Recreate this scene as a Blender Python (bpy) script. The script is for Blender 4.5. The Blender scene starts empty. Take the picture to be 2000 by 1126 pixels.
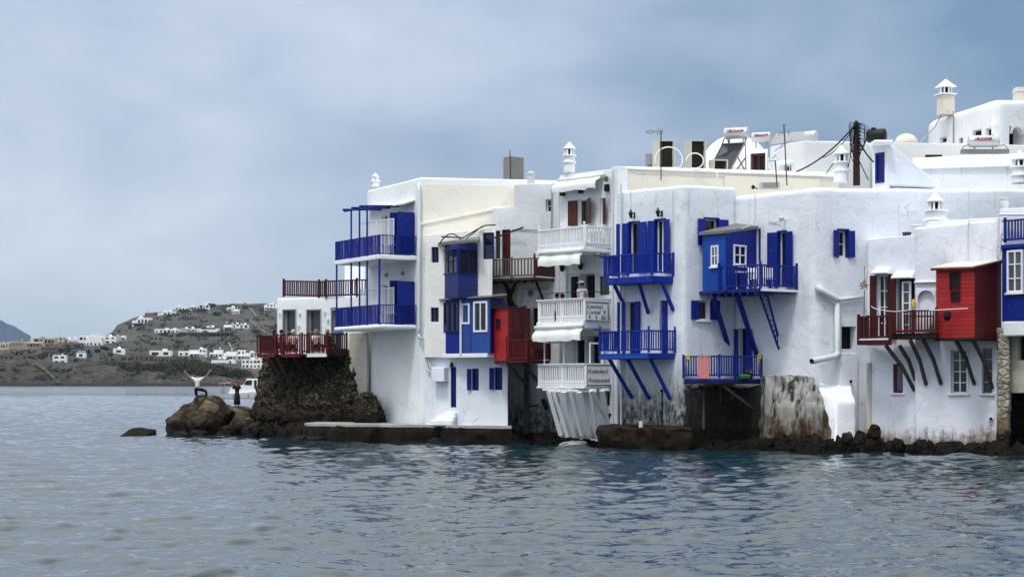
import bpy, bmesh, math, random
import numpy as np
from mathutils import Vector, Matrix, noise
random.seed(7)
R = math.radians
sc = bpy.context.scene
COL = sc.collection
F, CX, HY, CZ = 3900.0, 1000.0, 745.0, 2.8      # focal length in photo pixels, centre column, horizon row, eye height

# ------------------------------------------------------------------ camera
cd = bpy.data.cameras.new('camera'); cam = bpy.data.objects.new('camera', cd); COL.objects.link(cam)
cam.location = (0, 0, CZ); cam.rotation_euler = (R(90), 0, 0)
cd.sensor_width = 36; cd.lens = F*36/2000; cd.shift_y = (HY-563)/2000; cd.clip_start = .5; cd.clip_end = 30000
sc.camera = cam

def lin(r, g, b, k=1.0):
    f = lambda c: ((c/255+.055)/1.055)**2.4 if c > 10 else c/255/12.92
    return (f(r)*k, f(g)*k, f(b)*k, 1)

class NT:
    def __init__(s, tree): s.t = tree; s.L = tree.links; tree.nodes.clear()
    def n(s, typ, **kw):
        nd = s.t.nodes.new('ShaderNode'+typ)
        for k, v in kw.items(): setattr(nd, k, v)
        return nd
    def put(s, v, sock):
        if v is None: return
        if isinstance(v, bpy.types.NodeSocket): s.L.new(v, sock)
        else: sock.default_value = v
    def m(s, op, a, b=None, c=None, clamp=False):
        nd = s.n('Math', operation=op, use_clamp=clamp)
        s.put(a, nd.inputs[0]); s.put(b, nd.inputs[1]); s.put(c, nd.inputs[2])
        return nd.outputs[0]
    def mix(s, f, a, b, mode='MIX'):
        nd = s.n('Mix', data_type='RGBA', blend_type=mode)
        s.put(f, nd.inputs[0]); s.put(a, nd.inputs[6]); s.put(b, nd.inputs[7])
        return nd.outputs[2]
    def ramp(s, f, lo, hi, a=0.0, b=1.0):
        nd = s.n('MapRange'); nd.interpolation_type = 'SMOOTHSTEP'
        s.put(f, nd.inputs[0]); s.put(lo, nd.inputs[1]); s.put(hi, nd.inputs[2]); s.put(a, nd.inputs[3]); s.put(b, nd.inputs[4])
        return nd.outputs[0]
    def noise(s, vec, scale=1.0, detail=3, rough=.55, stretch=None, dist=0.0):
        if stretch:
            mp = s.n('Mapping'); s.L.new(vec, mp.inputs[0]); mp.inputs[3].default_value = stretch; vec = mp.outputs[0]
        nd = s.n('TexNoise'); s.L.new(vec, nd.inputs['Vector'])
        nd.inputs['Scale'].default_value = scale; nd.inputs['Detail'].default_value = detail
        nd.inputs['Roughness'].default_value = rough; nd.inputs['Distortion'].default_value = dist
        return nd.outputs[0]
    def vor(s, vec, scale=1.0, feature='F1', stretch=None):
        if stretch:
            mp = s.n('Mapping'); s.L.new(vec, mp.inputs[0]); mp.inputs[3].default_value = stretch; vec = mp.outputs[0]
        nd = s.n('TexVoronoi', feature=feature); s.L.new(vec, nd.inputs['Vector']); nd.inputs['Scale'].default_value = scale
        return nd.outputs[0]

# ------------------------------------------------------------------ world: overcast sky
SUN_EL, SUN_AZ = 62, 205       # azimuth measured clockwise from +Y
w = bpy.data.worlds.new('World'); sc.world = w; w.use_nodes = True
T_ = NT(w.node_tree)
tc = T_.n('TexCoord').outputs['Generated']
sp = T_.n('SeparateXYZ'); T_.L.new(tc, sp.inputs[0]); dx, dy, dz = sp.outputs
sky = T_.n('TexSky', sky_type='NISHITA'); sky.sun_disc = False
sky.sun_elevation = R(SUN_EL); sky.sun_rotation = R(SUN_AZ)
cl = T_.noise(tc, 3.6, 4, .45, (1, 1, 1.7), .2)
cl2 = T_.noise(tc, 9, 5, .5, (1, 1, 2.0), .3)
f = T_.m('MULTIPLY_ADD', cl, 1.9, -.95)
f = T_.m('ADD', f, T_.m('MULTIPLY_ADD', cl2, 1.0, -.5))
f = T_.m('ADD', f, T_.m('MULTIPLY', dx, -1.7))
f = T_.m('ADD', f, T_.m('MULTIPLY', dz, .7))
f = T_.m('ADD', f, .36, clamp=True)
cloud = T_.mix(f, lin(112, 143, 178), lin(206, 217, 235))
hz = T_.ramp(dz, .075, -.02)
hz = T_.m('MULTIPLY', hz, T_.ramp(dx, .10, -.12, .35, .8))
cloud = T_.mix(hz, cloud, lin(160, 190, 208))
cloud = T_.mix(T_.ramp(dz, .18, .6), cloud, (.62, .64, .65, 1))
up = T_.ramp(dz, .20, .7, 1.0, 2.7)                 # brighter cloud overhead than at the horizon
br = T_.n('VectorMath', operation='SCALE'); T_.L.new(cloud, br.inputs[0]); T_.L.new(up, br.inputs[3])
b1 = T_.n('Background'); T_.L.new(sky.outputs[0], b1.inputs[0]); b1.inputs[1].default_value = .012
b2 = T_.n('Background'); T_.L.new(br.outputs[0], b2.inputs[0]); b2.inputs[1].default_value = .80
ad = T_.n('AddShader'); T_.L.new(b1.outputs[0], ad.inputs[0]); T_.L.new(b2.outputs[0], ad.inputs[1])
wo = T_.n('OutputWorld'); T_.L.new(ad.outputs[0], wo.inputs[0])

sl = bpy.data.lights.new('sun', 'SUN'); so = bpy.data.objects.new('sun', sl); COL.objects.link(so)
sl.energy = 1.5; sl.angle = R(10); sl.color = (1, .96, .9)
az = R(SUN_AZ); sd = Vector((math.sin(az)*math.cos(R(SUN_EL)), math.cos(az)*math.cos(R(SUN_EL)), math.sin(R(SUN_EL))))
so.rotation_euler = sd.to_track_quat('Z', 'Y').to_euler(); so.location = (0, 20, 60)
vs = sc.view_settings; vs.view_transform = 'Standard'; vs.look = 'None'; vs.gamma = 1; vs.exposure = .24
sc.cycles.max_bounces = 6; sc.cycles.diffuse_bounces = 3; sc.cycles.glossy_bounces = 3
sc.cycles.volume_bounces = 0

# ------------------------------------------------------------------ materials
M = {}
def begin(name):
    m = bpy.data.materials.new(name); m.use_nodes = True; M[name] = m
    t = NT(m.node_tree); o = t.n('OutputMaterial'); b = t.n('BsdfPrincipled'); t.L.new(b.outputs[0], o.inputs[0])
    pos = t.n('NewGeometry').outputs['Position']
    return t, b, pos
def bump(t, b, h, strength=.3, dist=.02):
    nd = t.n('Bump'); nd.inputs['Strength'].default_value = strength; nd.inputs['Distance'].default_value = dist
    t.L.new(h, nd.inputs['Height']); t.L.new(nd.outputs[0], b.inputs['Normal'])
def paint(name, col, rough=.5, var=.25, scale=3, bstr=.15, wear=None, metal=0, stretch=(1, 1, .35), worn=.62):
    t, b, pos = begin(name)
    c = col if len(col) == 4 else (*col, 1)
    n = t.noise(pos, scale, 4, .6, stretch)
    k = t.m('MULTIPLY_ADD', n, 2*var, 1-var)
    vm = t.n('VectorMath', operation='SCALE'); vm.inputs[0].default_value = c[:3]; t.L.new(k, vm.inputs[3])
    out = vm.outputs[0]; b.inputs['Specular IOR Level'].default_value = .25
    if wear:
        wn = t.noise(pos, scale*4, 4, .65, stretch)
        out = t.mix(t.ramp(wn, worn, worn+.06, 0, .85), out, (*wear[:3], 1))
    t.L.new(out, b.inputs['Base Color']); b.inputs['Roughness'].default_value = rough; b.inputs['Metallic'].default_value = metal
    bump(t, b, t.noise(pos, scale*6, 4, .6), bstr, .01)
    return M[name]
def planks(name, col, pitch=.15, axis=2, var=.3, rough=.6, gap=.12, wear=None):
    t, b, pos = begin(name)
    s = t.n('SeparateXYZ'); t.L.new(pos, s.inputs[0])
    q = s.outputs[2] if axis == 2 else t.m('ADD', s.outputs[0], t.m('MULTIPLY', s.outputs[1], .6))
    q = t.m('DIVIDE', q, pitch); fr = t.m('FRACT', q); fl = t.m('FLOOR', q)
    wn = t.n('TexWhiteNoise', noise_dimensions='1D'); t.L.new(fl, wn.inputs['W'])
    n = t.noise(pos, 4, 4, .6, (1, 1, 4) if axis == 2 else (3, 3, .4))
    k = t.m('ADD', t.m('MULTIPLY_ADD', wn.outputs[0], var, 1-var), t.m('MULTIPLY_ADD', n, .5, -.25))
    g = t.ramp(fr, 0, gap, .25, 1)
    vm = t.n('VectorMath', operation='SCALE'); vm.inputs[0].default_value = col[:3]; t.L.new(t.m('MULTIPLY', k, g), vm.inputs[3])
    out = vm.outputs[0]
    if wear: out = t.mix(t.ramp(t.noise(pos, 9, 4, .7), .6, .7, 0, .7), out, (*wear[:3], 1))
    t.L.new(out, b.inputs['Base Color']); b.inputs['Roughness'].default_value = rough
    bump(t, b, g, .6, .02)
    return M[name]
def plaster(name, col=(.78, .8, .83), g0=None, g1=None, gcol=(.015, .013, .010), gamt=1.0, streak=.25, blot=.10, crack=.32, pat=1, rough=.85, peel=0, top=None, bmp=.35):
    """limewash; grime fades out between heights g0 (full) and g1 (none)"""
    t, b, pos = begin(name)
    s = t.n('SeparateXYZ'); t.L.new(pos, s.inputs[0]); z = s.outputs[2]
    n1 = t.noise(pos, .9, 4, .6); n2 = t.noise(pos, 5, 5, .65)
    st = t.noise(pos, 3.2, 5, .65, (1, 1, .13))
    k = t.m('ADD', 1-blot, t.m('MULTIPLY_ADD', n1, 2*blot, t.m('MULTIPLY', n2, blot*.6)))
    vm = t.n('VectorMath', operation='SCALE'); vm.inputs[0].default_value = col[:3]; t.L.new(k, vm.inputs[3]); out = vm.outputs[0]
    out = t.mix(t.ramp(st, .56 if pat == 1 else .46, .78 if pat == 1 else .62, 0, streak), out, (.32*pat+.01, .32*pat+.01, .32*pat+.008, 1))
    wob = t.n('VectorMath', operation='ADD'); t.L.new(pos, wob.inputs[0]); nn_ = t.n('TexNoise'); t.L.new(pos, nn_.inputs['Vector']); nn_.inputs['Scale'].default_value = 1.3; nn_.inputs['Detail'].default_value = 4
    sc2 = t.n('VectorMath', operation='SCALE'); t.L.new(nn_.outputs['Color'], sc2.inputs[0]); sc2.inputs[3].default_value = .9; t.L.new(sc2.outputs[0], wob.inputs[1])
    ck = t.vor(wob.outputs[0], .55, 'DISTANCE_TO_EDGE'); ck = t.m('MULTIPLY', t.ramp(ck, .012, .003), t.ramp(t.noise(pos, .7, 2), .5, .62))
    out = t.mix(t.m('MULTIPLY', ck, crack), out, (.22, .21, .2, 1))
    pt = t.noise(pos, .55, 3, .5, (1, 1, 1.6), .6); out = t.mix(t.ramp(pt, .505, .515, 0, .14*pat), out, (.5, .52, .54, 1))      # repainted patches
    out = t.mix(t.ramp(t.noise(pos, 9, 5, .8), .63, .72, 0, .5*pat), out, (.33, .32, .30, 1))
    if peel:
        pn = t.noise(pos, 1.6, 6, .7); out = t.mix(t.ramp(pn, .60, .64, 0, peel), out, (.40, .37, .33, 1))
    if g1 is not None:
        zz = t.m('ADD', z, t.m('MULTIPLY_ADD', st, -1.6, .8)); zz = t.m('ADD', zz, t.m('MULTIPLY_ADD', n2, -1.0, .5))
        g = t.ramp(zz, g1, g0, 0, 1)
        sp_ = t.ramp(t.noise(pos, 7, 6, .75, (1, 1, .4)), .28, .62)
        g2 = t.m('MULTIPLY', t.m('ADD', g, t.m('MULTIPLY', g, sp_)), .5*gamt, clamp=True)
        g2 = t.m('MAXIMUM', g2, t.m('MULTIPLY', t.ramp(z, g0, g0-.5), gamt))
        out = t.mix(g2, out, (*gcol[:3], 1))
    b.inputs['Specular IOR Level'].default_value = .15
    t.L.new(out, b.inputs['Base Color']); b.inputs['Roughness'].default_value = rough
    h = t.m('ADD', t.m('MULTIPLY', t.noise(pos, 2.2, 5, .6), 1), t.m('MULTIPLY', t.noise(pos, 14, 4, .6), .3))
    bump(t, b, h, bmp, .05)
    return M[name]
def stone(name, cols, scale=4, wetz=.5, wet=(.008, .007, .005), algae=None, mortar=(.03, .028, .024), rough=.85, bstr=.8, lich=None):
    t, b, pos = begin(name)
    s = t.n('SeparateXYZ'); t.L.new(pos, s.inputs[0]); z = s.outputs[2]
    v = t.n('TexVoronoi'); mp = t.n('Mapping'); t.L.new(pos, mp.inputs[0]); mp.inputs[3].default_value = (1, 1, 1.7); t.L.new(mp.outputs[0], v.inputs['Vector'])
    v.inputs['Scale'].default_value = scale
    e = t.vor(pos, scale, 'DISTANCE_TO_EDGE', (1, 1, 1.7))
    sc_ = t.n('SeparateColor'); t.L.new(v.outputs['Color'], sc_.inputs[0])
    out = t.mix(sc_.outputs[0], (*cols[0], 1), (*cols[1], 1))
    out = t.mix(t.ramp(t.noise(pos, scale*1.7, 6, .7), .4, .62), out, (*cols[2], 1))
    out = t.mix(t.ramp(e, .02, .09, 1, 0), out, (*mortar, 1))
    if lich: out = t.mix(t.ramp(t.noise(pos, scale*.8, 5, .7), .56, .66, 0, .9), out, (*lich, 1))
    if algae:
        zz = t.m('ADD', z, t.m('MULTIPLY_ADD', t.noise(pos, 1.3, 5, .65), -1.2, .6))
        out = t.mix(t.ramp(zz, wetz+.9, wetz+.25, 0, .55), out, (*algae, 1))
    zz = t.m('ADD', z, t.m('MULTIPLY_ADD', t.noise(pos, 2, 5, .65), -1.1, .55))
    wt = t.ramp(zz, wetz+.2, wetz-.15); b.inputs['Specular IOR Level'].default_value = .12
    out = t.mix(wt, out, (*wet, 1))
    t.L.new(out, b.inputs['Base Color']); t.L.new(t.m('MULTIPLY_ADD', wt, -.2, rough), b.inputs['Roughness'])
    h = t.m('ADD', t.m('MULTIPLY', t.ramp(e, 0, .25), .6), t.noise(pos, scale*3, 5, .65))
    bump(t, b, h, bstr, .06)
    return M[name]

plaster('plaster_cool', (.80, .81, .82), blot=.08, streak=.15)
plaster('plaster_terrace', (.76, .79, .81), blot=.12, streak=.3)
plaster('plaster_corner', (.78, .80, .81), blot=.05, streak=.08, g0=-.5, g1=1.5, gcol=(.3, .3, .28), gamt=.7)
plaster('plaster_cream', (.82, .78, .69), blot=.06, streak=.12)
plaster('plaster_narrow', (.78, .77, .73), blot=.09, streak=.25)
plaster('plaster_blue_white', (.76, .79, .85), blot=.06, streak=.15)
plaster('plaster_grey', (.58, .61, .63), blot=.2, streak=.7, peel=.35, g0=.9, g1=3.6, gcol=(.025, .022, .018), bmp=.7)
plaster('plaster_restaurant', (.77, .80, .82), blot=.06, streak=.1, g0=.2, g1=1.2, gcol=(.2, .19, .15))
plaster('plaster_shutters', (.72, .77, .81), blot=.1, streak=.45, g0=1.4, g1=3.9, gcol=(.016, .015, .012), gamt=1, bmp=.6, peel=.3)
plaster('plaster_corner_blue', (.73, .76, .81), blot=.13, peel=.22, streak=.3, g0=-.3, g1=.9, gcol=(.03, .025, .02), bmp=.7)
plaster('plaster_low', (.73, .75, .82), blot=.13, peel=.22, streak=.3, g0=.35, g1=1.05, gcol=(.16, .09, .035), bmp=.7)
plaster('plaster_beige', (.66, .61, .51), blot=.1, streak=.3)
plaster('plaster_far_grey', (.62, .63, .62), blot=.08, streak=.25)
plaster('plaster_streaked', (.70, .71, .73), blot=.12, streak=.9)
plaster('plaster_dirty', (.55, .52, .44), blot=.25, streak=.8, peel=.8, g0=1.0, g1=3.2, gcol=(.03, .022, .015), bmp=.9)
plaster('coping', (.88, .90, .92), blot=.03, streak=.06, rough=.8)
plaster('slab_white', (.80, .82, .82), blot=.06, streak=.2)
paint('white_paint', (.78, .80, .82), .5, .1, wear=(.45, .43, .4), worn=.66)
paint('white_wood', (.72, .74, .75), .6, .15, wear=(.25, .2, .16), worn=.66)
paint('blue', (.0012, .016, .21), .55, .35, wear=(.03, .07, .26), worn=.62)
paint('blue_royal', (.0016, .020, .27), .55, .4, wear=(.04, .09, .30), worn=.6)
paint('blue_bright', (.004, .060, .34), .55, .3, wear=(.05, .10, .30), worn=.64)
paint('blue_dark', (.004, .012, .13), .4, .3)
planks('blue_planks', (.0015, .018, .18), .17)
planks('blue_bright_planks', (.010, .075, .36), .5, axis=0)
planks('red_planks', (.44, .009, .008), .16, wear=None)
planks('red_shaded_planks', (.12, .005, .006), .2, axis=0)  # darker copy of the red boards for the shaded shed sides
paint('red', (.10, .006, .008), .6, .4)
paint('maroon', (.060, .007, .008), .6, .4, wear=(.02, .01, .01))
paint('brown_shutter', (.075, .022, .012), .5, .3)
planks('old_wood', (.13, .10, .085), .1, axis=0, wear=(.03, .022, .018))
paint('timber', (.055, .048, .042), .8, .5, 5, .5, wear=(.15, .13, .11))
paint('timber_dark', (.018, .010, .008), .8, .5, 5, .5)
paint('dark_inside', (.006, .006, .007), .7, .3)
paint('grey_frame', (.30, .31, .31), .5, .15)
paint('curtain', (.38, .38, .36), .8, .2, 6)
paint('canvas', (.74, .76, .73), .8, .12, 2)
paint('tin', (.18, .17, .16), .6, .4, 4, .3, wear=(.07, .04, .03))
paint('metal_grey', (.30, .31, .32), .4, .15, metal=.4)
paint('black', (.008, .008, .009), .5, .2)
paint('pipe', (.62, .65, .68), .6, .1, wear=(.3, .25, .2), worn=.7)
paint('ac_case', (.46, .45, .38), .5, .12, wear=(.25, .2, .14), worn=.7)
paint('coil', (.012, .010, .009), .7, .5, 10)
paint('tank_metal', (.52, .54, .54), .35, .1, metal=.3)
paint('collector', (.02, .028, .035), .15, .15)
paint('pole_wood', (.022, .012, .009), .8, .4, 8, .5)
paint('concrete_grey', (.17, .165, .155), .9, .3, 5, .5)
paint('red_letter', (.28, .010, .018), .5, .05)
paint('towel', (.58, .22, .20), .9, .15, 14, .5)
paint('yellow', (.62, .45, .05), .6, .2)
paint('green', (.05, .22, .03), .6, .3)
paint('skin', (.42, .22, .15), .6, .08)
paint('hair_dark', (.012, .009, .008), .7, .2)
paint('hair_blond', (.34, .22, .10), .7, .3)
paint('hair_white', (.60, .58, .55), .7, .1)
paint('cloth_white', (.70, .72, .76), .8, .1)
paint('cloth_pink', (.66, .42, .38), .8, .1)
paint('cloth_black', (.010, .010, .012), .8, .2)
paint('cloth_grey', (.20, .23, .29), .8, .15)
paint('cloth_blue', (.03, .09, .30), .8, .1)
paint('boat_white', (.78, .79, .80), .3, .05)
paint('boat_red', (.40, .04, .05), .6, .1)
paint('urn', (.66, .70, .72), .6, .1)
paint('far_stone', (.13, .105, .085), .9, .3, .4)
paint('far_tan', (.50, .43, .32), .9, .12, .3)
paint('far_white', (.80, .80, .79), .9, .06, .3)
paint('far_window', (.02, .022, .028), .5, .2)
paint('far_blue', (.04, .20, .42), .6, .05)
stone('rubble', [(.15, .125, .085), (.035, .03, .022), (.010, .009, .007)], 4.2, 1.1, wet=(.006, .005, .004), algae=(.018, .013, .006), bstr=1, lich=(.13, .11, .08), mortar=(.008, .007, .006))
stone('rubble_grey', [(.22, .22, .205), (.12, .12, .108), (.04, .038, .032)], 2.2, 1.0, algae=(.10, .058, .018), wet=(.010, .008, .006), bstr=.9, lich=(.36, .35, .32), mortar=(.10, .10, .09))
stone('rubble_black', [(.020, .018, .015), (.010, .009, .008), (.005, .005, .004)], 2.2, 1.1, algae=(.02, .016, .008), wet=(.004, .004, .003), bstr=.8, mortar=(.01, .01, .01))
stone('boulder_stone', [(.15, .12, .08), (.09, .07, .046), (.022, .017, .012)], .8, .72, algae=(.030, .022, .011), wet=(.007, .006, .0045), mortar=(.022, .018, .013), bstr=1, lich=(.19, .16, .115))
stone('shore_stone', [(.014, .010, .006), (.007, .006, .004), (.006, .005, .003)], 2.4, .5, algae=(.028, .015, .005), wet=(.003, .0028, .002), mortar=(.004, .0035, .003), bstr=1, lich=(.060, .032, .010))
stone('ledge_stone', [(.030, .021, .013), (.014, .010, .007), (.007, .006, .004)], 2.6, .5, algae=(.026, .012, .006), wet=(.003, .0028, .002), mortar=(.008, .006, .005), bstr=.9, lich=(.07, .04, .018))
plaster('ledge_side', (.020, .013, .008), pat=0, blot=.5, streak=.2, g0=.15, g1=1.0, gcol=(.004, .0035, .003), bmp=1, rough=.7, crack=0)
plaster('footing_dark', (.035, .033, .027), pat=.15, blot=.45, streak=.4, g0=1.3, g1=3.2, gcol=(.006, .0055, .004), bmp=1, peel=.25)
plaster('weathered_render', (.30, .30, .28), pat=.04, blot=.5, streak=.95, peel=.55, g0=.8, g1=2.3, gcol=(.045, .026, .009), bmp=1)
plaster('ledge_top', (.30, .30, .29), blot=.25, streak=.2, rough=.6)
stone('pillar_stone', [(.46, .43, .36), (.34, .31, .24), (.20, .17, .12)], 2.6, .9, algae=(.16, .08, .02), wet=(.02, .015, .01), mortar=(.22, .2, .16), bstr=1, lich=(.5, .48, .42))
def glass(name, col, rough=.08):
    t, b, pos = begin(name)
    n = t.noise(pos, 1.5, 3); k = t.m('MULTIPLY_ADD', n, 1.0, .5)
    vm = t.n('VectorMath', operation='SCALE'); vm.inputs[0].default_value = col; t.L.new(k, vm.inputs[3])
    t.L.new(vm.outputs[0], b.inputs['Base Color']); b.inputs['Roughness'].default_value = rough; bump(t, b, t.noise(pos, .8, 2), .25, .05)
    b.inputs['Specular IOR Level'].default_value = .5
glass('glass', (.010, .012, .014)); glass('glass_green', (.03, .05, .045), .2); glass('glass_grey', (.07, .08, .09), .15)

# ------------------------------------------------------------------ mesh builder
BASE = {}
def P(px, py, D): return Vector(((px-CX)/F*D, D, CZ+(HY-py)/F*D))
def G(px, D, z=0): return Vector(((px-CX)/F*D, D, z))
def ZP(py, D): return CZ+(HY-py)/F*D

class MB:
    def __init__(s): s.v = []; s.f = []; s.m = []; s.g = []
    def add(s, vs, fs, mi=0):
        b = len(s.v); s.v += [Vector(v) for v in vs]; s.f += [tuple(b+i for i in f) for f in fs]; s.m += [mi]*len(fs); s.g.append((b, len(s.v), len(s.f)-len(fs), len(s.f)))
    def hexa(s, p, mi=0):      # 8 corners: bottom 4 then top 4
        s.add(p, [(0, 3, 2, 1), (4, 5, 6, 7), (0, 1, 5, 4), (1, 2, 6, 5), (2, 3, 7, 6), (3, 0, 4, 7)], mi)
    def fbox(s, o, d, n, u0, u1, w0, w1, z0, z1, mi=0):     # box in a wall frame
        q = lambda u, w_, z: Vector((o.x+d.x*u+n.x*w_, o.y+d.y*u+n.y*w_, z))
        s.hexa([q(u0, w0, z0), q(u1, w0, z0), q(u1, w1, z0), q(u0, w1, z0), q(u0, w0, z1), q(u1, w0, z1), q(u1, w1, z1), q(u0, w1, z1)], mi)
    def bar(s, a, b, w=.05, h=None, mi=0, up=Vector((0, 0, 1))):
        h = h or w; a = Vector(a); b = Vector(b); d = (b-a).normalized()
        if abs(d.dot(up)) > .98: up = Vector((0, 1, 0))
        x = d.cross(up).normalized(); y = x.cross(d).normalized()
        c = [x*(-w/2)-y*(h/2), x*(w/2)-y*(h/2), x*(w/2)+y*(h/2), x*(-w/2)+y*(h/2)]
        s.add([a+k for k in c]+[b+k for k in c], [(0, 3, 2, 1), (4, 5, 6, 7), (0, 1, 5, 4), (1, 2, 6, 5), (2, 3, 7, 6), (3, 0, 4, 7)], mi)
    def tube(s, pts, r, n=8, mi=0):
        pts = [Vector(p) for p in pts]; k = len(pts); rr = r if isinstance(r, (list, tuple)) else [r]*k
        rings = []; px = None
        for i, p in enumerate(pts):
            d = (pts[min(i+1, k-1)]-pts[max(i-1, 0)]).normalized()
            u = Vector((0, 0, 1)) if abs(d.z) < .95 else Vector((0, 1, 0))
            if px is not None: u = px
            x = (u-d*u.dot(d)).normalized(); y = d.cross(x); px = x
            rings.append([p+(x*math.cos(a)+y*math.sin(a))*rr[i] for a in [2*math.pi*j/n for j in range(n)]])
        vs = [v for r_ in rings for v in r_]
        fs = [(i*n+j, i*n+(j+1) % n, (i+1)*n+(j+1) % n, (i+1)*n+j) for i in range(k-1) for j in range(n)]
        fs += [tuple(range(n))[::-1], tuple((k-1)*n+j for j in range(n))]
        s.add(vs, fs, mi)
    def lathe(s, c, prof, n=16, mi=0, sq=False, rot=0, axis=None):   # profile [(r,z)]
        c = Vector(c); vs = []
        ph = rot+(math.pi/4 if sq else 0); n = 4 if sq else n; kk = math.sqrt(2) if sq else 1
        for r, z in prof:
            for j in range(n):
                a = 2*math.pi*j/n+ph; vs.append(c+Vector((math.cos(a)*r*kk, math.sin(a)*r*kk, z)))
        k = len(prof)
        fs = [(i*n+j, i*n+(j+1) % n, (i+1)*n+(j+1) % n, (i+1)*n+j) for i in range(k-1) for j in range(n)]
        fs += [tuple(range(n))[::-1], tuple((k-1)*n+j for j in range(n))]
        s.add(vs, fs, mi)
    def prism(s, pts, vec, mi=0):
        pts = [Vector(p) for p in pts]; n = len(pts); vec = Vector(vec)
        s.add(pts+[p+vec for p in pts], [tuple(range(n))[::-1], tuple(range(n, 2*n))]+[(i, (i+1) % n, n+(i+1) % n, n+i) for i in range(n)], mi)
    def each(s, name, mat, parent=None, **k):
        for (v0, v1, f0, f1) in s.g:
            q = MB(); q.v = s.v[v0:v1]; q.f = [tuple(i-v0 for i in f_) for f_ in s.f[f0:f1]]; q.m = s.m[f0:f1]; q.build(name, mat, parent, **k)
    def build(s, name, mat, parent=None, smooth=False, bevel=0, loc=None, seg=2):
        if parent is not None: base = BASE[parent.name]
        elif loc is not None: base = Vector(loc)
        else:
            xs = [v.x for v in s.v]; ys = [v.y for v in s.v]
            base = Vector((sum(xs)/len(xs), sum(ys)/len(ys), min(v.z for v in s.v)))
        me = bpy.data.meshes.new(name); me.from_pydata([v-base for v in s.v], [], s.f)
        mats = mat if isinstance(mat, (list, tuple)) else [mat]
        for m_ in mats: me.materials.append(M[m_] if isinstance(m_, str) else m_)
        me.polygons.foreach_set('material_index', s.m)
        bm = bmesh.new(); bm.from_mesh(me); bmesh.ops.recalc_face_normals(bm, faces=bm.faces); bm.to_mesh(me); bm.free()
        if smooth: me.polygons.foreach_set('use_smooth', [True]*len(me.polygons))
        return link(name, me, base, parent, bevel, seg)
def link(name, me, base, parent, bevel=0, seg=2):
    o = bpy.data.objects.new(name, me); COL.objects.link(o)
    if parent is not None: o.parent = parent
    else: o.location = base
    BASE[o.name] = base
    if bevel:
        bv = o.modifiers.new('bevel', 'BEVEL'); bv.width = bevel; bv.segments = seg; bv.limit_method = 'ANGLE'
    return o
def tag(o, label, cat=None, group=None, kind=None):
    if label: o['label'] = label
    if cat: o['category'] = cat
    if group: o['group'] = group
    if kind: o['kind'] = kind
    return o
def thing(name, label, cat, loc, group=None):
    o = bpy.data.objects.new(name, None); COL.objects.link(o); o.location = Vector(loc); BASE[o.name] = Vector(loc)
    o.empty_display_size = .3
    return tag(o, label, cat, group)

class Wall:
    """vertical plane through two ground points given as (photo column, distance)"""
    def __init__(s, p1, D1, p2, D2):
        s.a = G(p1, D1); s.b = G(p2, D2); s.d = (s.b-s.a).normalized(); s.n = Vector((s.d.y, -s.d.x, 0))
        if s.n.y > 0: s.n = -s.n
    def hit(s, px, py, out=0):
        o = s.a+s.n*out; r = Vector(((px-CX)/F, 1, (HY-py)/F))
        t = o.dot(s.n)/r.dot(s.n); p = r*t
        return (p-o).dot(s.d), CZ+p.z
    def rect(s, x0, y0, x1, y1, out=0):
        xm = (x0+x1)/2; ym = (y0+y1)/2
        return s.hit(x0, ym, out)[0], s.hit(x1, ym, out)[0], s.hit(xm, y1, out)[1], s.hit(xm, y0, out)[1]
    def pt(s, u, z, out=0): p = s.a+s.d*u+s.n*out; return Vector((p.x, p.y, z))
    def at(s, px, py, out=0): u, z = s.hit(px, py, out); return s.pt(u, z, out)
    def box(s, mb, u0, u1, z0, z1, w0, w1, mi=0): mb.fbox(s.a, s.d, s.n, u0, u1, w0, w1, z0, z1, mi)

def rough_displace(bm, amp, fine=.4, sc1=.8, sc2=2.6, cell=0, cscale=3.0, zmin=None):
    for v in bm.verts:
        p = v.co
        d = noise.noise_vector(p*sc1)*amp+noise.noise_vector(p*sc2+Vector((9, 3, 1)))*(amp*fine)
        if cell:
            dist, _ = noise.voronoi(Vector((p.x, p.y, p.z*1.6))*cscale)
            k = min((dist[1]-dist[0])*2.2, 1.0); d += v.normal*(cell*(k-.5))+v.normal*(cell*.8*noise.cell(Vector((p.x*2, p.y*2, p.z*3))))
        v.co = p+d

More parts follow.
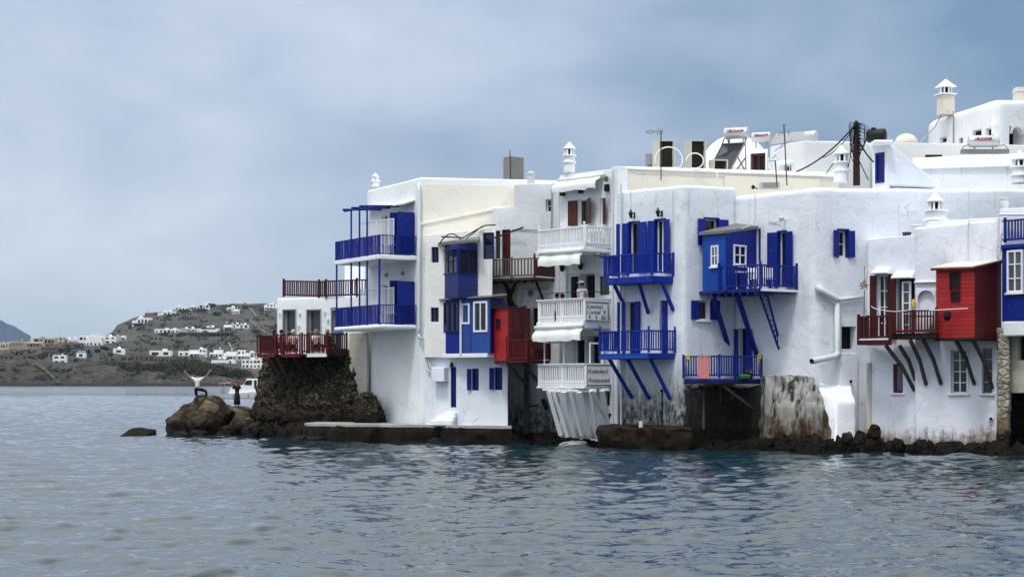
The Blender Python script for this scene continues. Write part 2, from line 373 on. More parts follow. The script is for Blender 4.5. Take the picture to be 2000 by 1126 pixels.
def body(name, plan, z0, ztop, mat, parent, bev=.10, topbev=.28, amp=.025, step=.7, holes=(), plan_top=None, cell=0, cscale=3, fine=.4, smooth=True, loc=None, topmat=None, mats=None):
    plan = [Vector((p[0], p[1], 0)) for p in plan]; pt = plan_top or plan; pt = [Vector((p[0], p[1], 0)) for p in pt]
    n = len(plan); zt = ztop if isinstance(ztop, (list, tuple)) else [ztop]*n; zb = z0 if isinstance(z0, (list, tuple)) else [z0]*n
    bm = bmesh.new()
    lo = [bm.verts.new((p.x, p.y, zb[i])) for i, p in enumerate(plan)]; hi = [bm.verts.new((p.x, p.y, zt[i])) for i, p in enumerate(pt)]
    bm.faces.new(lo[::-1]); bm.faces.new(hi)
    for i in range(n): bm.faces.new((lo[i], lo[(i+1) % n], hi[(i+1) % n], hi[i]))
    bmesh.ops.recalc_face_normals(bm, faces=bm.faces)
    if bev:
        bm.edges.ensure_lookup_table()
        ed = [e for e in bm.edges if abs((e.verts[0].co-e.verts[1].co).normalized().z) > .8]
        bmesh.ops.bevel(bm, geom=ed, offset=bev, segments=3, profile=.5, affect='EDGES', clamp_overlap=True)
    if topbev:
        bm.normal_update()
        ed = [e for e in bm.edges if len(e.link_faces) == 2 and sorted([e.link_faces[0].normal.z > .6, e.link_faces[1].normal.z > .6]) == [False, True]]
        bmesh.ops.bevel(bm, geom=ed, offset=topbev, segments=4, profile=.5, affect='EDGES', clamp_overlap=True)
    if amp or cell:
        for ax in range(3):
            cs = [v.co[ax] for v in bm.verts]; a, b = min(cs), max(cs); k = int((b-a)/step)
            if ax == 1: k = min(k, int(9/step))
            for i in range(1, k+1):
                co = Vector((0, 0, 0)); co[ax] = a+(b-a)*i/(k+1); no = Vector((0, 0, 0)); no[ax] = 1
                bmesh.ops.bisect_plane(bm, geom=bm.verts[:]+bm.edges[:]+bm.faces[:], plane_co=co, plane_no=no, dist=1e-4)
        bm.normal_update(); rough_displace(bm, amp, fine, cell=cell, cscale=cscale)
    bm.normal_update()
    if parent is not None: base = BASE[parent.name]
    else: base = Vector(loc) if loc is not None else Vector((sum(p.x for p in plan)/n, sum(p.y for p in plan)/n, min(zb)))
    bmesh.ops.translate(bm, vec=-base, verts=bm.verts)
    me = bpy.data.meshes.new(name); bm.to_mesh(me); bm.free()
    me.materials.append(M[mat])
    if smooth: me.polygons.foreach_set('use_smooth', [True]*len(me.polygons))
    if holes:
        mb = MB()
        for (wl, u0, u1, zz0, zz1, dep) in holes: wl.box(mb, u0, u1, zz0, zz1, -dep, .5)
        cme = bpy.data.meshes.new('cutter'); cme.from_pydata([v-base for v in mb.v], [], mb.f)
        b2_ = bmesh.new(); b2_.from_mesh(cme); bmesh.ops.recalc_face_normals(b2_, faces=b2_.faces); b2_.to_mesh(cme); b2_.free()
        cme.materials.append(M[mat])
        a_ = bpy.data.objects.new('tmp_a', me); c_ = bpy.data.objects.new('tmp_c', cme); COL.objects.link(a_); COL.objects.link(c_)
        bo = a_.modifiers.new('b', 'BOOLEAN'); bo.operation = 'DIFFERENCE'; bo.solver = 'EXACT'; bo.object = c_; bo.use_self = True
        dg = bpy.context.evaluated_depsgraph_get(); dg.update()
        me2 = bpy.data.meshes.new_from_object(a_.evaluated_get(dg)); me2.name = name
        bpy.data.objects.remove(a_); bpy.data.objects.remove(c_)
        if len(me2.polygons) > 5: me = me2
    try: me.set_sharp_from_angle(angle=R(38))
    except Exception: pass
    return link(name, me, base, parent)

def plan_front(pts, back=7):
    """ground plan from front points [(column, distance)] left to right, closed straight back along the line of sight"""
    f_ = [G(p, D) for p, D in pts]; Dm = max(D for _, D in pts)+back
    return f_+[G(pts[-1][0]-2, Dm), G(pts[0][0]+3, Dm)]

class House:
    def __init__(s, name, label, px, D, z=0, cat='house', group=None):
        s.r = thing(name, label, cat, G(px, D, z), group); s.holes = []
    # windows and doors -------------------------------------------------
    def opening(s, wl, x0, y0, x1, y1, nx=1, ny=1, frame='white_paint', pane='glass', kind='window', dep=.2, fw=.05, sill=None, sh=(), shmat='blue', jamb=None, handle=False, fill=None):
        u0, u1, z0, z1 = wl.rect(x0, y0, x1, y1)
        s.holes.append((wl, u0, u1, z0, z1, dep))
        mb = MB(); a, b = -dep+.03, -dep+.08
        for (p, q, r_, t_) in ((u0, u0+fw, z0, z1), (u1-fw, u1, z0, z1), (u0+fw, u1-fw, z1-fw, z1), (u0+fw, u1-fw, z0, z0+fw)): wl.box(mb, p, q, r_, t_, a, b)
        for i in range(1, nx):
            c = u0+(u1-u0)*i/nx; wl.box(mb, c-.025, c+.025, z0+fw, z1-fw, a, b-.005)
        for i in range(1, ny):
            c = z0+(z1-z0)*i/ny; wl.box(mb, u0+fw, u1-fw, c-.018, c+.018, a+.002, b-.01)
        o = mb.build(kind, frame, s.r)
        p_ = MB(); wl.box(p_, u0+.01, u1-.01, z0+.01, z1-.01, -dep+.012, -dep+.028); p_.build('pane' if not fill else 'curtain', fill or pane, o)
        if sill:
            q_ = MB(); wl.box(q_, u0-.1, u1+.1, z0-.07, z0+.004, -.05, .1); q_.build('sill', sill, o, bevel=.01)
        if jamb:
            q_ = MB(); e = .05
            for (p, q, r_, t_) in ((u0-e, u0+.012, z0-.0, z1+e), (u1-.012, u1+e, z0, z1+e), (u0+.012, u1-.012, z1-.012, z1+e)): wl.box(q_, p, q, r_, t_, -dep+.1, .035)
            q_.build('jamb', jamb, o)
        for sd_ in sh: s.shutter(wl, o, u0, u1, z0, z1, sd_, shmat)
        return o
    def shutter(s, wl, o, u0, u1, z0, z1, spec, mat):
        side, wd, ang = spec[:3]; ex = spec[3] if len(spec) > 3 else 0
        h = u0 if side == 'L' else u1; sg = -1 if side == 'L' else 1
        dd = (wl.d*sg*math.cos(R(180-ang))+wl.n*math.sin(R(180-ang))).normalized(); nn = Vector((dd.y, -dd.x, 0))
        org = wl.pt(h, 0, .05); mb = MB(); t = .045
        mb.fbox(org, dd, nn, 0, wd, -t/2+.012, t/2-.012, z0+.02+ex, z1-.02)
        st = .06
        for (a_, b_, c_, d_) in ((0, st, z0+.02+ex, z1-.02), (wd-st, wd, z0+.02+ex, z1-.02)): mb.fbox(org, dd, nn, a_, b_, -t/2, t/2, c_, d_)
        for k in range(4):
            zc = z0+.06+ex+(z1-z0-.12-ex)*k/3; mb.fbox(org, dd, nn, st, wd-st, -t/2+.002, t/2-.002, zc-.035, zc+.035)
        nl = int((z1-z0)/.09)
        for k in range(nl):
            zc = z0+ex+.1+(z1-z0-ex-.2)*k/max(nl-1, 1); mb.fbox(org, dd, nn, st, wd-st, -t/2+.008, t/2-.008, zc-.012, zc+.018)
        return mb.build('shutter', mat, o)
    def finish(s, plan, z0, ztop, mat, **k):
        return body('wall', plan, z0, ztop, mat, s.r, holes=s.holes, **k)

def railing(parent, pts, h, mat, sp=.13, w=.035, top=.075, bot=.12, post=.09, posts=None, name='railing', knob=False, postmat=None, topmat=None, pname='post', extra=.08):
    mb = MB(); up = Vector((0, 0, 1))
    pts = [Vector(p) for p in pts]
    for a, b in zip(pts[:-1], pts[1:]):
        L = (b-a).length; d = (b-a)/L
        mb.bar(a+up*(h-top*.35), b+up*(h-top*.35), top, top*.7); mb.bar(a+up*bot, b+up*bot, w*1.3, w*1.6)
        n = max(1, int(L/sp))
        for i in range(1, n):
            q = a+d*(L*i/n+random.uniform(-.01, .01)); mb.bar(q+up*bot, q+d*random.uniform(-.012, .012)+up*(h-top*.6), w, w, up=Vector((d.y, -d.x, 0)))
    o = mb.build(name, mat, parent)
    for p in (posts if posts is not None else pts):
        p = Vector(p); q = MB(); q.bar(p, p+up*(h+extra), post, post, up=Vector((0, 1, 0)))
        if knob: q.lathe(p+up*(h+extra), [(.02, 0), (.045, .03), (.05, .07), (.03, .11), (.005, .13)], 8)
        q.build(pname, postmat or mat, parent)
    return o
def deck(parent, poly, thick, mat, name='balcony', bevel=.02):
    mb = MB(); mb.prism([Vector(p) for p in poly], (0, 0, -thick)); return mb.build(name, mat, parent, bevel=bevel)
def on_line(a, b, t): return a+(b-a)*t
def text(parent, s, size, wl, u, z, out, mat, shear=.25, extr=.004, bold=-.0, name='lettering', spx=1.0):
    cu = bpy.data.curves.new('t', 'FONT'); cu.body = s; cu.size = size; cu.shear = shear; cu.extrude = extr; cu.offset = bold; cu.space_character = spx
    cu.resolution_u = 3
    o = bpy.data.objects.new('t', cu); me = bpy.data.meshes.new_from_object(o); bpy.data.objects.remove(o)
    m4 = Matrix(((wl.d.x, 0, wl.n.x, 0), (wl.d.y, 0, wl.n.y, 0), (0, 1, 0, 0), (0, 0, 0, 1)))
    p = wl.pt(u, z, out); base = BASE[parent.name]
    me.transform(Matrix.Translation(p-base) @ m4); me.materials.clear(); me.materials.append(M[mat])
    return link(name, me, base, parent)
# ================================================================== water
def build_water():
    y0, y1 = 20.0, 430.0; NXC = 470
    ys = [y0]
    while ys[-1] < y1: ys.append(ys[-1]+.07+.0019*(ys[-1]-y0))
    ys = np.array(ys); sx = np.linspace(-1, 1, NXC); Y = np.repeat(ys[:, None], NXC, 1); X = sx[None, :]*(Y*.27+8); cell = np.maximum(np.gradient(ys)[:, None]*.8, (Y*.27+8)*2/NXC)
    rng = np.random.RandomState(3); Zz = np.zeros_like(X)
    for i in range(100):
        lam = .27*(15.0**rng.rand()); th = R(-72)+rng.randn()*.62; k = 2*math.pi/lam
        amp = .0086*lam**.66*(.5+rng.rand()); ph = rng.rand()*6.28
        a = k*(X*math.cos(th)+Y*math.sin(th))+ph
        patch = .75+.5*np.sin(X*.07*rng.rand()+Y*.05*rng.rand()+rng.rand()*6)
        Zz += amp*patch*np.clip((lam/cell-2.2)/2, 0, 1)*(np.sin(a)+.25*np.sin(2*a+.6))
    edge = np.minimum.reduce([(1-np.abs(sx))[None, :]*12+0*Y, (Y-y0)/2, (y1-Y)/60]); Zz *= np.clip(edge, 0, 1)*.60
    pxg = CX+F*X/Y; nz = lambda a_, b_: .5+.5*np.sin(X*a_+b_)*np.sin(X*a_*2.3+b_*2)
    Zz += .42*np.exp(-((Y-352-6*np.sin(X*.05))/2.4)**2)*nz(.11, 1)*(pxg < 420)*(pxg > -60)          # boat wake
    Zz += .13*np.exp(-((Y-109-1.2*np.sin(X*.3))/.55)**2)*nz(.35, 2)*np.clip((330-pxg)/60, 0, 1)+.08*np.exp(-((Y-104-1.0*np.sin(X*.4+2))/.5)**2)*nz(.5, 4)*np.clip((250-pxg)/60, 0, 1)
    ny, nx = X.shape
    co = np.stack([X, Y, Zz], -1).reshape(-1, 3).astype(np.float32)
    i = (np.arange(ny-1)[:, None]*nx+np.arange(nx-1)[None, :]).ravel()
    q = np.stack([i, i+1, i+nx+1, i+nx], -1)
    o4 = [(-9000, -500), (9000, -500), (9000, 14000), (-9000, 14000)]; i4 = [(X[0, 0], y0), (X[0, -1], y0), (X[-1, -1], ys[-1]), (X[-1, 0], ys[-1])]
    nb = len(co); co = np.vstack([co, np.array([(a, b, 0) for a, b in o4+i4], np.float32)])
    fr = [(nb+k, nb+(k+1) % 4, nb+4+(k+1) % 4, nb+4+k) for k in range(4)]
    q = np.vstack([q, np.array(fr)])
    me = bpy.data.meshes.new('water'); me.vertices.add(len(co)); me.vertices.foreach_set('co', co.ravel())
    me.loops.add(len(q)*4); me.loops.foreach_set('vertex_index', q.ravel().astype(np.int32))
    me.polygons.add(len(q)); me.polygons.foreach_set('loop_start', np.arange(0, len(q)*4, 4, dtype=np.int32))
    me.update(calc_edges=True); me.polygons.foreach_set('use_smooth', [True]*len(q))
    t, b, pos = begin('sea')
    b.inputs['Base Color'].default_value = (.007, .026, .034, 1); b.inputs['Roughness'].default_value = .05; b.inputs['IOR'].default_value = 1.34
    b.inputs['Specular IOR Level'].default_value = .75
    h = t.m('ADD', t.m('MULTIPLY', t.noise(pos, 1.1, 3, .55, (1, 1.6, 1), .4), 1.0), t.m('MULTIPLY', t.noise(pos, 5, 3, .6, (1, 1.7, 1), .3), .22))
    sp_ = t.n('SeparateXYZ'); t.L.new(pos, sp_.inputs[0])
    far = t.ramp(sp_.outputs[1], 100, 700, 0, 1)
    h = t.m('ADD', h, t.m('MULTIPLY', far, t.m('MULTIPLY', t.noise(pos, .12, 4, .6, (1, 2.5, 1)), 12)))
    rn = t.noise(pos, .03, 4, .6, (1, 3, 1)); t.L.new(t.m('ADD', .006, t.m('MULTIPLY', far, t.m('MULTIPLY_ADD', rn, .22, .02))), b.inputs['Roughness'])
    bump(t, b, h, .35, .06)
    me.materials.append(M['sea'])
    o = bpy.data.objects.new('water', me); COL.objects.link(o); o['kind'] = 'structure'
build_water()

# ================================================================== shore rock under the houses
def build_shore():
    # waterline column, distance, height at the back, width back to the walls
    fr = [(470, 102, .5, 5), (520, 100, 1.1, 5), (600, 97.5, 1.1, 4), (640, 95, .25, 3), (760, 92.8, .2, 3), (900, 90.8, .2, 3), (1000, 88.9, .5, 4), (1085, 88, .7, 5), (1165, 86, .2, 3),
          (1250, 84.5, .2, 3), (1335, 82, .3, 3), (1400, 81, .5, 4), (1500, 80, .7, 3), (1600, 78.8, 1.0, 3), (1650, 78.6, .9, 3), (1672, 78.8, .95, 3), (1700, 78.6, 1.1, 3), (1720, 78.4, .85, 3), (1750, 78.2, .55, 3),
          (1783, 77.8, .45, 3), (1800, 77.6, .6, 3), (1880, 76.6, .62, 3), (1950, 75.6, .55, 3), (2010, 75, .4, 4), (2080, 74, .4, 4)]
    pts = []
    for (a, b) in zip(fr[:-1], fr[1:]):
        L = (G(a[0], a[1])-G(b[0], b[1])).length; n = max(1, int(L/.11))
        for i in range(n):
            t = i/n; pts.append(tuple(a[k]+(b[k]-a[k])*t for k in range(4)))
    prof = [(-.5, -.9), (-.15, -.35), (.0, .0), (.12, .35), (.25, .62), (.42, .82), (.62, .94), (.85, 1.0), (1.15, 1.03), (1.5, 1.05), (2.2, 1.05), (3.2, 1.05)]
    vs = []; K = len(prof)
    for (px, D, h, wd) in pts:
        wob = noise.noise(Vector((px*.02, 3, 1)))*.5+noise.noise(Vector((px*.07, 8, 2)))*.25
        hh = h*.66*(1+.7*noise.noise(Vector((px*.05, 5, 5)))+.35*noise.noise(Vector((px*.16, 1, 5))))
        for (o, z) in prof:
            p = G(px, D+o+wob); p.z = z*hh if z > 0 else z
            ds, _ = noise.voronoi(p*1.9); ck = min((ds[1]-ds[0])*1.6, 1)-.6; nv = noise.noise_vector(p*1.3)*.22+noise.noise_vector(p*4.5)*.10+noise.noise_vector(p*11)*.05+Vector((0, -.14*ck, .10*ck)); vs.append(p+nv)
    fs = [(i*K+j, (i+1)*K+j, (i+1)*K+j+1, i*K+j+1) for i in range(len(pts)-1) for j in range(K-1)]
    me = bpy.data.meshes.new('shore_ground'); me.from_pydata(vs, [], fs); me.materials.append(M['shore_stone'])
    o = bpy.data.objects.new('shore_ground', me); COL.objects.link(o); o['kind'] = 'structure'
build_shore()

def boulder(name, px, D, pz, rx, ry, rz, seed, label, rot=(0, 0, 0), mat='boulder_stone', sub=4, amp=.22, cuts=7, group=None, parent=None):
    rnd = random.Random(seed); bm = bmesh.new(); bmesh.ops.create_icosphere(bm, subdivisions=sub, radius=1)
    planes = []
    for i in range(cuts):
        v = Vector((rnd.gauss(0, 1), rnd.gauss(0, 1), rnd.gauss(0, .9))).normalized(); planes.append((v, rnd.uniform(.62, .88)))
    for v in bm.verts:
        p = v.co.copy()
        for (n, d) in planes:
            e = p.dot(n)-d
            if e > 0: p -= n*e*.92
        q = p*1.5+Vector((seed, 0, 0))
        p += p.normalized()*(noise.noise(q)*amp+noise.noise(q*2.7)*amp*.4+noise.noise(q*6)*amp*.18)
        v.co = Vector((p.x*rx, p.y*ry, p.z*rz))
    rm = Matrix.Rotation(R(rot[2]), 4, 'Z') @ Matrix.Rotation(R(rot[1]), 4, 'Y') @ Matrix.Rotation(R(rot[0]), 4, 'X')
    bmesh.ops.transform(bm, matrix=rm, verts=bm.verts)
    me = bpy.data.meshes.new(name); bm.to_mesh(me); bm.free(); me.materials.append(M[mat])
    me.polygons.foreach_set('use_smooth', [True]*len(me.polygons))
    try: me.set_sharp_from_angle(angle=R(30))
    except Exception: pass
    o = bpy.data.objects.new(name, me); COL.objects.link(o); o.location = G(px, D, pz); BASE[o.name] = o.location.copy()
    tag(o, label, 'rock', group); return o
GB = 'boulders of the rocky point'
boulder('boulder', 398, 105, .55, 1.72, 1.6, 1.56, 11, 'largest brown boulder of the point, the one the man with raised arms kneels on', (0, 10, 0), group=GB)
boulder('boulder', 348, 104.2, .2, .72, .9, 1.15, 5, 'upright boulder at the left end of the rocky point above the splash', (0, -8, 20), group=GB)
boulder('boulder', 438, 106, 1.12, 1.75, 1.3, .46, 21, 'smooth slab sloping down to the right, below the kneeling man', (6, 17, -6), group=GB, amp=.14, cuts=4)
boulder('boulder', 462, 109.2, .7, 1.3, 1.4, 1.02, 31, 'rounded boulder under the feet of the woman in the dark dress', (0, 4, 10), group=GB)
boulder('boulder', 478, 103.3, .3, .95, .9, .85, 8, 'dark boulder between the sloping slab and the rubble under the terrace', (0, 0, 40), group=GB)
boulder('boulder', 440, 102.2, .0, .6, .55, .52, 13, 'low wet boulder at the water in front of the middle of the point', (0, 12, 0), group=GB)
boulder('boulder', 386, 102.6, -.1, .65, .6, .5, 14, 'small wet boulder at the foot of the largest boulder', (0, -10, 0), group=GB)
boulder('boulder', 503, 101.2, .1, .62, .6, .66, 15, 'wet boulder right of the point at the foot of the rubble slope', (0, 0, 0), group=GB)
boulder('boulder', 355, 102.8, -.1, .45, .5, .38, 16, 'smallest wet stone in front of the upright left boulder', (0, 0, 0), group=GB)
boulder('sea_rock', 272, 103.4, -.02, .98, .7, .46, 44, 'low olive rock alone in the water left of the rocky point', (0, -6, 0), amp=.16, cuts=5)
boulder('shore_boulder', 622, 94.5, .0, .62, .5, .36, 51, 'rounded stone in the water below the left end of the quay', group='stones at the foot of the quay')
boulder('shore_boulder', 590, 95.5, -.02, .5, .5, .3, 52, 'flat stone in the water left of the quay end', group='stones at the foot of the quay')
boulder('shore_boulder', 860, 91.0, -.05, .62, .5, .34, 53, 'wide stone in the water below the middle of the quay', group='stones at the foot of the quay')
boulder('shore_boulder', 893, 90.5, -.05, .4, .4, .28, 54, 'small stone right of the wide stone below the quay', group='stones at the foot of the quay')
boulder('shore_boulder', 1655, 78.2, .45, .28, .35, .38, 55, 'orange brown stone at the foot of the white buttress', mat='boulder_stone', group='stones at the foot of the walls')
boulder('shore_boulder', 1706, 78.3, .80, .30, .35, .34, 56, 'dark stone standing up beside the arched niche', mat='shore_stone', group='stones at the foot of the walls')
boulder('shore_boulder', 1755, 77.9, .25, .26, .3, .38, 57, 'pointed dark stone under the red window', mat='shore_stone', group='stones at the foot of the walls')
boulder('shore_boulder', 1122, 86.9, .02, .75, .6, .22, 58, 'pale washed rock under the white props of the restaurant balcony', mat='ledge_top', group='stones at the foot of the walls')

# quay in front of the left houses and the dark ledge under the two shuttered doors
qy = thing('quay', 'low concrete quay with dark wet side in front of the left houses', 'quay', G(800, 93))
pl = [G(594, 96.6), G(600, 95.2), G(622, 94.2), G(632, 94.3), G(648, 93.4), G(720, 92.7), G(742, 92.9), G(780, 91.8), G(860, 91.1), G(872, 90.5), G(945, 89.9), G(958, 89.4), G(1000, 89.0), G(1002, 92.5), G(830, 95), G(740, 99), G(640, 99.5)]
body('quay_wall', pl, -.6, .66, 'ledge_side', qy, bev=.05, topbev=.12, amp=.10, step=.22, fine=.9, cell=.04, cscale=1.4)
pl2 = [p+(G(800, 95)-p).normalized()*.03 for p in pl]
body('quay_top', pl2, .70, .83, 'ledge_top', qy, bev=.03, topbev=.05, amp=.03, step=.5)
lg = thing('concrete_ledge', 'dark block of old concrete in the water under the two shuttered blue doors', 'ledge', G(1250, 84))
body('ledge_block', [G(1168, 85.2), G(1176, 84.2), G(1300, 82.2), G(1350, 81.6), G(1350, 84.5), G(1250, 87), G(1172, 88)], -.5, .88, 'ledge_side', lg, bev=.12, topbev=.16, amp=.16, step=.22, fine=.8, cell=.06, cscale=1.4)

# ================================================================== rubble tower under the left terrace
rt = thing('rubble_wall', 'tall dark rubble stone wall carrying the terrace house with red railings', 'stone wall', G(610, 99))
body('stonework', [G(487, 103.5), G(500, 101.2), G(560, 99.2), G(640, 97.6), G(690, 97.6), G(712, 98.2), G(722, 104), G(600, 108), G(487, 108)], -.4, [4.1]*9, 'rubble', rt,
     bev=.3, topbev=.15, amp=.24, step=.13, cell=.15, cscale=3.6, fine=.7,
     plan_top=[G(519, 103.8), G(526, 102.3), G(580, 100.9), G(650, 99.4), G(690, 99.0), G(702, 99.0), G(716, 104), G(600, 108), G(519, 108)])
body('rubble_heap', [G(690, 97.2), G(700, 96.2), G(735, 95.6), G(752, 96.2), G(750, 98), G(720, 98.5)], .5, [2.2, 2.3, 2.1, 1.0, 1.6, 2.3], 'rubble', rt, bev=.1, topbev=.3, amp=.12, step=.15, cell=.12, cscale=3)
w_t = Wall(519, 103.2, 700, 99.6)
mbp = MB(); w_t.box(mbp, *[w_t.rect(701, 650, 735, 770)[i] for i in (0, 1, 2, 3)], .55, .75)
mbp.build('plaster_patch', 'plaster_dirty', rt, bevel=.03)

# ================================================================== terrace house
WT = Wall(541, 103.0, 700, 99.8)
h1 = House('terrace_house', 'low white terrace house with tall grey framed doors above the rubble wall', 541, 103, 4.0)
for (a, b) in ((553.5, 577.5), (600, 626.5), (648, 668)):
    h1.opening(WT, a, 605, b, 690, 1, 2, frame='grey_frame', pane='glass_green', kind='door', dep=.25, fw=.09, jamb='grey_frame')
h1.finish(plan_front([(541, 103), (700, 99.8), (716, 99.6)], 6), 4.0, [ZP(582, 103), ZP(579, 99.8), ZP(579, 99.6), 7.2, 7.2], 'plaster_terrace', bev=.2, topbev=.12)
zr = ZP(580, 100.5)
railing(h1.r, [G(554, 103.2, ZP(580, 103)+.02), G(623, 101.4, zr), G(637, 101, zr), G(697, 99.9, zr), G(718, 99.7, zr)], .86, 'maroon', sp=.14, w=.05, top=.09, bot=.1, post=.11, name='roof_railing')
mb = MB()
for (px, py) in ((546, 612), (585, 612), (583, 636), (634, 609), (640, 624)):
    p = WT.at(px, py, .05); mb.tube([p, p+WT.n*.06], .07, 8)
mb.build('wall_plate', 'urn', h1.r)
dz_ = 4.17
dk = deck(h1.r, [G(506, 100.6, dz_), G(641, 97.4, dz_), G(679, 99.2, dz_), G(690, 100.6, dz_), G(535, 103.4, dz_)], .14, 'timber_dark')
for k, (a, b) in enumerate(((506, 541), (554, 590), (604, 641))):
    ta = (a-506)/135; tb = (b-506)/135; A = on_line(G(506, 100.5, dz_), G(641, 97.3, dz_), ta)+WT.n*.12; B = on_line(G(506, 100.5, dz_), G(641, 97.3, dz_), tb)+WT.n*.12
    railing(dk, [A, B], .95, 'red', sp=.145, w=.032, top=.07, bot=.16, post=.08)
    q = MB(); q.bar(A-Vector((0, 0, .07)), B-Vector((0, 0, .07)), .06, .17); q.build('edge_board', 'white_wood' if k == 2 else 'red', dk)
railing(dk, [G(541, 99.8, dz_), G(554, 99.5, dz_)], .98, 'maroon', sp=.16, w=.05, name='railing')
railing(dk, [G(590, 98.7, dz_), G(604, 98.4, dz_)], .98, 'maroon', sp=.16, w=.05)
railing(dk, [G(641, 97.4, dz_), G(677, 99.2, dz_)], 1.0, 'maroon', sp=.2, w=.045)
q = MB(); q.bar(G(642, 97.5, dz_+.1), G(676, 99.1, dz_+.1), .05, .35); q.build('kick_board', 'maroon', dk)
railing(dk, [G(508, 100.5, dz_), G(536, 103, dz_)], .98, 'maroon', sp=.15, w=.045)
for (a, ya, b, yb) in ((522, 699, 556, 748), (540, 700, 574, 766), (575, 699, 607, 748), (588, 699, 622, 752)):
    q = MB(); q.bar(P(a, ya, 99.0), P(b, yb, 99.5), .15); q.build('brace', 'timber_dark', dk)
h1b = House('white_house', 'small plain white house behind the red roof railing of the terrace house', 690, 107, 4)
h1b.finish(plan_front([(673, 107.5), (714, 107)], 4), 4.2, ZP(517, 107), 'plaster_terrace', bev=.1, topbev=.15)
mb = MB(); mb.bar(P(678, 516, 106.8), P(678, 500, 106.8), .04); mb.build('mast', 'metal_grey', h1b.r)

# ================================================================== corner house with two blue balconies
WA = Wall(717, 99, 822, 93); WB = Wall(822, 93, 1090, 94.5)
h2 = House('corner_house', 'tall white corner house with cream side and two stacked blue balconies', 822, 93, .8)
def galley(H, wl, D0, D1, pxc, pyf, pxl, slab, up, posts, zt):
    """deep balcony along wl: near end returns to the wall at pxc"""
    zf = ZP(pyf, 92.4)
for lev, (pyf, ytop) in enumerate(((497, 400), (633, 545))):
    zf = ZP(pyf, 92.5); A = G(656, 97.3, zf); B = G(742, 92.5, zf); Cn = WA.pt(WA.hit(813, 500)[0], zf); Df = WA.pt(.25, zf)
    ex = (B-A).normalized()*.08
    poly = [A-ex+WA.n*.08, B+ex+WA.n*.08, Cn+ex, Df-ex]
    mb = MB(); mb.prism(poly, (0, 0, -.2)); sl_ = mb.build('balcony', 'slab_white', h2.r, bevel=.09 if lev else .03, seg=4)
    railing(sl_, [Df, A, B, Cn], .93, 'blue', sp=.105, w=.03, top=.06, bot=.06, post=.07, extra=0)
    if lev == 1:
        q = MB(); q.bar(A+Vector((0, 0, .93))-ex*8, A+Vector((0, 0, .93)), .06); q.build('rail_end', 'blue', sl_)
    # lattice screen, standing across the balcony and along it
    S0 = on_line(A, B, .32)-WA.n*.55; S1 = on_line(A, B, .87)-WA.n*1.0
    q = MB(); hL = 1.75; L = (S1-S0).length; d = (S1-S0)/L; u3 = Vector((0, 0, 1))
    S0b = S0
    n = int(L/.115)
    for i in range(-16, n+1):
        a0 = max(i*.115, 0); a1 = min(i*.115+hL, L)
        if a1 > a0:
            q.bar(S0b+d*a0+u3*(a0-i*.115), S0b+d*a1+u3*(a1-i*.115), .012, .018)
            q.bar(S0b+d*a0+u3*(hL-(a0-i*.115)), S0b+d*a1+u3*(hL-(a1-i*.115)), .012, .018)
    for (x_, y_) in ((S0b, S0b+d*L), (S0b+u3*hL, S0b+d*L+u3*hL), (S0b, S0b+u3*hL), (S0b+d*L, S0b+d*L+u3*hL), (S0b+d*L*.5, S0b+d*L*.5+u3*hL)): q.bar(x_, y_, .05)
    q.build('lattice_screen', 'white_paint', sl_)
    # blue tall shutters standing open by the doors
    for k, (px, D) in enumerate(((779, 94.6), (790, 94.2), (797, 94.0), (810, 93.55))):
        a = WA.hit(px, pyf-60)[0]; q = MB()
        wl2 = 1.0 if k == 3 else .6
        org = WA.pt(WA.hit(813-[30, 22, 12, 3][k], pyf-60, 0)[0], 0); dd = (WA.n+WA.d*(.1+.05*k)).normalized(); nn = Vector((dd.y, -dd.x, 0))
        q.fbox(org, dd, nn, .02, wl2, -.025, .025, zf+.05, zf+2.15-.04*k)
        for j in range(3): q.fbox(org, dd, nn, .1, wl2-.1, -.032, .032, zf+.15+.7*j, zf+.7+.7*j-.02*k)
        q.build('door_leaf', 'blue' if k % 2 else 'blue_bright', sl_)
    # table and chairs inside the balcony
    q = MB()
    for px in (748, 760):
        c = G(px, 93.6, zf); q.lathe(c, [(.2, 0), (.04, .05), (.04, .5), (.3, .52), (.3, .55)], 10)
    q.build('side_table', 'white_paint', sl_)
    # posts
    zt = ZP(ytop, 93)
    for px, t in ((660, .02), (688, .36), (702, .55), (715, .72), (742, .99)) if lev else ((688, .36), (702, .55), (715, .72)):
        p = on_line(A, B, t); q = MB(); q.bar(p, Vector((p.x, p.y, zt if not lev else ZP(497, 92.5)-.2)), .08 if px != 742 else .09, up=Vector((0, 1, 0))); q.build('post', 'blue', sl_)
    if lev == 0:
        for t in (.3, .5, .68):
            p = on_line(A, B, t); q = MB(); q.bar(Vector((p.x, p.y, zt+.02*t))-WA.d*.0+WA.n*.3, Vector((p.x, p.y, zt+.1))-WA.n*1.7, .07, .1); q.build('pergola_beam', 'blue', sl_)
        p0 = on_line(A, B, .2); p1 = on_line(A, B, .85); q = MB(); q.bar(Vector((p0.x, p0.y, zt-.02)), Vector((p1.x, p1.y, zt-.02)), .07); q.build('pergola_beam', 'blue', sl_)
        q = MB(); U0, z0_ = WA.hit(722, 407); U1, z1_ = WA.hit(811, 392)
        q.prism([WA.pt(U0, z0_, 0), WA.pt(U1, z1_, 0), WA.pt(U1, z1_-.18, .55), WA.pt(U0, z0_-.18, .55)], (0, 0, .07)); q.build('canopy', 'canvas', sl_)
    dpx = ((745, 757), (765, 780), (786, 809))
    for (a, b) in dpx: h2.opening(WA, a, pyf-78, b, pyf-2, 1, 1, frame='white_paint' if a != 786 else 'blue', pane='glass', kind='door', dep=.2, fw=.07)
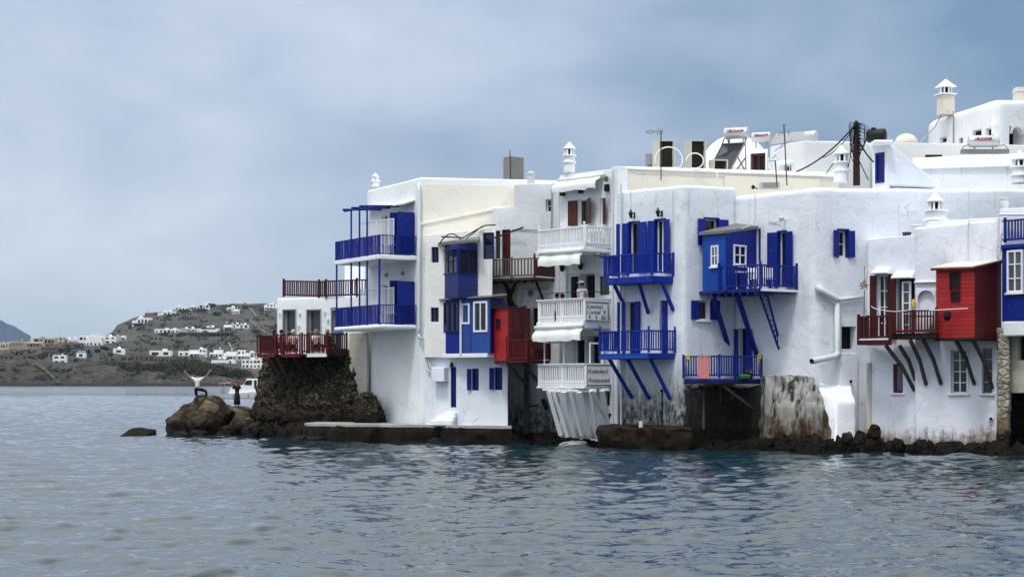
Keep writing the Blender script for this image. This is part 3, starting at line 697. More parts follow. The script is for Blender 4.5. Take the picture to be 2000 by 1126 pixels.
for (x, y) in ((756, 537), (788, 533)):
    q = MB(); WA.box(q, WA.hit(x, y)[0]-.1, WA.hit(x, y)[0]+.1, WA.hit(x, y)[1]-.09, WA.hit(x, y)[1]+.09, .02, .12); q.build('wall_lamp', 'metal_grey', h2.r)
h2.finish(plan_front([(717, 99), (822, 93), (1090, 94.5)], 6), .3, [12.27, 12.32, ZP(352, 94.5), 12.2, 12.2], 'plaster_corner', bev=.12, topbev=.3, amp=.012)
# cream render on the side wall and its sloping drip moulding
q = MB(); WB.box(q, .1, WB.hit(1088, 400)[0], 8.5, 12.0, -.02, .035); q.build('cream_render', 'plaster_cream', h2.r)
q = MB(); q.bar(WB.at(817, 438, .06), WB.at(962, 409, .06), .09, .12); q.bar(WB.at(962, 409, .06), WB.at(1010, 402, .06), .09, .12); q.build('drip_moulding', 'plaster_cream', h2.r, bevel=.02)
q = MB(); q.tube([WA.at(816, 361, .0), WA.at(817.5, 362, .12), WA.at(818, 372, .14), WA.at(818, 640, .14), WA.at(817, 655, .14)], .085, 8)
q.tube([WA.at(817, 650, .14), WA.at(819, 660, .16), WB.at(830, 660, .1), WB.at(833, 645, .3)], .07, 8); q.build('drainpipe', 'pipe', h2.r, smooth=True)
q = MB(); q.lathe(G(874, 95.5, 12.25), [(.42, 0), (.42, .12), (.3, .22), (.08, .27)], 14); q.build('roof_vent', 'plaster_far_grey', h2.r)

# ================================================================== narrow cream house with blue bays
W3 = Wall(830, 91.6, 992, 89.8); W3U = Wall(830, 91.3, 962, 89.9)
h3 = House('narrow_house', 'narrow cream and white house with stacked blue timber bays', 830, 91.5, .8)
for (a, b, c, d) in ((842.5, 482, 857, 512.5), (841, 600, 857, 628)):
    h3.opening(W3U, a, b, c, d, 2, 1, frame='blue_dark', pane='glass', dep=.18, fw=.04)
for (a, b, c, d) in ((921.5, 719, 935, 762), (966, 717, 981, 761)):
    h3.opening(W3, a, b, c, d, 1, 1, frame='blue_dark', pane='glass', dep=.15, fill='blue_dark', sh=(('L', (c-a)/42*.62, 160),), shmat='blue')
h3.opening(W3, 880, 716, 891, 795, 1, 1, frame='blue_dark', kind='door', dep=.15, fill='blue_dark', sh=())
h3.opening(W3U, 943, 454, 963, 506, 1, 3, frame='blue_dark', pane='glass', kind='door', dep=.15, fw=.07)
hU = [x for x in h3.holes if x[0] is W3U]; hL = [x for x in h3.holes if x[0] is W3]
zs = ZP(697, 91.3)
body('wall', plan_front([(830, 91.6), (992, 89.8)], 3), .6, zs+.3, 'plaster_blue_white', h3.r, bev=.06, topbev=0, amp=.02, holes=hL)
body('upper_wall', plan_front([(830, 91.3), (962, 89.85)], 3), zs, [ZP(459, 91.3), ZP(446, 89.9), 9.3, 9.3], 'plaster_narrow', h3.r, bev=.05, topbev=.1, amp=.02, holes=hU)
# upper bay
def bay(H, name, pl, y0, y1, D, mat, side=None, Dtop=None):
    z0_, z1_ = ZP(y1, D), ZP(y0, D)
    f_ = [G(*p) for p in pl]; b_ = [G(pl[-1][0]-1, pl[-1][1]+1.2), G(pl[0][0]+2, pl[0][1]+1.2)]
    mb = MB(); mb.prism([Vector((p.x, p.y, z0_)) for p in f_+b_], (0, 0, z1_-z0_)); return mb.build(name, mat, H.r, bevel=.012)
def face_win(parent, wl, x0, y0, x1, y1, nx=1, ny=1, frame='white_paint', pane='glass', fw=.05, out=.02, name='window', sill=False):
    u0, u1, z0, z1 = wl.rect(x0, y0, x1, y1, out); mb = MB(); a, b = -.02, out+.03
    for (p, q_, r_, t_) in ((u0, u0+fw, z0, z1), (u1-fw, u1, z0, z1), (u0+fw, u1-fw, z1-fw, z1), (u0+fw, u1-fw, z0, z0+fw)): wl.box(mb, p, q_, r_, t_, a, b)
    for i in range(1, nx): c = u0+(u1-u0)*i/nx; wl.box(mb, c-.03, c+.03, z0+fw, z1-fw, a, b-.006)
    for i in range(1, ny): c = z0+(z1-z0)*i/ny; wl.box(mb, u0+fw, u1-fw, c-.02, c+.02, a+.002, b-.012)
    if sill: wl.box(mb, u0-.05, u1+.05, z0-.07, z0-.001, a, b+.05)
    o = mb.build(name, frame, parent); q = MB(); wl.box(q, u0+.01, u1-.01, z0+.01, z1-.01, -.02, out*.5); q.build('pane', pane, o); return o
b1_ = bay(h3, 'upper_bay', [(864, 91.1), (895, 89.5), (933, 90.1)], 478, 583, 90.6, 'blue_planks')
wf = Wall(864, 91.1, 895, 89.5); ws = Wall(895, 89.5, 933, 90.1)
face_win(b1_, wf, 866, 486, 894, 534, 3, 1, 'blue_dark', 'glass', .04); face_win(b1_, ws, 897, 486, 932, 534, 2, 1, 'blue_dark', 'dark_inside', .05)
q = MB(); q.prism([P(856, 479, 90.8), P(934, 472, 89.2), P(938, 461, 91.2), P(866, 470, 92)], (0, 0, .12))
for i in range(14): q.bar(on_line(P(856, 479, 90.8), P(934, 472, 89.2), i/13)+Vector((0, 0, .06)), on_line(P(866, 470, 92), P(938, 461, 91.2), i/13)+Vector((0, 0, .06)), .05, .04)
q.build('corrugated_roof', 'tin', b1_)
b2_ = bay(h3, 'lower_bay', [(865, 91.0), (900, 90.2), (957, 89.0), (985, 90.4)], 583, 690, 89.8, 'blue_bright_planks')
wl_ = Wall(865, 91.0, 957, 89.0); ws = Wall(957, 89.0, 985, 90.4)
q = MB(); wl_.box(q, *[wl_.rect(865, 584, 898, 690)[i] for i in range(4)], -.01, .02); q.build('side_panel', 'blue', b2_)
face_win(b2_, wl_, 867, 590, 897, 648, 3, 1, 'blue_dark', 'glass', .06, .05); face_win(b2_, wl_, 902, 592, 917.5, 632.5, 1, 1, 'white_paint', 'glass', .08); face_win(b2_, wl_, 925, 588, 952, 648, 2, 1, 'white_paint', 'glass', .085)
q = MB(); ws.box(q, .02, 1.25, ZP(689, 89.8), ZP(584, 89.8), -.01, .02); q.build('side_panel', 'blue_dark', b2_)  # dark blue sheet, the bay's shaded side put into the colour
q = MB(); q.prism([P(857, 586, 90.9), P(960, 580, 88.8), P(990, 578, 90.3), P(990, 574, 91.2), P(870, 581, 92)], (0, 0, .05)); q.build('bay_roof', 'tin', b2_)
q = MB(); wl_.box(q, *[wl_.rect(858, 690, 953, 698)[i] for i in range(4)], -1, .06); q.build('bay_ledge', 'slab_white', b2_, bevel=.02)
q = MB(); q.bar(wl_.at(899.5, 586, .07), wl_.at(899.5, 692, .07), .09); q.build('bay_post', 'white_wood', b2_)
q = MB(); q.tube([W3.at(831, 640, .12), W3.at(831, 700, .12), W3.at(835, 722, .12), W3.at(850, 731, .12)], .05, 8); q.tube([W3.at(836, 700, .1), W3.at(840, 716, .1), W3.at(850, 719, .1)], .035, 6); q.build('drainpipe', 'pipe', h3.r, smooth=True)
q = MB(); W3.box(q, *[W3.rect(851, 717, 876, 745)[i] for i in range(4)], -.02, .45); q.build('meter_box', 'plaster_blue_white', h3.r, bevel=.03)
q = MB()
for i, (a, b, y) in enumerate(((850, 893, 819), (858, 893, 812), (872, 893, 804))):
    u0, u1, z0, z1 = W3.rect(a, y, b, 832); W3.box(q, u0, u1, .8, z1, -.02, .55-.17*i)
q.build('steps', 'coping', h3.r, bevel=.05)
q = MB(); p = W3.at(882, 712, .12); q.lathe(p-Vector((0, 0, .12)), [(.02, 0), (.09, .06), (.06, .2), (.02, .26)], 8); q.build('wall_lamp', 'black', h3.r)
q = MB(); pts = [W3U.at(857, 480, .1)]
for i in range(9): pts.append(W3U.at(862+i*5, 470-14*math.sin(i/8*math.pi), .3))
q.tube(pts, .028, 6); q.tube([W3U.at(862, 462, .3), W3U.at(905, 464, .3), W3U.at(930, 449, .2), W3U.at(948, 440, .1), W3U.at(968, 439, .1)], .03, 6); q.tube([W3U.at(905, 470, .3), W3U.at(925, 455, .2), W3U.at(942, 441, .1)], .022, 6)
q.build('hose', 'black', h3.r, smooth=True)

# ================================================================== old grey house with brown balcony and red shed
W4 = Wall(962, 92.2, 1093, 91)
h4 = House('old_grey_house', 'old weathered grey house between cream house and restaurant, with brown balcony', 1040, 92, .4)
h4.opening(W4, 1066, 389, 1079, 414, 1, 2, frame='white_wood', pane='glass', dep=.25)
h4.opening(W4, 980, 448, 997, 540, 1, 1, frame='maroon', pane='glass', kind='door', dep=.2, fill='maroon')
h4.opening(W4, 968, 450, 977, 505, 1, 1, frame='timber', dep=.15, fill='timber')
h4.opening(W4, 1040, 601, 1053, 665, 1, 1, frame='timber_dark', pane='dark_inside', kind='door', dep=.3)
z1_, z2_ = ZP(406, 92.2), ZP(363, 91.4)
body('low_wall', plan_front([(962, 92.2), (1006, 91.8)], 3), .3, z1_, 'plaster_grey', h4.r, bev=.05, topbev=.08, holes=[h_ for h_ in h4.holes[1:3]], amp=.035)
body('wall', plan_front([(1004, 91.8), (1093, 91)], 4), .3, [ZP(361, 91.8), ZP(356, 91), z2_, z2_], 'plaster_grey', h4.r, bev=.1, topbev=.2, amp=.05, holes=[h4.holes[0], h4.holes[3]])
zf = ZP(541, 90); A, B, C_ = G(929, 91.7, zf), G(1044, 89.7, zf), G(1086, 91.2, zf)
dk = deck(h4.r, [A, B, C_, G(1080, 92, zf), G(940, 92.5, zf)], .12, 'timber')
railing(dk, [A, on_line(A, B, .62), B], .86, 'old_wood', sp=.16, w=.05, top=.07, bot=.08, post=.09)
railing(dk, [B, C_], .86, 'maroon', sp=.5, w=.04, post=.1, posts=[B, C_], knob=True)
q = MB(); q.bar(B+Vector((0, 0, .42)), C_+Vector((0, 0, .42)), .04, .74); q.build('board_panel', 'maroon', dk)
mb = MB()
for i in range(8):
    t = (i+.5)/8; a = on_line(A, B, t); mb.bar(a+Vector((-.05, -.06, -.16)), a+Vector((.1, 1.0, -.16)), .09, .1)
mb.build('joist', 'timber_dark', dk)
q = MB(); q.bar(P(1046, 546, 89.9), P(1060, 583, 91.2), .09); q.build('brace', 'timber_dark', dk)
q = MB(); q.tube([W4.at(1003, 606, .25), W4.at(996, 585, .35), W4.at(994, 570, .4), W4.at(984, 547, .7)], [.2, .13, .11, .08], 8); q.tube([W4.at(995, 578, .35), W4.at(1003, 562, .4), W4.at(1010, 546, .6)], [.1, .08, .06], 8); q.build('forked_prop', 'timber_dark', dk, smooth=True)
q = MB(); q.bar(W4.at(966, 464, .1), W4.at(1022, 444, .4), .07); q.build('pole', 'maroon', h4.r)
q = MB(); q.tube([W4.at(1018, 600, .06), W4.at(1022, 564, .06), W4.at(1072, 562, .06)], .02, 6); q.tube([W4.at(1000, 448, .06), W4.at(1055, 449, .06)], .02, 6); q.tube([W4.at(1078, 368, .08), W4.at(1077, 450, .08)], .035, 6); q.each('wall_pipe', 'metal_grey', h4.r)
q = MB(); q.lathe(W4.at(1036, 574, .12), [(.02, -.1), (.1, -.06), (.12, 0), (.09, .1), (.14, .13), (.02, .2)], 8); q.build('wall_lamp', 'tin', h4.r)
mb = MB(); mb.lathe(G(1037, 91.9, ZP(362, 91.8)), [(.17, 0), (.17, .5), (.2, .52), (.2, .6), (.05, .66)], 12); mb.build('flue', 'plaster_far_grey', h4.r)
# red shed bay
sz0, sz1 = ZP(704, 88.6), ZP(604, 88.6)
sf = [G(965, 89.3), G(992, 88.0), G(1035, 89.4), G(1033, 91.8), G(968, 91.6)]
mb = MB(); mb.prism([Vector((p.x, p.y, sz0)) for p in sf], (0, 0, sz1-sz0)); shd = mb.build('red_shed', 'red_planks', h4.r, bevel=.01)
wsh = Wall(965, 89.3, 992, 88.0); wss = Wall(992, 88.0, 1035, 89.4)
face_win(shd, wsh, 969, 622, 977, 642, 1, 1, 'red', 'dark_inside', .03)
q = MB(); wss.box(q, .03, wss.hit(1035, 650)[0], sz0+.02, sz1-.02, -.01, .02); q.build('side_panel', 'red_shaded_planks', shd)  # dark red sheet paints the shade on this side of the shed
q = MB(); wss.box(q, .35, .38, sz0+.1, sz1-.15, .0, .035); wss.box(q, 1.05, 1.08, sz0+.1, sz1-.15, .0, .035); wss.box(q, .38, 1.05, sz1-.18, sz1-.15, 0, .035); q.build('door_trim', 'maroon', shd)
mb = MB(); e = Vector((0, 0, sz1)); mb.prism([p+e+(p-G(1000, 91)).normalized()*.08 for p in sf], (0, 0, .07)); mb.build('shed_roof', 'maroon', shd)
mb = MB()
for i in range(12): mb.lathe(P(966+i*5.4, 603, 88.9+.05*(i % 3)), [(.05+.03*(i % 2), -.02), (.07, .03), (.04, .09+.04*(i % 3))], 6)
mb.build('roof_stone', 'timber_dark', shd)
zf = ZP(703, 87.8); A, B, C_ = G(990, 88.1, zf), G(1028, 87.1, zf), G(1074, 88.8, zf)
dk2 = deck(shd, [G(966, 89.2, zf-.02), A, B, C_, G(1070, 91.4, zf), G(970, 92, zf)], .12, 'maroon', 'shed_deck')
railing(h4.r, [A, B, C_], .92, 'red', sp=.12, w=.045, top=.08, bot=.08, post=.09, name='shed_railing', knob=True, pname='shed_rail_post')
q = MB(); q.bar(B+Vector((.15, .2, .25)), C_+Vector((-.3, .2, .25)), .3, .45); q.build('red_cloth', 'maroon', h4.r, bevel=.08)
for (a, ya, b, yb) in ((991, 710, 1030, 752), (1022, 710, 1056, 750)):
    q = MB(); q.bar(P(a, ya, 88.2), P(b, yb, 90.8), .11); q.build('brace', 'timber', h4.r)
q = MB(); q.bar(W4.at(1029, 712, .25), W4.at(1027, 850, .25), .24); q.build('timber_post', 'timber', h4.r)
q = MB(); q.tube([W4.at(1022, 794, .1), W4.at(1050, 791, .1)], .035, 6); q.tube([W4.at(1060, 780, .06), W4.at(1067, 798, .3)], .09, 8); q.build('waste_pipe', 'timber_dark', h4.r)
# ================================================================== restaurant house
WK = Wall(1093, 89, 1198, 86)
h5 = House('restaurant_house', 'narrow white restaurant house with three stacked white balconies and awnings', 1198, 86, .6)
h5.opening(WK, 1129, 389, 1148, 440, 1, 1, frame='white_paint', dep=.2, kind='door', sh=(('L', .55, 172), ('R', .75, 152)), shmat='brown_shutter')
h5.opening(WK, 1171, 387, 1180, 440, 1, 1, frame='white_paint', dep=.2, kind='door', sh=(('R', .45, 150),), shmat='brown_shutter')
h5.opening(WK, 1105, 534, 1130, 588, 1, 1, frame='white_paint', pane='glass', kind='door', dep=.25, fw=.12)
h5.opening(WK, 1131, 534, 1162, 588, 1, 1, frame='grey_frame', pane='dark_inside', kind='door', dep=.45, fw=.07)
h5.opening(WK, 1164, 534, 1190, 580, 1, 1, frame='white_paint', pane='glass', dep=.2, fw=.1)
h5.opening(WK, 1120, 660, 1142, 712, 1, 1, frame='white_paint', pane='glass', kind='door', dep=.22, fw=.08)
h5.opening(WK, 1144, 655, 1171, 712, 1, 1, frame='grey_frame', pane='dark_inside', kind='door', dep=.5, fw=.06)
h5.opening(WK, 1181, 764, 1191, 792, 1, 1, frame='grey_frame', pane='dark_inside', dep=.2, fw=.03)
h5.finish(plan_front([(1093, 89), (1198, 86), (1207, 85.9)], 6), .3, [ZP(343, 89), ZP(329, 86), ZP(329, 86), 12, 12], 'plaster_restaurant', bev=.06, topbev=.18, amp=.012)
q = MB(); u1 = WK.hit(1198, 450)[0]; WK.box(q, u1-.05, u1+.36, .7, 12.05, -.5, .08); q.build('corner_pier', 'plaster_restaurant', h5.r, bevel=.03)
q = MB(); q.tube([WK.pt(u1+.1, 11.9, .12), WK.pt(u1+.1, .9, .12)], .035, 6); q.build('downpipe', 'pipe', h5.r)
q = MB()
for (x, y) in ((1101, 376), (1137, 371), (1188, 367)): WK.box(q, WK.hit(x, y)[0]-.09, WK.hit(x, y)[0]+.09, WK.hit(x, y)[1]-.15, WK.hit(x, y)[1]+.15, .0, .16)
q.each('speaker_box', 'black', h5.r)
def awning(parent, wl, x0, y0, x1, y1, drop, out, name='awning'):
    """retracted roll with a short valance"""
    u0, za = wl.hit(x0, y0, 0); u1, zb = wl.hit(x1, y1, 0); n = 24; mb = MB()
    mb.tube([wl.pt(u0, za-.05, .12), wl.pt(u1, zb-.05, .12)], .1, 10)
    rows = [(.1, -.02), (out*.5, -drop*.28), (out, -drop*.5), (out+.03, -drop*.72), (out+.02, -drop)]
    vs = []
    for i in range(n+1):
        t = i/n
        for j, (o_, d_) in enumerate(rows):
            sag = .05*math.sin(t*math.pi*5)*(j/4)+.03*math.sin(t*23)*(j/4); vs.append(wl.pt(u0+(u1-u0)*t, za+(zb-za)*t+d_+sag*.4, o_+sag))
    K = len(rows); fs = [(i*K+j, (i+1)*K+j, (i+1)*K+j+1, i*K+j+1) for i in range(n) for j in range(K-1)]
    mb.add(vs, fs); mb.add([v+wl.n*-.02 for v in vs], [f_[::-1] for f_ in fs])
    for t in (0.02, .98): u = u0+(u1-u0)*t; mb.bar(wl.pt(u, za-.1, .05), wl.pt(u, za+(zb-za)*t-drop*.5, out), .04)
    return mb.build(name, 'canvas', parent, smooth=True)
awning(h5.r, WK, 1096, 351, 1180, 340, .62, .5)
q = MB(); q.tube([WK.at(1180, 345, .2), WK.at(1184, 350, .45)], .12, 8); q.build('awning_motor', 'tin', h5.r)
up = Vector((0, 0, 1))
outW = Wall(1052, 87.9, 1141, 85.3)
sideW = Wall(1141, 85.3, 1195, 86.15)
for lev, (pyf, sl_h) in enumerate(((483, .18), (626, .32), (754, .1))):
    zf = ZP(pyf, 85.3); o_ = -3 if lev == 2 else 0
    A, B, C_, Dn = G(1053-o_*0, 87.85, zf), G(1141+(2 if lev == 2 else 0), 85.3, zf), G(1194, 86.15, zf), G(1098, 88.9, zf)
    mb = MB(); mb.prism([A+outW.n*.1-outW.d*.08, B+outW.n*.1+outW.d*.05, C_, Dn], (0, 0, -sl_h)); bl = mb.build('balcony', 'slab_white', h5.r, bevel=.03)
    bs = .10 if lev else .28
    q = MB(); q.bar(A+up*.10, B+up*.10, .05, .16); q.bar(B+up*.10, C_+up*.10, .05, .16); q.build('base_board', 'white_wood', bl)
    railing(bl, [Dn, A, on_line(A, B, .5), B, C_], .93, 'white_paint', sp=.15, w=.06, top=.1, bot=.2, post=.11, knob=(lev == 0), extra=.06 if lev == 0 else 0)
    if lev:
        q = MB(); q.bar(A+up*.96-outW.d*.12, B+up*.96+outW.d*.06, .2, .05); q.bar(B+up*.96, C_+up*.96, .12, .05); q.build('handrail', 'white_paint', bl)
    if lev == 1:
        q = MB(); q.tube([A+up*1.25-outW.d*.0, B+up*1.25, C_+up*1.25], .016, 6)
        for t in (0, .5, 1): p = on_line(A, B, t); q.tube([p+up*.95, p+up*1.26], .014, 6)
        q.build('wire_rail', 'black', bl)
awning(h5.r, Wall(1056, 87.75, 1141, 85.25), 1060, 492, 1141, 486, .66, .25)
awning(h5.r, Wall(1050, 87.75, 1142, 85.2), 1050, 638, 1143, 633, .68, .30)
q = MB()
for (x, y) in ((1098, 522), (1134, 518)):
    p = WK.at(x, y, .18); q.lathe(p-up*.2, [(.02, 0), (.09, .05), (.12, .22), (.14, .24), (.02, .36)], 8); q.tube([p+up*.1, WK.at(x, y-4, .0)], .02, 6)
q.build('wall_lantern', 'black', h5.r)
for (x, y) in ((1148, 496), (1147, 640)):
    q = MB(); p = WK.at(x+12, y, .9); q.tube([p, p+Vector((.18, .05, -.05)), p+Vector((.3, .1, .08))], .07, 8); q.build('awning_motor', 'tin', h5.r)
# lattice of white frames on the lowest balcony
zf = ZP(754, 85.3)
q = MB()
A = G(1053, 87.85, zf); B = G(1143, 85.3, zf); a1 = A+outW.d*.25-outW.n*.1; a2 = on_line(A, B, .5)-outW.n*.1
for (s_, e_) in ((a1+up*.9, a1+up*1.9), (a2+up*.9, a2+up*1.9), (a1+up*1.9, a2+up*1.9)): q.bar(s_, e_, .06)
c1 = G(1152, 85.6, zf); c2 = G(1176, 85.95, zf)
for (s_, e_) in ((c1+up*.9, c1+up*1.85), (c2+up*.9, c2+up*1.85), (c1+up*1.85, c2+up*1.85)): q.bar(s_, e_, .07)
q.each('screen_frame', 'white_paint', h5.r)
# white timber props fanning down to the rock
prs = [(1071, 764, 1095, 850, 87.2, 87.0), (1080, 763, 1108, 853, 86.9, 86.8), (1092, 763, 1122, 852, 86.6, 86.8), (1100, 765, 1112, 850, 86.6, 87.0), (1113, 762, 1136, 850, 86.3, 86.5), (1125, 762, 1148, 850, 86.0, 86.5),
       (1131, 765, 1152, 848, 85.9, 86.4), (1155, 762, 1190, 828, 85.8, 86.5), (1154, 765, 1164, 845, 86, 86.3), (1176, 762, 1186, 828, 86.1, 86.4)]
for i, (a, ya, b, yb, d1, d2) in enumerate(prs):
    q = MB(); q.bar(P(a, ya, d1-.7), P(b, yb, d2-.2), .14 if i % 3 else .22, .1); q.build('prop', 'white_wood', h5.r)
q = MB(); q.bar(P(1072, 762, 86.6), P(1165, 762, 85.2), .08, .14); q.bar(P(1060, 760, 87.0), P(1190, 760, 85.6), .06, .1); q.build('prop_beam', 'white_wood', h5.r)
q = MB(); q.tube([WK.at(1190, 812, .02), WK.at(1190, 813, .05)], .14, 10); q.build('drain_hole', 'dark_inside', h5.r)
# signs
def sign(label, x0, y0, x1, y1, lines, wl):
    u0, u1, z0, z1 = wl.rect(x0, y0, x1, y1, .08)
    mb = MB(); wl.box(mb, u0, u1, z0, z1, .07, .11); b_ = mb.build('sign_board', 'boat_white'); tag(b_, label, 'sign')
    q = MB(); t = .025
    for (p, q_, r_, s_) in ((u0, u1, z0, z0+t), (u0, u1, z1-t, z1), (u0, u0+t, z0+t, z1-t), (u1-t, u1, z0+t, z1-t)): wl.box(q, p, q_, r_, s_, .11, .125)
    q.build('sign_frame', 'black', b_)
    for (s_, fx, fz, sz, sx) in lines: text(b_, s_, sz, wl, u0+(u1-u0)*fx, z0+(z1-z0)*fz, .116, 'black', shear=.3, bold=-.004, spx=sx)
    return b_, (u0, u1, z0, z1)
sb, (u0, u1, z0, z1) = sign('white sign reading Katerina\'s Cocktail Bar on the end of the middle white balcony', 1143, 590, 1187, 626, [("Katerina's", .04, .66, .26, .86), ("Cocktail", .04, .36, .25, .86), ("Bar", .66, .08, .25, .9)], sideW)
q = MB()
for i, (fx, fz, c_) in enumerate(((.16, .12, 0), (.45, .12, 1), (.82, .42, 1))):
    p = sideW.pt(u0+(u1-u0)*fx, z0+(z1-z0)*fz, .12); d_, n_ = sideW.d, sideW.n
    q.add([p, p+d_*.05-up*.0, p+d_*.08+up*.11, p-d_*.04+up*.11], [(0, 1, 2, 3)], c_); q.bar(p+d_*.02-up*.07, p+d_*.02, .012, mi=c_); q.bar(p-up*.07-d_*.03, p-up*.07+d_*.07, .012, mi=c_)
q.build('cocktail_emblem', ['cloth_blue', 'green'], sb)
sign('white sign reading Katerina\'s Restaurant on the end of the lowest white balcony', 1145, 712, 1197, 752, [("Katerina's", .04, .58, .30, .9), ("Restaurant", .04, .14, .30, .9)], sideW)
# awnings keep company with tables and chairs
def white_chair(px, D, z, rz, label):
    t = thing('chair', label, 'chair', G(px, D, z), 'white chairs on the top restaurant balcony'); o = BASE[t.name]; c, s_ = math.cos(rz), math.sin(rz)
    x = Vector((c, s_, 0)); y = Vector((-s_, c, 0))
    m_ = MB(); m_.fbox(o, x, y, -.22, .22, -.22, .22, z+.42, z+.46); m_.build('seat', 'white_paint', t, bevel=.01)
    m_ = MB()
    for k in range(4): m_.fbox(o, x, y, -.2, .2, .2, .225, z+.5+k*.1, z+.56+k*.1)
    for sg in (-.2, .2): m_.fbox(o, x, y, sg-.02, sg+.02, .195, .235, z+.44, z+.9)
    m_.build('backrest', 'white_paint', t)
    for a in (-.19, .19):
        for b in (-.19, .19): m_ = MB(); m_.fbox(o, x, y, a-.02, a+.02, b-.02, b+.02, z, z+.42); m_.build('leg', 'white_paint', t)
zf = ZP(483, 85.3)
for i, (px, D, rz, lb) in enumerate(((1152, 86.0, .4, 'white slatted chair nearest the corner of the top white balcony'), (1172, 86.4, 2.7, 'white slatted chair by the brown shutters at the right end of the top white balcony'),
                                 (1118, 87.4, 1.2, 'white slatted chair in the middle of the top white balcony'), (1098, 88.0, 3.6, 'white slatted chair at the left end of the top white balcony'))): white_chair(px, D, zf, rz, lb)
t = thing('table', 'small white table between the chairs of the top white balcony', 'table', G(1161, 86.25, zf)); o = BASE[t.name]
m_ = MB(); m_.lathe(o, [(.34, .7), (.36, .72), (.36, .74)], 16); m_.build('table_top', 'white_paint', t)
m_ = MB(); m_.lathe(o, [(.22, 0), (.2, .03), (.035, .05), (.035, .7)], 12); m_.build('pedestal', 'white_paint', t)

# ================================================================== house with shuttered doors and the blue shed
W6 = Wall(1208, 85.5, 1335, 82.5); WC = Wall(1335, 82.5, 1430, 83.7); W7 = Wall(1430, 84, 1592, 81); W8 = Wall(1595, 81, 2010, 85.5)
h6 = House('shuttered_house', 'white house with tall blue shuttered doors and two blue balconies', 1335, 82.5, .6)
h6.opening(W6, 1229, 434, 1248.5, 533, 1, 1, kind='door', dep=.22, sh=(('L', .68, 175, 0), ('R', .55, 174)), shmat='blue_royal', jamb='blue')
h6.opening(W6, 1280, 429, 1299, 531, 2, 1, kind='door', dep=.22, sh=(('L', .36, 172), ('R', .42, 164)), shmat='blue_royal', jamb='blue')
h6.opening(W6, 1223, 588, 1241, 692, 1, 1, kind='door', dep=.22, sh=(('L', .45, 175), ('R', .36, 172)), shmat='blue_royal', jamb='white_paint')
h6.opening(W6, 1289, 586, 1305, 692, 1, 1, kind='door', dep=.22, pane='blue', fill='blue', sh=(('R', .3, 90),), shmat='blue_royal', jamb='white_paint')
h6.opening(WC, 1376, 427, 1403, 480, 1, 1, dep=.25, fw=.07, sh=(('L', .38, 175), ('R', .44, 172, .7)), shmat='blue_royal', jamb='blue')
h6.opening(WC, 1363, 586, 1386, 625, 1, 1, dep=.25, fw=.07, sh=(('L', .38, 175), ('R', .44, 172)), shmat='blue_royal', sill='slab_white')
h6.finish(plan_front([(1208, 85.5), (1335, 82.5), (1436, 83.8)], 6), .2, [ZP(373, 85.5), ZP(361, 82.5), ZP(366, 83.8), 10.8, 10.8], 'plaster_shutters', bev=.16, topbev=.36, amp=.03)
def lantern(parent, wl, px, py):
    q = MB(); p = wl.at(px, py, .22); q.lathe(p-up*.16, [(.02, 0), (.05, .05), (.09, .2), (.11, .22), (.05, .3), (.015, .4)], 6); q.tube([p-up*.15, wl.at(px+5, py+5, .12), wl.at(px+8, py+1, .03)], .018, 6); wl_u, wl_z = wl.hit(px+8, py+1); wl.box(q, wl_u-.04, wl_u+.04, wl_z-.12, wl_z+.12, 0, .04); q.build('wall_lantern', 'black', parent)
lantern(h6.r, W6, 1232, 419); lantern(h6.r, W6, 1285, 416)
def blue_balcony(H, wl, A, B, C_, py1, zf, mat='blue', thick=.2, sp=.13, braces=(), joint=None, h=.93, knob=False, deckmat=None, mid=True, gap=True):
    Df = wl.pt(wl.hit(*joint)[0], zf) if joint else None
    poly = [A, B, C_]+([Df] if Df else [])
    poly = [p-up*.02 for p in poly]
    bl = deck(H.r, poly, thick, deckmat or mat)
    pts = ([Df] if Df else [])+[A]+([on_line(A, B, .5)] if mid else [])+[B, C_]
    railing(bl, pts, h, mat, sp=sp, w=.04, top=.085, bot=.13, post=.1, knob=knob, extra=.05)
    for (px, ya, px2, yb, dtop, ww) in braces:
        a = P(px, ya, dtop); b = wl.at(px2, yb, .03); q = MB(); q.bar(a, b, ww, ww*1.1); q.build('brace', mat if mat != 'maroon' else 'timber', bl)
    return bl
zf = ZP(537, 82.3)
A, B, C_ = G(1181, 84.5, zf), G(1273, 82.25, zf), G(1315, 82.95, zf)
b61 = blue_balcony(h6, W6, A, B, C_, 0, zf, mat='blue_royal', joint=(1210, 540), braces=((1196, 548, 1216, 590, 84.3, .11), (1247, 548, 1266, 611, 83, .11), (1292, 548, 1315, 606, 82.6, .11)), thick=.28)
q = MB(); q.bar(A+up*.9-(B-A).normalized()*.3, A+up*.9, .08); q.build('rail_end', 'blue', b61)
zf = ZP(688, 81.9)
A, B, C_ = G(1171, 84.3, zf), G(1267, 81.9, zf), G(1318, 82.85, zf)
b62 = blue_balcony(h6, W6, A, B, C_, 0, zf, mat='blue_royal', joint=(1210, 690), braces=((1190, 701, 1234, 776, 84.1, .11), (1226, 701, 1268, 778, 83, .11), (1271, 701, 1309, 779, 82.4, .11)), thick=.24, knob=True)
q = MB(); q.bar(A-up*.16+W6.n*.03, B-up*.16+W6.n*.03, .05, .16); q.build('edge_board', 'blue_bright', b62)
q = MB(); q.tube([W6.at(1293, 763, .03), W6.at(1293, 830, .03)], .03, 6); q.lathe(W6.at(1292, 762, .08), [(.03, -.06), (.07, 0), (.02, .07)], 6); q.build('overflow_pipe', 'timber_dark', h6.r)
q = MB(); q.lathe(W6.at(1252, 832, .5), [(.09, -.05), (.09, .2), (.07, .22)], 10); q.build('bollard_stub', 'plaster_beige', h6.r)
q = MB()
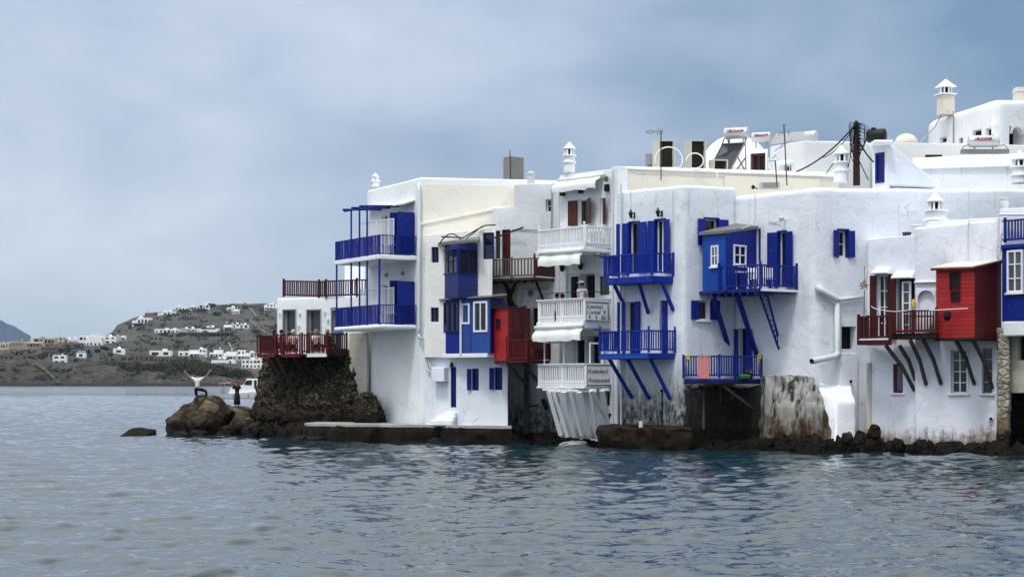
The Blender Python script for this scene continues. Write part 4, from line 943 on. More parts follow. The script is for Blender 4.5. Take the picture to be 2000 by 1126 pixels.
for pts in ([W6.at(1232, 372, .03), W6.at(1231, 395, .03), W6.at(1232, 412, .03)], [W6.at(1314, 371, .03), W6.at(1314, 430, .03), W6.at(1315, 496, .03)], [WC.at(1345, 372, .03), WC.at(1345, 400, .03), WC.at(1346, 420, .03)]): q.tube(pts, .016, 5)
q.each('cable', 'pipe', h6.r)
q = MB(); q.tube([W6.at(1213, 360, .15), W6.at(1213, 840, .12)], .05, 6); q.build('drainpipe', 'pipe', h6.r)

# the big white house: face with the blue shed and the long right face
h7 = House('shed_house', 'large white house with blue timber shed balcony and long plain right wall', 1592, 81, .4)
h7.opening(W7, 1520, 452, 1536, 560, 1, 1, kind='door', dep=.25, sh=(('L', .48, 172), ('R', .40, 168)), shmat='blue', jamb='blue')
h7.opening(W7, 1480, 446, 1486, 512, 1, 1, kind='door', dep=.15, fill='blue', sh=(), frame='blue')
h7.opening(W7, 1443, 641, 1458, 743, 1, 1, kind='door', dep=.35, pane='dark_inside', frame='blue_dark', sh=(('L', .38, 168), ('R', .36, 165)), shmat='blue')
h7.opening(W8, 1637, 449, 1656, 503, 1, 2, dep=.28, fw=.09, frame='white_paint', sh=(('L', .27, 174), ('R', .29, 174)), shmat='blue', jamb='blue_dark')
h7.opening(W8, 1644, 637, 1672, 681, 1, 1, dep=.5, fw=.02, pane='dark_inside', frame='dark_inside', kind='hatch')
h7.finish(plan_front([(1430, 84), (1592, 81), (2012, 85.5)], 7), .3, [ZP(383, 84), ZP(366, 81), ZP(368, 85.5), 10.8, 10.8], 'plaster_corner_blue', bev=.3, topbev=.42, amp=.035)
# shed
zf = ZP(568, 80.6); z1s = ZP(456, 81.5)
S = [(1372, 82.6), (1417, 81.25), (1477, 83.05)]
mb = MB(); f_ = [G(*p, zf) for p in S]+[G(1440, 84, zf)]; tp = [G(1372, 82.6, ZP(459, 82.6)), G(1417, 81.25, ZP(456, 81.25)), G(1477, 83.05, ZP(447, 83.05)), G(1440, 84, ZP(440, 84))]
mb.hexa(f_+tp); shd = mb.build('blue_shed', 'blue_bright', h7.r, bevel=.012)
wf = Wall(*S[0], *S[1]); ws = Wall(*S[1], *S[2])
q = MB(); us = ws.hit(1476, 500)[0]; a, b = ws.pt(.02, 0, .012), ws.pt(us, 0, .012)
q.hexa([ws.pt(.02, zf+.02, -.02), ws.pt(us, zf+.02, -.02), ws.pt(us, zf+.02, .02), ws.pt(.02, zf+.02, .02), ws.pt(.02, ZP(457, 81.3), -.02), ws.pt(us, ZP(448, 83), -.02), ws.pt(us, ZP(448, 83), .02), ws.pt(.02, ZP(457, 81.3), .02)])
q.build('side_panel', 'blue', shd)  # deeper blue than the lit front, shade of this side painted in
face_win(shd, wf, 1389, 479, 1403, 520, 2, 2, 'white_paint', 'glass', .07, .02, sill=True); face_win(shd, ws, 1433, 478, 1457, 518, 2, 2, 'white_paint', 'glass', .07, .04, sill=True)
q = MB(); d_ = up*.06; q.hexa([tp[0]+wf.n*.12-wf.d*.1, tp[1]+wf.n*.12+wf.d*.05, tp[2]+ws.n*.1, tp[3], tp[0]+wf.n*.12-wf.d*.1+d_*2, tp[1]+wf.n*.12+wf.d*.05+d_*2, tp[2]+ws.n*.1+d_*2, tp[3]+d_*2]); q.build('shed_roof', 'tin', shd)
zf = ZP(563, 80.3); A, B, C_ = G(1404, 81.55, zf), G(1485, 80.15, zf), G(1556, 81.65, zf)
dk = deck(h7.r, [G(1365, 82.9, zf), G(1417, 81.2, zf)+wf.n*.1, A, B+W7.n*.08, C_, G(1440, 83.8, zf)], .15, 'blue_dark')
railing(dk, [A, on_line(A, B, .5), B, C_], .97, 'blue', sp=.125, w=.04, top=.08, bot=.12, post=.1, posts=[A, B, C_], extra=.12)
q = MB(); q.bar(B-up*.05+ws.n*.03, C_-up*.05+ws.n*.03, .04, .1); q.build('edge_board', 'slab_white', dk)
q = MB()
for i in range(7): p = on_line(G(1385, 82, zf), B, (i+.5)/7); q.bar(p-up*.2+W7.n*.1, p-up*.2-W7.n*1.1, .09, .12)
q.build('joist', 'blue_dark', dk)
for (a, ya, b, yb, dt, ww) in ((1393, 580, 1427, 690, 82.0, .17), (1440, 576, 1478, 692, 81.3, .17)):
    q = MB(); q.bar(P(a, ya, dt), W7.at(b, yb, .03), ww, ww*.8); q.build('brace', 'blue', dk)
q = MB(); a, b = P(1485, 577, 80.8), W7.at(1521, 681, .05); a2, b2 = a+Vector((.3, .1, 0)), b+up*.55+W7.n*.05
q.bar(a, b, .07); q.bar(a2, b2, .07)
for i in range(9): t = (i+.5)/9; q.bar(on_line(a, b, t), on_line(a2, b2, min(1, t+.06)), .025); q.bar(on_line(a, b, t), on_line(a2, b2, max(0, t-.06)), .02)
q.build('lattice_brace', 'blue', dk)
# chairs and laundry seen through the rail are left as table and chairs
def patio(px, D, z, kind, label):
    t = thing(kind, label, kind, G(px, D, z)); o = BASE[t.name]; x, y = Vector((1, 0, 0)), Vector((0, 1, 0))
    if kind == 'table':
        m_ = MB(); m_.fbox(o, x, y, -.4, .4, -.3, .3, z+.7, z+.74); m_.build('table_top', 'boat_white', t)
        for a in (-.35, .35):
            for b in (-.25, .25): m_ = MB(); m_.fbox(o, x, y, a-.02, a+.02, b-.02, b+.02, z, z+.7); m_.build('leg', 'boat_white', t)
    else:
        m_ = MB(); m_.fbox(o, x, y, -.23, .23, -.22, .22, z+.4, z+.45); m_.build('seat', 'boat_white', t, bevel=.01)
        m_ = MB(); m_.fbox(o, x, y, -.22, .22, .2, .24, z+.5, z+.9); m_.build('backrest', 'boat_white', t, bevel=.01)
        for a in (-.2, .2):
            for b in (-.2, .2): m_ = MB(); m_.fbox(o, x, y, a-.02, a+.02, b-.02, b+.02, z, z+.4); m_.build('leg', 'boat_white', t)
patio(1470, 81.3, zf, 'chair', 'white chair behind the balcony rail right of the blue shed'); patio(1454, 81.6, zf, 'table', 'white table behind the balcony rail in front of the blue shed side'); patio(1500, 81.3, zf, 'chair', 'white chair behind the rail in front of the open blue door')
# lower blue balcony
zf = ZP(738, 81); A, B, C_ = G(1335, 82.3, zf), G(1405, 80.85, zf), G(1487, 82.6, zf)
bl8 = blue_balcony(h7, W7, A, B, C_, 0, zf, thick=.14, sp=.14, mid=False, h=.92)
q = MB(); q.prism([A-up*.16, B-up*.16, C_-up*.16, G(1430, 83.9, zf-.16)], (0, 0, -.08)); q.build('deck_frame', 'timber_dark', bl8)
for (a, ya, b, yb, d1, d2, ww) in ((1345, 752, 1345, 800, 82.6, 82.6, .1), (1366, 752, 1400, 800, 82, 83, .09), (1374, 752, 1374, 838, 82.2, 82.2, .1), (1405, 752, 1408, 830, 82.6, 82.8, .12), (1410, 752, 1480, 805, 81.2, 82.7, .1)):
    q = MB(); q.bar(P(a, ya, d1), P(b, yb, d2), ww); q.build('prop', 'timber', bl8)
wo_ = Wall(1335, 82.3, 1405, 80.85)
q = MB(); u0, u1, z0, z1 = wo_.rect(1363, 697, 1386, 739, .08); n = 8; vs = []
for i in range(n+1):
    for j in range(9): z = z1+.02-(z1-z0)*j/8; vs.append(wo_.pt(u0+(u1-u0)*i/n, z, .085+.02*math.sin(i*1.7)+.012*math.sin(j*2+i)))
fs = [(i*9+j, (i+1)*9+j, (i+1)*9+j+1, i*9+j+1) for i in range(n) for j in range(8)]
q.add(vs, fs); q.add([v-wo_.n*.012 for v in vs], [f_[::-1] for f_ in fs]); wo_.box(q, u0, u1, z1+.0, z1+.04, -.09, .09); tag(q.build('towel', 'towel', smooth=True), 'faded pink towel hanging over the lower blue balcony rail', 'towel')
for (px, D, py, lb) in ((1343.5, 82.1, 697, 'yellow bow tied at the left end of the lower blue balcony rail'), (1483, 82.4, 696, 'yellow bow tied at the right end of the lower blue balcony rail')):
    q = MB(); p = P(px, py, D-.12)
    for i in range(7): a = i*.9; q.lathe(p+Vector((math.cos(a)*.05, -.02*i/7, math.sin(a)*.09)), [(.01, -.05), (.045, -.02), (.04, .03), (.01, .05)], 6)
    q.tube([p, p+Vector((-.05, 0, -.35))], .02, 6); tag(q.build('bow', 'yellow'), lb, 'bow', 'yellow bows on the blue rail')
q = MB(); p = P(1451, 736, 81.9); q.lathe(p-up*.06, [(.28, 0), (.33, .12), (.3, .16)], 12); tag(q.build('basin', 'green'), 'green basin on the deck of the lower blue balcony', 'basin')
t = thing('potted_plant', 'small pot with red flowers on the lower blue balcony', 'plant', P(1464, 739, 82)); o = BASE[t.name]
q = MB(); q.lathe(o, [(.1, 0), (.15, .2), (.16, .22)], 10); q.build('pot', 'black', t)
q = MB(); rr = random.Random(3)
for i in range(40):
    c = o+Vector((rr.gauss(0, .09), rr.gauss(0, .09), .3+rr.gauss(0, .08))); d_ = Vector((rr.gauss(0, 1), rr.gauss(0, 1), rr.gauss(0, 1))).normalized()*.05; e_ = Vector((rr.gauss(0, 1), rr.gauss(0, 1), rr.gauss(0, 1))).normalized()*.04
    q.add([c-d_, c+e_, c+d_, c-e_], [(0, 1, 2, 3)], i % 2)
q.build('flowers', ['red_letter', 'green'], t)
# footings
body('stone_footing', [G(1484, 82.4), G(1492, 81.2), G(1560, 80.3), G(1600, 79.5), G(1625, 79.3), G(1640, 79.9), G(1636, 83), G(1500, 84.5)], -.2, [3.0, 3.05, 3.15, 3.1, 1.9, 1.6, 2, 3], 'weathered_render', h7.r, bev=.15, topbev=.15, amp=.15, step=.15, cell=.03, cscale=2.4, fine=.8,
     plan_top=[G(1486, 82.6), G(1494, 81.9), G(1560, 80.9), G(1594, 80.3), G(1612, 79.9), G(1622, 80.3), G(1620, 83), G(1500, 84.5)])
body('dark_footing', [G(1337, 82.2), G(1380, 82.3), G(1440, 83), G(1490, 82.3), G(1490, 85), G(1340, 85)], -.2, [2.5, 2.55, 2.5, 2.6, 2.5, 2.5], 'footing_dark', h7.r, bev=.1, topbev=.1, amp=.1, step=.22, cell=.06, cscale=2.4)  # dark colour holds black grime and painted shade under the balcony
body('buttress', [G(1622, 79.7), G(1630, 79.2), G(1672, 79.8), G(1673, 82), G(1624, 82)], .3, [2.55, 1.95, 1.95, 2.9, 3.0], 'coping', h7.r, bev=.08, topbev=.14, amp=.06, step=.3, plan_top=[G(1600, 80.2), G(1634, 79.7), G(1671, 80.2), G(1660, 82), G(1602, 82)])
q = MB(); q.tube([W8.at(1595, 560, .08), W8.at(1606, 568, .14), W8.at(1632, 583, .18), W8.at(1637, 588, .18)], [.14, .14, .13, .1], 10); q.tube([W8.at(1634, 585, .14), W8.at(1686, 579.5, .12)], .085, 8)
q.tube([W8.at(1634.5, 585, .14), W8.at(1636, 690, .14), W8.at(1634, 698, .16)], .11, 10); q.tube([W8.at(1638, 689, .16), W8.at(1630, 696, .22), W8.at(1586, 704.5, .7)], .125, 12); q.build('drainpipe', 'pipe', h7.r, smooth=True)
q = MB(); q.tube([W8.at(1586.5, 704.4, .69), W8.at(1585, 704.7, .72)], .1, 10); q.build('pipe_mouth', 'dark_inside', h7.r)
body('wall_panel', [W8.pt(W8.hit(1638, 700)[0], 0, .12), W8.pt(W8.hit(1672, 700)[0], 0, .12), W8.pt(W8.hit(1672, 700)[0], 0, -.2), W8.pt(W8.hit(1638, 700)[0], 0, -.2)], .8, ZP(690, 81.3), 'plaster_corner_blue', h7.r, bev=.03, topbev=.06, amp=.04)
q = MB(); q.tube([W8.at(1662, 744, .1), W8.at(1662, 744.2, .2)], .06, 8); q.build('drain_hole', 'dark_inside', h7.r)
q = MB(); q.tube([W7.at(1474, 372, .03), W7.at(1474, 420, .05), W7.at(1466, 438, .3), P(1448, 447, 81.9)], .018, 5); q.tube([W7.at(1425, 375, .1), W7.at(1423, 445, .1)], .014, 5)
q.tube([W8.at(1892, 372, .03), W8.at(1892, 418, .03)], .014, 5); q.each('cable', 'pipe', h7.r)
q = MB(); p = W7.at(1526, 427, .3); q.lathe(p-up*.05, [(.03, -.05), (.1, .0), (.12, .1), (.03, .16)], 8); q.tube([p, W7.at(1534, 429, .0)], .03, 6); q.tube([W7.at(1501, 431, .04), W7.at(1512, 434, .04), W7.at(1524, 431, .1)], .018, 5); q.build('wall_lamp', 'plaster_far_grey', h7.r)
q = MB(); q.tube([P(1687, 655, 79.4), P(1689, 520, 79.4)], .018, 6)
pw = thing('pinwheel', 'rainbow pinwheel on a thin pole at the left end of the dark red balcony', 'pinwheel', P(1687, 655, 79.4)); q.build('pole', 'timber', pw)
q = MB(); c = P(1687, 557.5, 79.35)
for i in range(8):
    a = i*math.pi/4; e = Vector((math.cos(a), 0, math.sin(a))); f2 = Vector((math.cos(a+.6), 0, math.sin(a+.6))); q.add([c, c+f2*.12+Vector((0, -.03, 0)), c+e*.24, c+e*.12+Vector((0, .03, 0))], [(0, 1, 2), (0, 2, 3)], i % 5)
q.build('pinwheel_sails', ['red_letter', 'yellow', 'green', 'cloth_blue', 'boat_red'], pw)
q = MB(); q.lathe(P(1691, 538, 79.4), [(.02, -.3), (.06, -.1), (.05, .2), (.02, .35)], 8); q.build('fish_ornament', 'plaster_beige', pw)
# ================================================================== low house with the red shed
L1 = Wall(1695, 81.2, 1788, 80.0); L2 = Wall(1787, 79.6, 1950, 78.0)
h9 = House('low_house', 'low white house with red timber shed and dark red balcony on brown props', 1787, 79.6, .4)
h9.opening(L1, 1713, 536, 1735, 662, 2, 4, frame='white_paint', kind='door', dep=.25, fw=.07, sh=(('L', .28, 172), ('R', .38, 170)), shmat='maroon')
h9.opening(L1, 1752, 543, 1787, 662, 1, 1, frame='maroon', pane='dark_inside', kind='door', dep=.4)
h9.opening(L1, 1744, 710, 1763.5, 767, 1, 1, frame='red', pane='glass_grey', dep=.18, fw=.09, sill='slab_white')
h9.opening(L2, 1857, 682, 1889, 768, 2, 4, frame='white_wood', dep=.22, fw=.07, sill='slab_white', jamb='white_wood')
h9.opening(L2, 1918, 679, 1938, 768, 1, 4, frame='metal_grey', dep=.2, fw=.04, sill='slab_white')
h9.opening(L2, 1792, 568, 1825, 662, 1, 1, frame='slab_white', kind='niche', dep=.2, fill='plaster_blue_white', fw=.03)
hA = [x for x in h9.holes if x[0] is L1]; hB = [x for x in h9.holes if x[0] is L2]
body('wall', plan_front([(1695, 81.2), (1790, 79.97)], 3.5), .3, [ZP(467, 81.2), ZP(458, 80), 8.7, 8.7], 'plaster_low', h9.r, bev=.06, topbev=.10, amp=.03, holes=hA)
body('right_wall', plan_front([(1787, 79.6), (1950, 78.0)], 3), .3, [ZP(446, 79.6), ZP(428, 78), 9.2, 9.2], 'plaster_low', h9.r, bev=.12, topbev=.16, amp=.045, holes=hB)
body('raised_parapet', plan_front([(1812, 79.7), (1951, 78.05)], 3), 8.0, [ZP(431, 79.3), ZP(424, 78), 9.3, 9.3], 'plaster_low', h9.r, bev=.08, topbev=.16, amp=.03)
# arch of the niche and canopies over the doors
q = MB(); c0u, cz = L2.hit(1808.5, 583); r_ = .34
for i in range(9):
    a = math.pi*i/8; a2 = math.pi*(i+1)/8
    if i < 8:
        q.hexa([L2.pt(c0u+math.cos(a)*r_, cz+math.sin(a)*r_, -.1), L2.pt(c0u+math.cos(a)*.42, cz+.36, -.1), L2.pt(c0u+math.cos(a)*.42, cz+.36, .02), L2.pt(c0u+math.cos(a)*r_, cz+math.sin(a)*r_, .02),
                L2.pt(c0u+math.cos(a2)*r_, cz+math.sin(a2)*r_, -.1), L2.pt(c0u+math.cos(a2)*.42, cz+.36, -.1), L2.pt(c0u+math.cos(a2)*.42, cz+.36, .02), L2.pt(c0u+math.cos(a2)*r_, cz+math.sin(a2)*r_, .02)])
q.build('niche_arch', 'plaster_blue_white', h9.r)
q = MB(); L2.box(q, *[L2.rect(1786, 549, 1829, 552)[i] for i in range(4)], -.05, .1); q.build('cornice', 'coping', h9.r, bevel=.02)
for (a, b, y0, y1) in ((1708, 1742, 523, 535), (1747, 1789, 531, 544)):
    q = MB(); u0, u1, z0, z1 = L1.rect(a, y0, b, y1)
    q.hexa([L1.pt(u0, z0, -.02), L1.pt(u1, z0, -.02), L1.pt(u1, z0, .42), L1.pt(u0, z0, .42), L1.pt(u0+.06, z1+.06, -.02), L1.pt(u1-.06, z1+.06, -.02), L1.pt(u1-.04, z0+.08, .42), L1.pt(u0+.04, z0+.08, .42)]); q.build('canopy', 'coping', h9.r, bevel=.03)
u0, u1, z0, z1 = L1.rect(1762, 549, 1779, 610)
face_win(h9.r, L1, 1762, 549, 1779, 655, 1, 5, 'white_paint', 'glass_grey', .07, .06, name='door_leaf')
q = MB(); q.tube([P(1755, 468, 82.2), P(1755, 398, 82.2)], .035, 6); q.tube([P(1778, 440.5, 80.3), P(1812, 439.5, 80.3)], .05, 8); q.each('roof_pipe', 'pipe', h9.r)
q = MB(); c = G(1771, 81.8, ZP(462, 81.8)); q.lathe(c, [(.17, 0), (.17, .12), (.2, .14), (.2, .17), (.12, .19)], 12); q.build('roof_vent', 'timber', h9.r)
# red shed
zf = ZP(659, 76.8); S = [(1828, 78.1), (1903, 76.6), (1956, 78.2)]
f_ = [G(*p, zf) for p in S]+[G(1900, 79.5, zf)]; tp = [G(1828, 78.1, ZP(524, 78.1)), G(1903, 76.6, ZP(522, 76.6)), G(1956, 78.2, ZP(509, 78.2)), G(1900, 79.5, ZP(505, 79.5))]
mb = MB(); mb.hexa(f_+tp); shd = mb.build('red_shed', 'red_planks', h9.r, bevel=.012)
wf = Wall(*S[0], *S[1]); ws = Wall(*S[1], *S[2])
q = MB(); us = ws.hit(1955, 600)[0]
q.hexa([ws.pt(.02, zf+.02, -.02), ws.pt(us, zf+.02, -.02), ws.pt(us, zf+.02, .02), ws.pt(.02, zf+.02, .02), ws.pt(.02, ZP(523, 76.6), -.02), ws.pt(us, ZP(510.5, 78.1), -.02), ws.pt(us, ZP(510.5, 78.1), .02), ws.pt(.02, ZP(523, 76.6), .02)])
q.build('side_panel', 'red_shaded_planks', shd)  # shaded side of the shed done as a darker red sheet
face_win(shd, wf, 1855, 531, 1875, 566, 1, 1, 'maroon', 'dark_inside', .03); face_win(shd, wf, 1857, 568, 1875, 589, 1, 1, 'red', 'dark_inside', .03)
q = MB(); d_ = up*.05; o1, o2, o3 = tp[0]+wf.n*.15-wf.d*.12, tp[1]+wf.n*.15+wf.d*.02+ws.n*.05, tp[2]+ws.n*.08
q.hexa([o1, o2, o3, tp[3], o1+d_, o2+d_, o3+d_, tp[3]+d_]); q.build('shed_roof', 'plaster_beige', shd)
q = MB(); q.bar(o1-up*.04, o2-up*.04, .04, .09); q.bar(o2-up*.04, o3-up*.04, .04, .09); q.build('fascia', 'red', shd)
q = MB(); q.tube([wf.at(1815, 606, .6), wf.at(1850, 604, .35), wf.at(1890, 602, .35)], .018, 5); q.build('line_rod', 'white_wood', shd)
q = MB(); p = wf.at(1850, 611, .35); q.lathe(p-up*.25, [(.08, -.05), (.16, .1), (.15, .25), (.08, .33)], 10); tag(q.build('bag', 'cloth_black'), 'dark bag hanging on the front of the red timber shed', 'bag')
# balcony
zf = ZP(662, 78.5); A, B = G(1677, 80.0, zf), G(1738, 78.7, zf)
dk = deck(h9.r, [A-wf.d*.1, B+wf.d*.1, G(1742, 80.3, zf), G(1700, 81, zf)], .2, 'maroon')
railing(dk, [A, B], .95, 'maroon', sp=.16, w=.05, top=.09, bot=.1, post=.12)
railing(dk, [G(1695, 81, zf), A], .95, 'maroon', sp=.16, w=.05)
q = MB(); q.bar(A+up*.02, B+up*.02, .04, .07); q.build('edge_board', 'slab_white', dk)
zf2 = ZP(650, 78.3); A2, B2 = G(1738, 79.3, zf2), G(1829, 77.8, zf2)
dk2 = deck(h9.r, [A2, B2, G(1835, 79.2, zf2), G(1742, 80.3, zf2)], .22, 'timber_dark')
railing(dk2, [A2, on_line(A2, B2, .5), B2], .9, 'maroon', sp=.13, w=.045, top=.08, bot=.1, post=.1)
q = MB(); q.bar(A2+up*.08+wf.n*.04, B2+up*.08+wf.n*.04, .05, .09); q.build('edge_board', 'red', dk2)
deck(shd, [G(1826, 78.2, ZP(659, 76.8)-.0), G(1903, 76.5, ZP(659, 76.8)), G(1957, 78.1, ZP(659, 76.8)), G(1900, 79.3, ZP(659, 76.8))], .1, 'timber_dark', 'shed_floor')
for (a, ya, b, yb, dt, wl) in ((1730, 674, 1786, 762, 78.9, L1), (1757, 675, 1788, 742, 79.2, L1), (1778, 664, 1809, 751, 78.7, L2), (1803, 663, 1838, 750, 78.4, L2), (1866, 662, 1903, 750, 77.5, L2), (1900, 662, 1938, 757, 76.9, L2)):
    a_ = P(a, ya, dt); b_ = wl.at(b, yb, .05); m_ = (a_+b_)/2+Vector((.05, 0, .1)); q = MB(); q.bar(a_, m_, .12); q.bar(m_, b_, .11); q.build('brace', 'timber', dk2)
q = MB(); pts = [P(1702, 598, 79.3)]
for i in range(10): pts.append(P(1708+i*9, 602+6*math.sin(i/9*math.pi), 79-i*.12))
q.tube(pts, .015, 5); q.build('washing_line', 'white_wood', dk2)
q = MB(); p = P(1784, 592, 79.6); q.lathe(p-up*.25, [(.03, 0), (.09, .1), (.08, .3), (.03, .42)], 8); tag(q.build('cloth', 'yellow'), 'small yellow cloth hanging beside the arched niche', 'cloth')
t = thing('table', 'dark table behind the dark red balcony rail under the arched niche', 'table', G(1800, 79, zf2)); o = BASE[t.name]
q = MB(); q.fbox(o, Vector((1, 0, 0)), Vector((0, 1, 0)), -.45, .45, -.3, .3, zf2+.66, zf2+.7); q.build('table_top', 'timber_dark', t)
for a in (-.4, .4):
    for b in (-.25, .25): q = MB(); q.fbox(o, Vector((1, 0, 0)), Vector((0, 1, 0)), a-.025, a+.025, b-.025, b+.025, zf2, zf2+.66); q.build('leg', 'timber_dark', t)
body('arch_recess', [L1.pt(L1.hit(1697, 760)[0], 0, .25), L1.pt(L1.hit(1702, 760)[0], 0, .1), L1.pt(L1.hit(1702, 760)[0], 0, -.2), L1.pt(L1.hit(1692, 760)[0], 0, -.2)], .9, ZP(708, 81), 'plaster_beige', h9.r, bev=.04, topbev=.1, amp=.03)
q = MB(); q.tube([L2.at(1935, 817, .02), L2.at(1935.2, 817.2, .12)], .085, 10); q.build('drain_hole', 'plaster_cool', h9.r)
q = MB(); q.tube([L2.at(1935.2, 817.2, .13), L2.at(1935.2, 817.2, .135)], .06, 10); q.build('drain_mouth', 'dark_inside', h9.r)
q = MB(); q.tube([P(1898, 425, 78.6), L2.at(1893, 430, .05), L2.at(1890, 445, .05), L2.at(1890, 505, .05)], .022, 5); q.tube([L2.at(1947, 660, .05), L2.at(1947, 830, .05)], .025, 5); q.each('cable', 'pipe', h9.r)

# chimney builder: list of (radius, z) square or round stages, pillars under a pointed cap
def chimney(name, label, px, D, zb, r, h, cap='cone', mat='coping', rnd=False, bands=(), parent=None, lant=.35, base_mat='plaster_cool', group='white chimneys'):
    c = G(px, D, zb); t = thing(name, label, 'chimney', c, group)
    m_ = MB(); m_.lathe(c, [(r, 0), (r*.97, h)], 14, sq=not rnd, rot=.35); m_.build('shaft', base_mat, t, bevel=.02)
    for zz in bands: m_ = MB(); m_.lathe(c+up*zz, [(r*1.22, 0), (r*1.22, .07)], 14, sq=not rnd, rot=.35); m_.build('band', mat, t, bevel=.015)
    m_ = MB(); m_.lathe(c+up*h, [(r*1.25, 0), (r*1.25, .06)], 14, sq=not rnd, rot=.35); m_.build('shelf', mat, t)
    m_ = MB(); m_.lathe(c+up*(h+.06), [(r*.45, 0), (r*.45, lant-.01)], 8); m_.build('flue_liner', 'dark_inside', t)
    n = 8 if rnd else 8
    m_ = MB()
    for i in range(n):
        a = 2*math.pi*i/n+.35; rr_ = r*.86*(1.0 if rnd or i % 2 == 0 else 1.0); p = c+Vector((math.cos(a)*rr_, math.sin(a)*rr_, h+.06)); m_.bar(p, p+up*lant, .07, .07, up=Vector((0, 1, 0)))
    m_.each('pillar', mat, t)
    m_ = MB(); z = h+.06+lant
    m_.lathe(c+up*z, [(r*1.18, 0), (r*1.18, .04), (r*.85, r*.4), (r*.35, r*.95), (.03, r*1.25)], 16, sq=(cap == 'pyr'), rot=.35); m_.build('cap', mat, t, smooth=(cap != 'pyr'))
    return t
chimney('chimney', 'white chimney with pillars and cone cap on the restaurant roof', 1112, 88.6, ZP(337, 88.6), .25, .72, rnd=True, bands=(.42,), lant=.26)
chimney('chimney', 'smallest white chimney at the left end of the corner house roof', 733, 99.2, ZP(364, 99.2), .17, .22, rnd=False, lant=.18)
chimney('chimney', 'ornate tiered white chimney left of the wooden utility pole', 1643, 83.5, ZP(356, 83.5), .31, .80, rnd=True, bands=(.45,), lant=.30)
chimney('chimney', 'white chimney with pointed open cap on the low house above the red balcony', 1827, 80.1, ZP(448, 80.1), .31, .72, rnd=False, bands=(.35,), lant=.32)
chimney('chimney', 'white chimney cut by the right edge of the picture above the long white wall', 1992, 84, ZP(358, 84), .33, .66, rnd=True, bands=(.3,), lant=.26)
chimney('chimney', 'tall cream chimney with pyramid cap on the topmost white building', 1847, 104, ZP(225, 104), .34, 1.05, cap='pyr', bands=(), lant=.33, base_mat='plaster_beige')
# bare concrete chimney
t = thing('concrete_chimney', 'grey bare concrete chimney block with a thin rod behind the corner house', 'chimney', G(1003, 97, ZP(352, 97)))
cw1, cw2 = Wall(983, 97.6, 998, 96.8), Wall(998, 96.8, 1023, 97.4); z0, z1 = ZP(352, 97), ZP(307, 97)
q = MB(); cw1.box(q, 0, .09, z0, z1, -.1, 0); cw1.box(q, cw1.hit(996, 330)[0], cw1.hit(998, 330)[0]+.02, z0, z1, -.1, 0); cw1.box(q, 0, .4, z1-.25, z1-.001, -.3, -.02); q.build('frame', 'concrete_grey', t)
q = MB(); cw2.box(q, 0, cw2.hit(1023, 330)[0], z0, z1+.02, -.5, 0); q.build('block', 'concrete_grey', t, bevel=.01)
q = MB(); q.bar(P(997, 350, 96.7), P(996, 294, 96.7), .04); q.build('rod', 'timber_dark', t)
# ================================================================== blue bay house at the right edge
h10 = House('edge_house', 'old house at the right edge with blue timber bay and rough stone pier', 1960, 77, .4)
B1 = Wall(1955, 76.9, 2030, 75.5); B2 = Wall(1948, 77.4, 1972, 76.9); B3 = Wall(1971, 77.4, 2040, 76.2)
h10.opening(B3, 1987, 654, 2006, 703, 1, 1, pane='dark_inside', frame='timber', dep=.3)
body('wall', plan_front([(1971, 77.4), (2040, 76.2)], 3), [ZP(766, 77.3)]*4, ZP(622, 77), 'plaster_dirty', h10.r, bev=.03, topbev=.05, amp=.05, holes=h10.holes)
body('inner_wall', plan_front([(1960, 78.6), (2040, 77.6)], 2), .2, 3, 'rubble_black', h10.r, bev=.03, topbev=.05, amp=.06, step=.3)
body('stone_pier', [G(1948, 77.5), G(1950, 76.9), G(1970, 76.7), G(1973, 77.2), G(1973, 79), G(1950, 79)], .1, ZP(640, 77), 'pillar_stone', h10.r, bev=.05, topbev=.05, amp=.05, step=.16, cell=.035, cscale=3.2, fine=.7)
q = MB(); B1.box(q, .1, 1.6, ZP(656, 76.5), ZP(627, 76.5), -.8, .02); q.build('ledge', 'slab_white', h10.r, bevel=.05)
body('upper_wall', plan_front([(1953, 77.2), (2040, 75.8)], 3), ZP(480, 77), ZP(407, 77), 'plaster_cool', h10.r, bev=.06, topbev=.08, amp=.02)
q = MB(); f_ = [G(1957, 76.9, ZP(626, 76.6)), G(2030, 75.4, ZP(626, 76.6)), G(2030, 77.4, ZP(626, 76.6)), G(1959, 78.0, ZP(626, 76.6))]; q.prism(f_, (0, 0, 148*76.6/3900)); bay_ = q.build('blue_bay', 'blue', h10.r, bevel=.012)
face_win(bay_, Wall(1957, 76.9, 2030, 75.4), 1967, 488, 1998, 571, 2, 3, 'white_paint', 'glass_grey', .08, .04, sill=True)
q = MB(); B1.box(q, -.05, 1.7, ZP(485, 76.5), ZP(477, 76.5), -.3, .12); q.build('bay_cornice', 'blue', bay_, bevel=.03)
zf = ZP(472, 76.4); railing(h10.r, [G(1959, 76.9, zf), G(2030, 75.4, zf)], .86, 'blue', sp=.15, w=.05, top=.09, bot=.1, post=.1, extra=.1, posts=[G(1963, 76.85, zf)], name='balcony_rail', pname='rail_post')
q = MB(); q.tube([B1.at(1952, 419, .1), B1.at(2012, 419, .1)], .05, 8); q.tube([B1.at(1956, 455, .12), B1.at(1951, 500, .12)], .05, 8); q.build('drainpipe', 'pipe', h10.r)
q = MB(); c = G(1962, 77.6, ZP(407, 77.6)); q.lathe(c, [(.1, 0), (.12, .03), (.16, .12), (.17, .25), (.13, .33), (.17, .37), (.17, .40)], 14); tag(q.build('urn', 'urn', smooth=True), 'small round urn on the parapet at the right edge', 'urn')
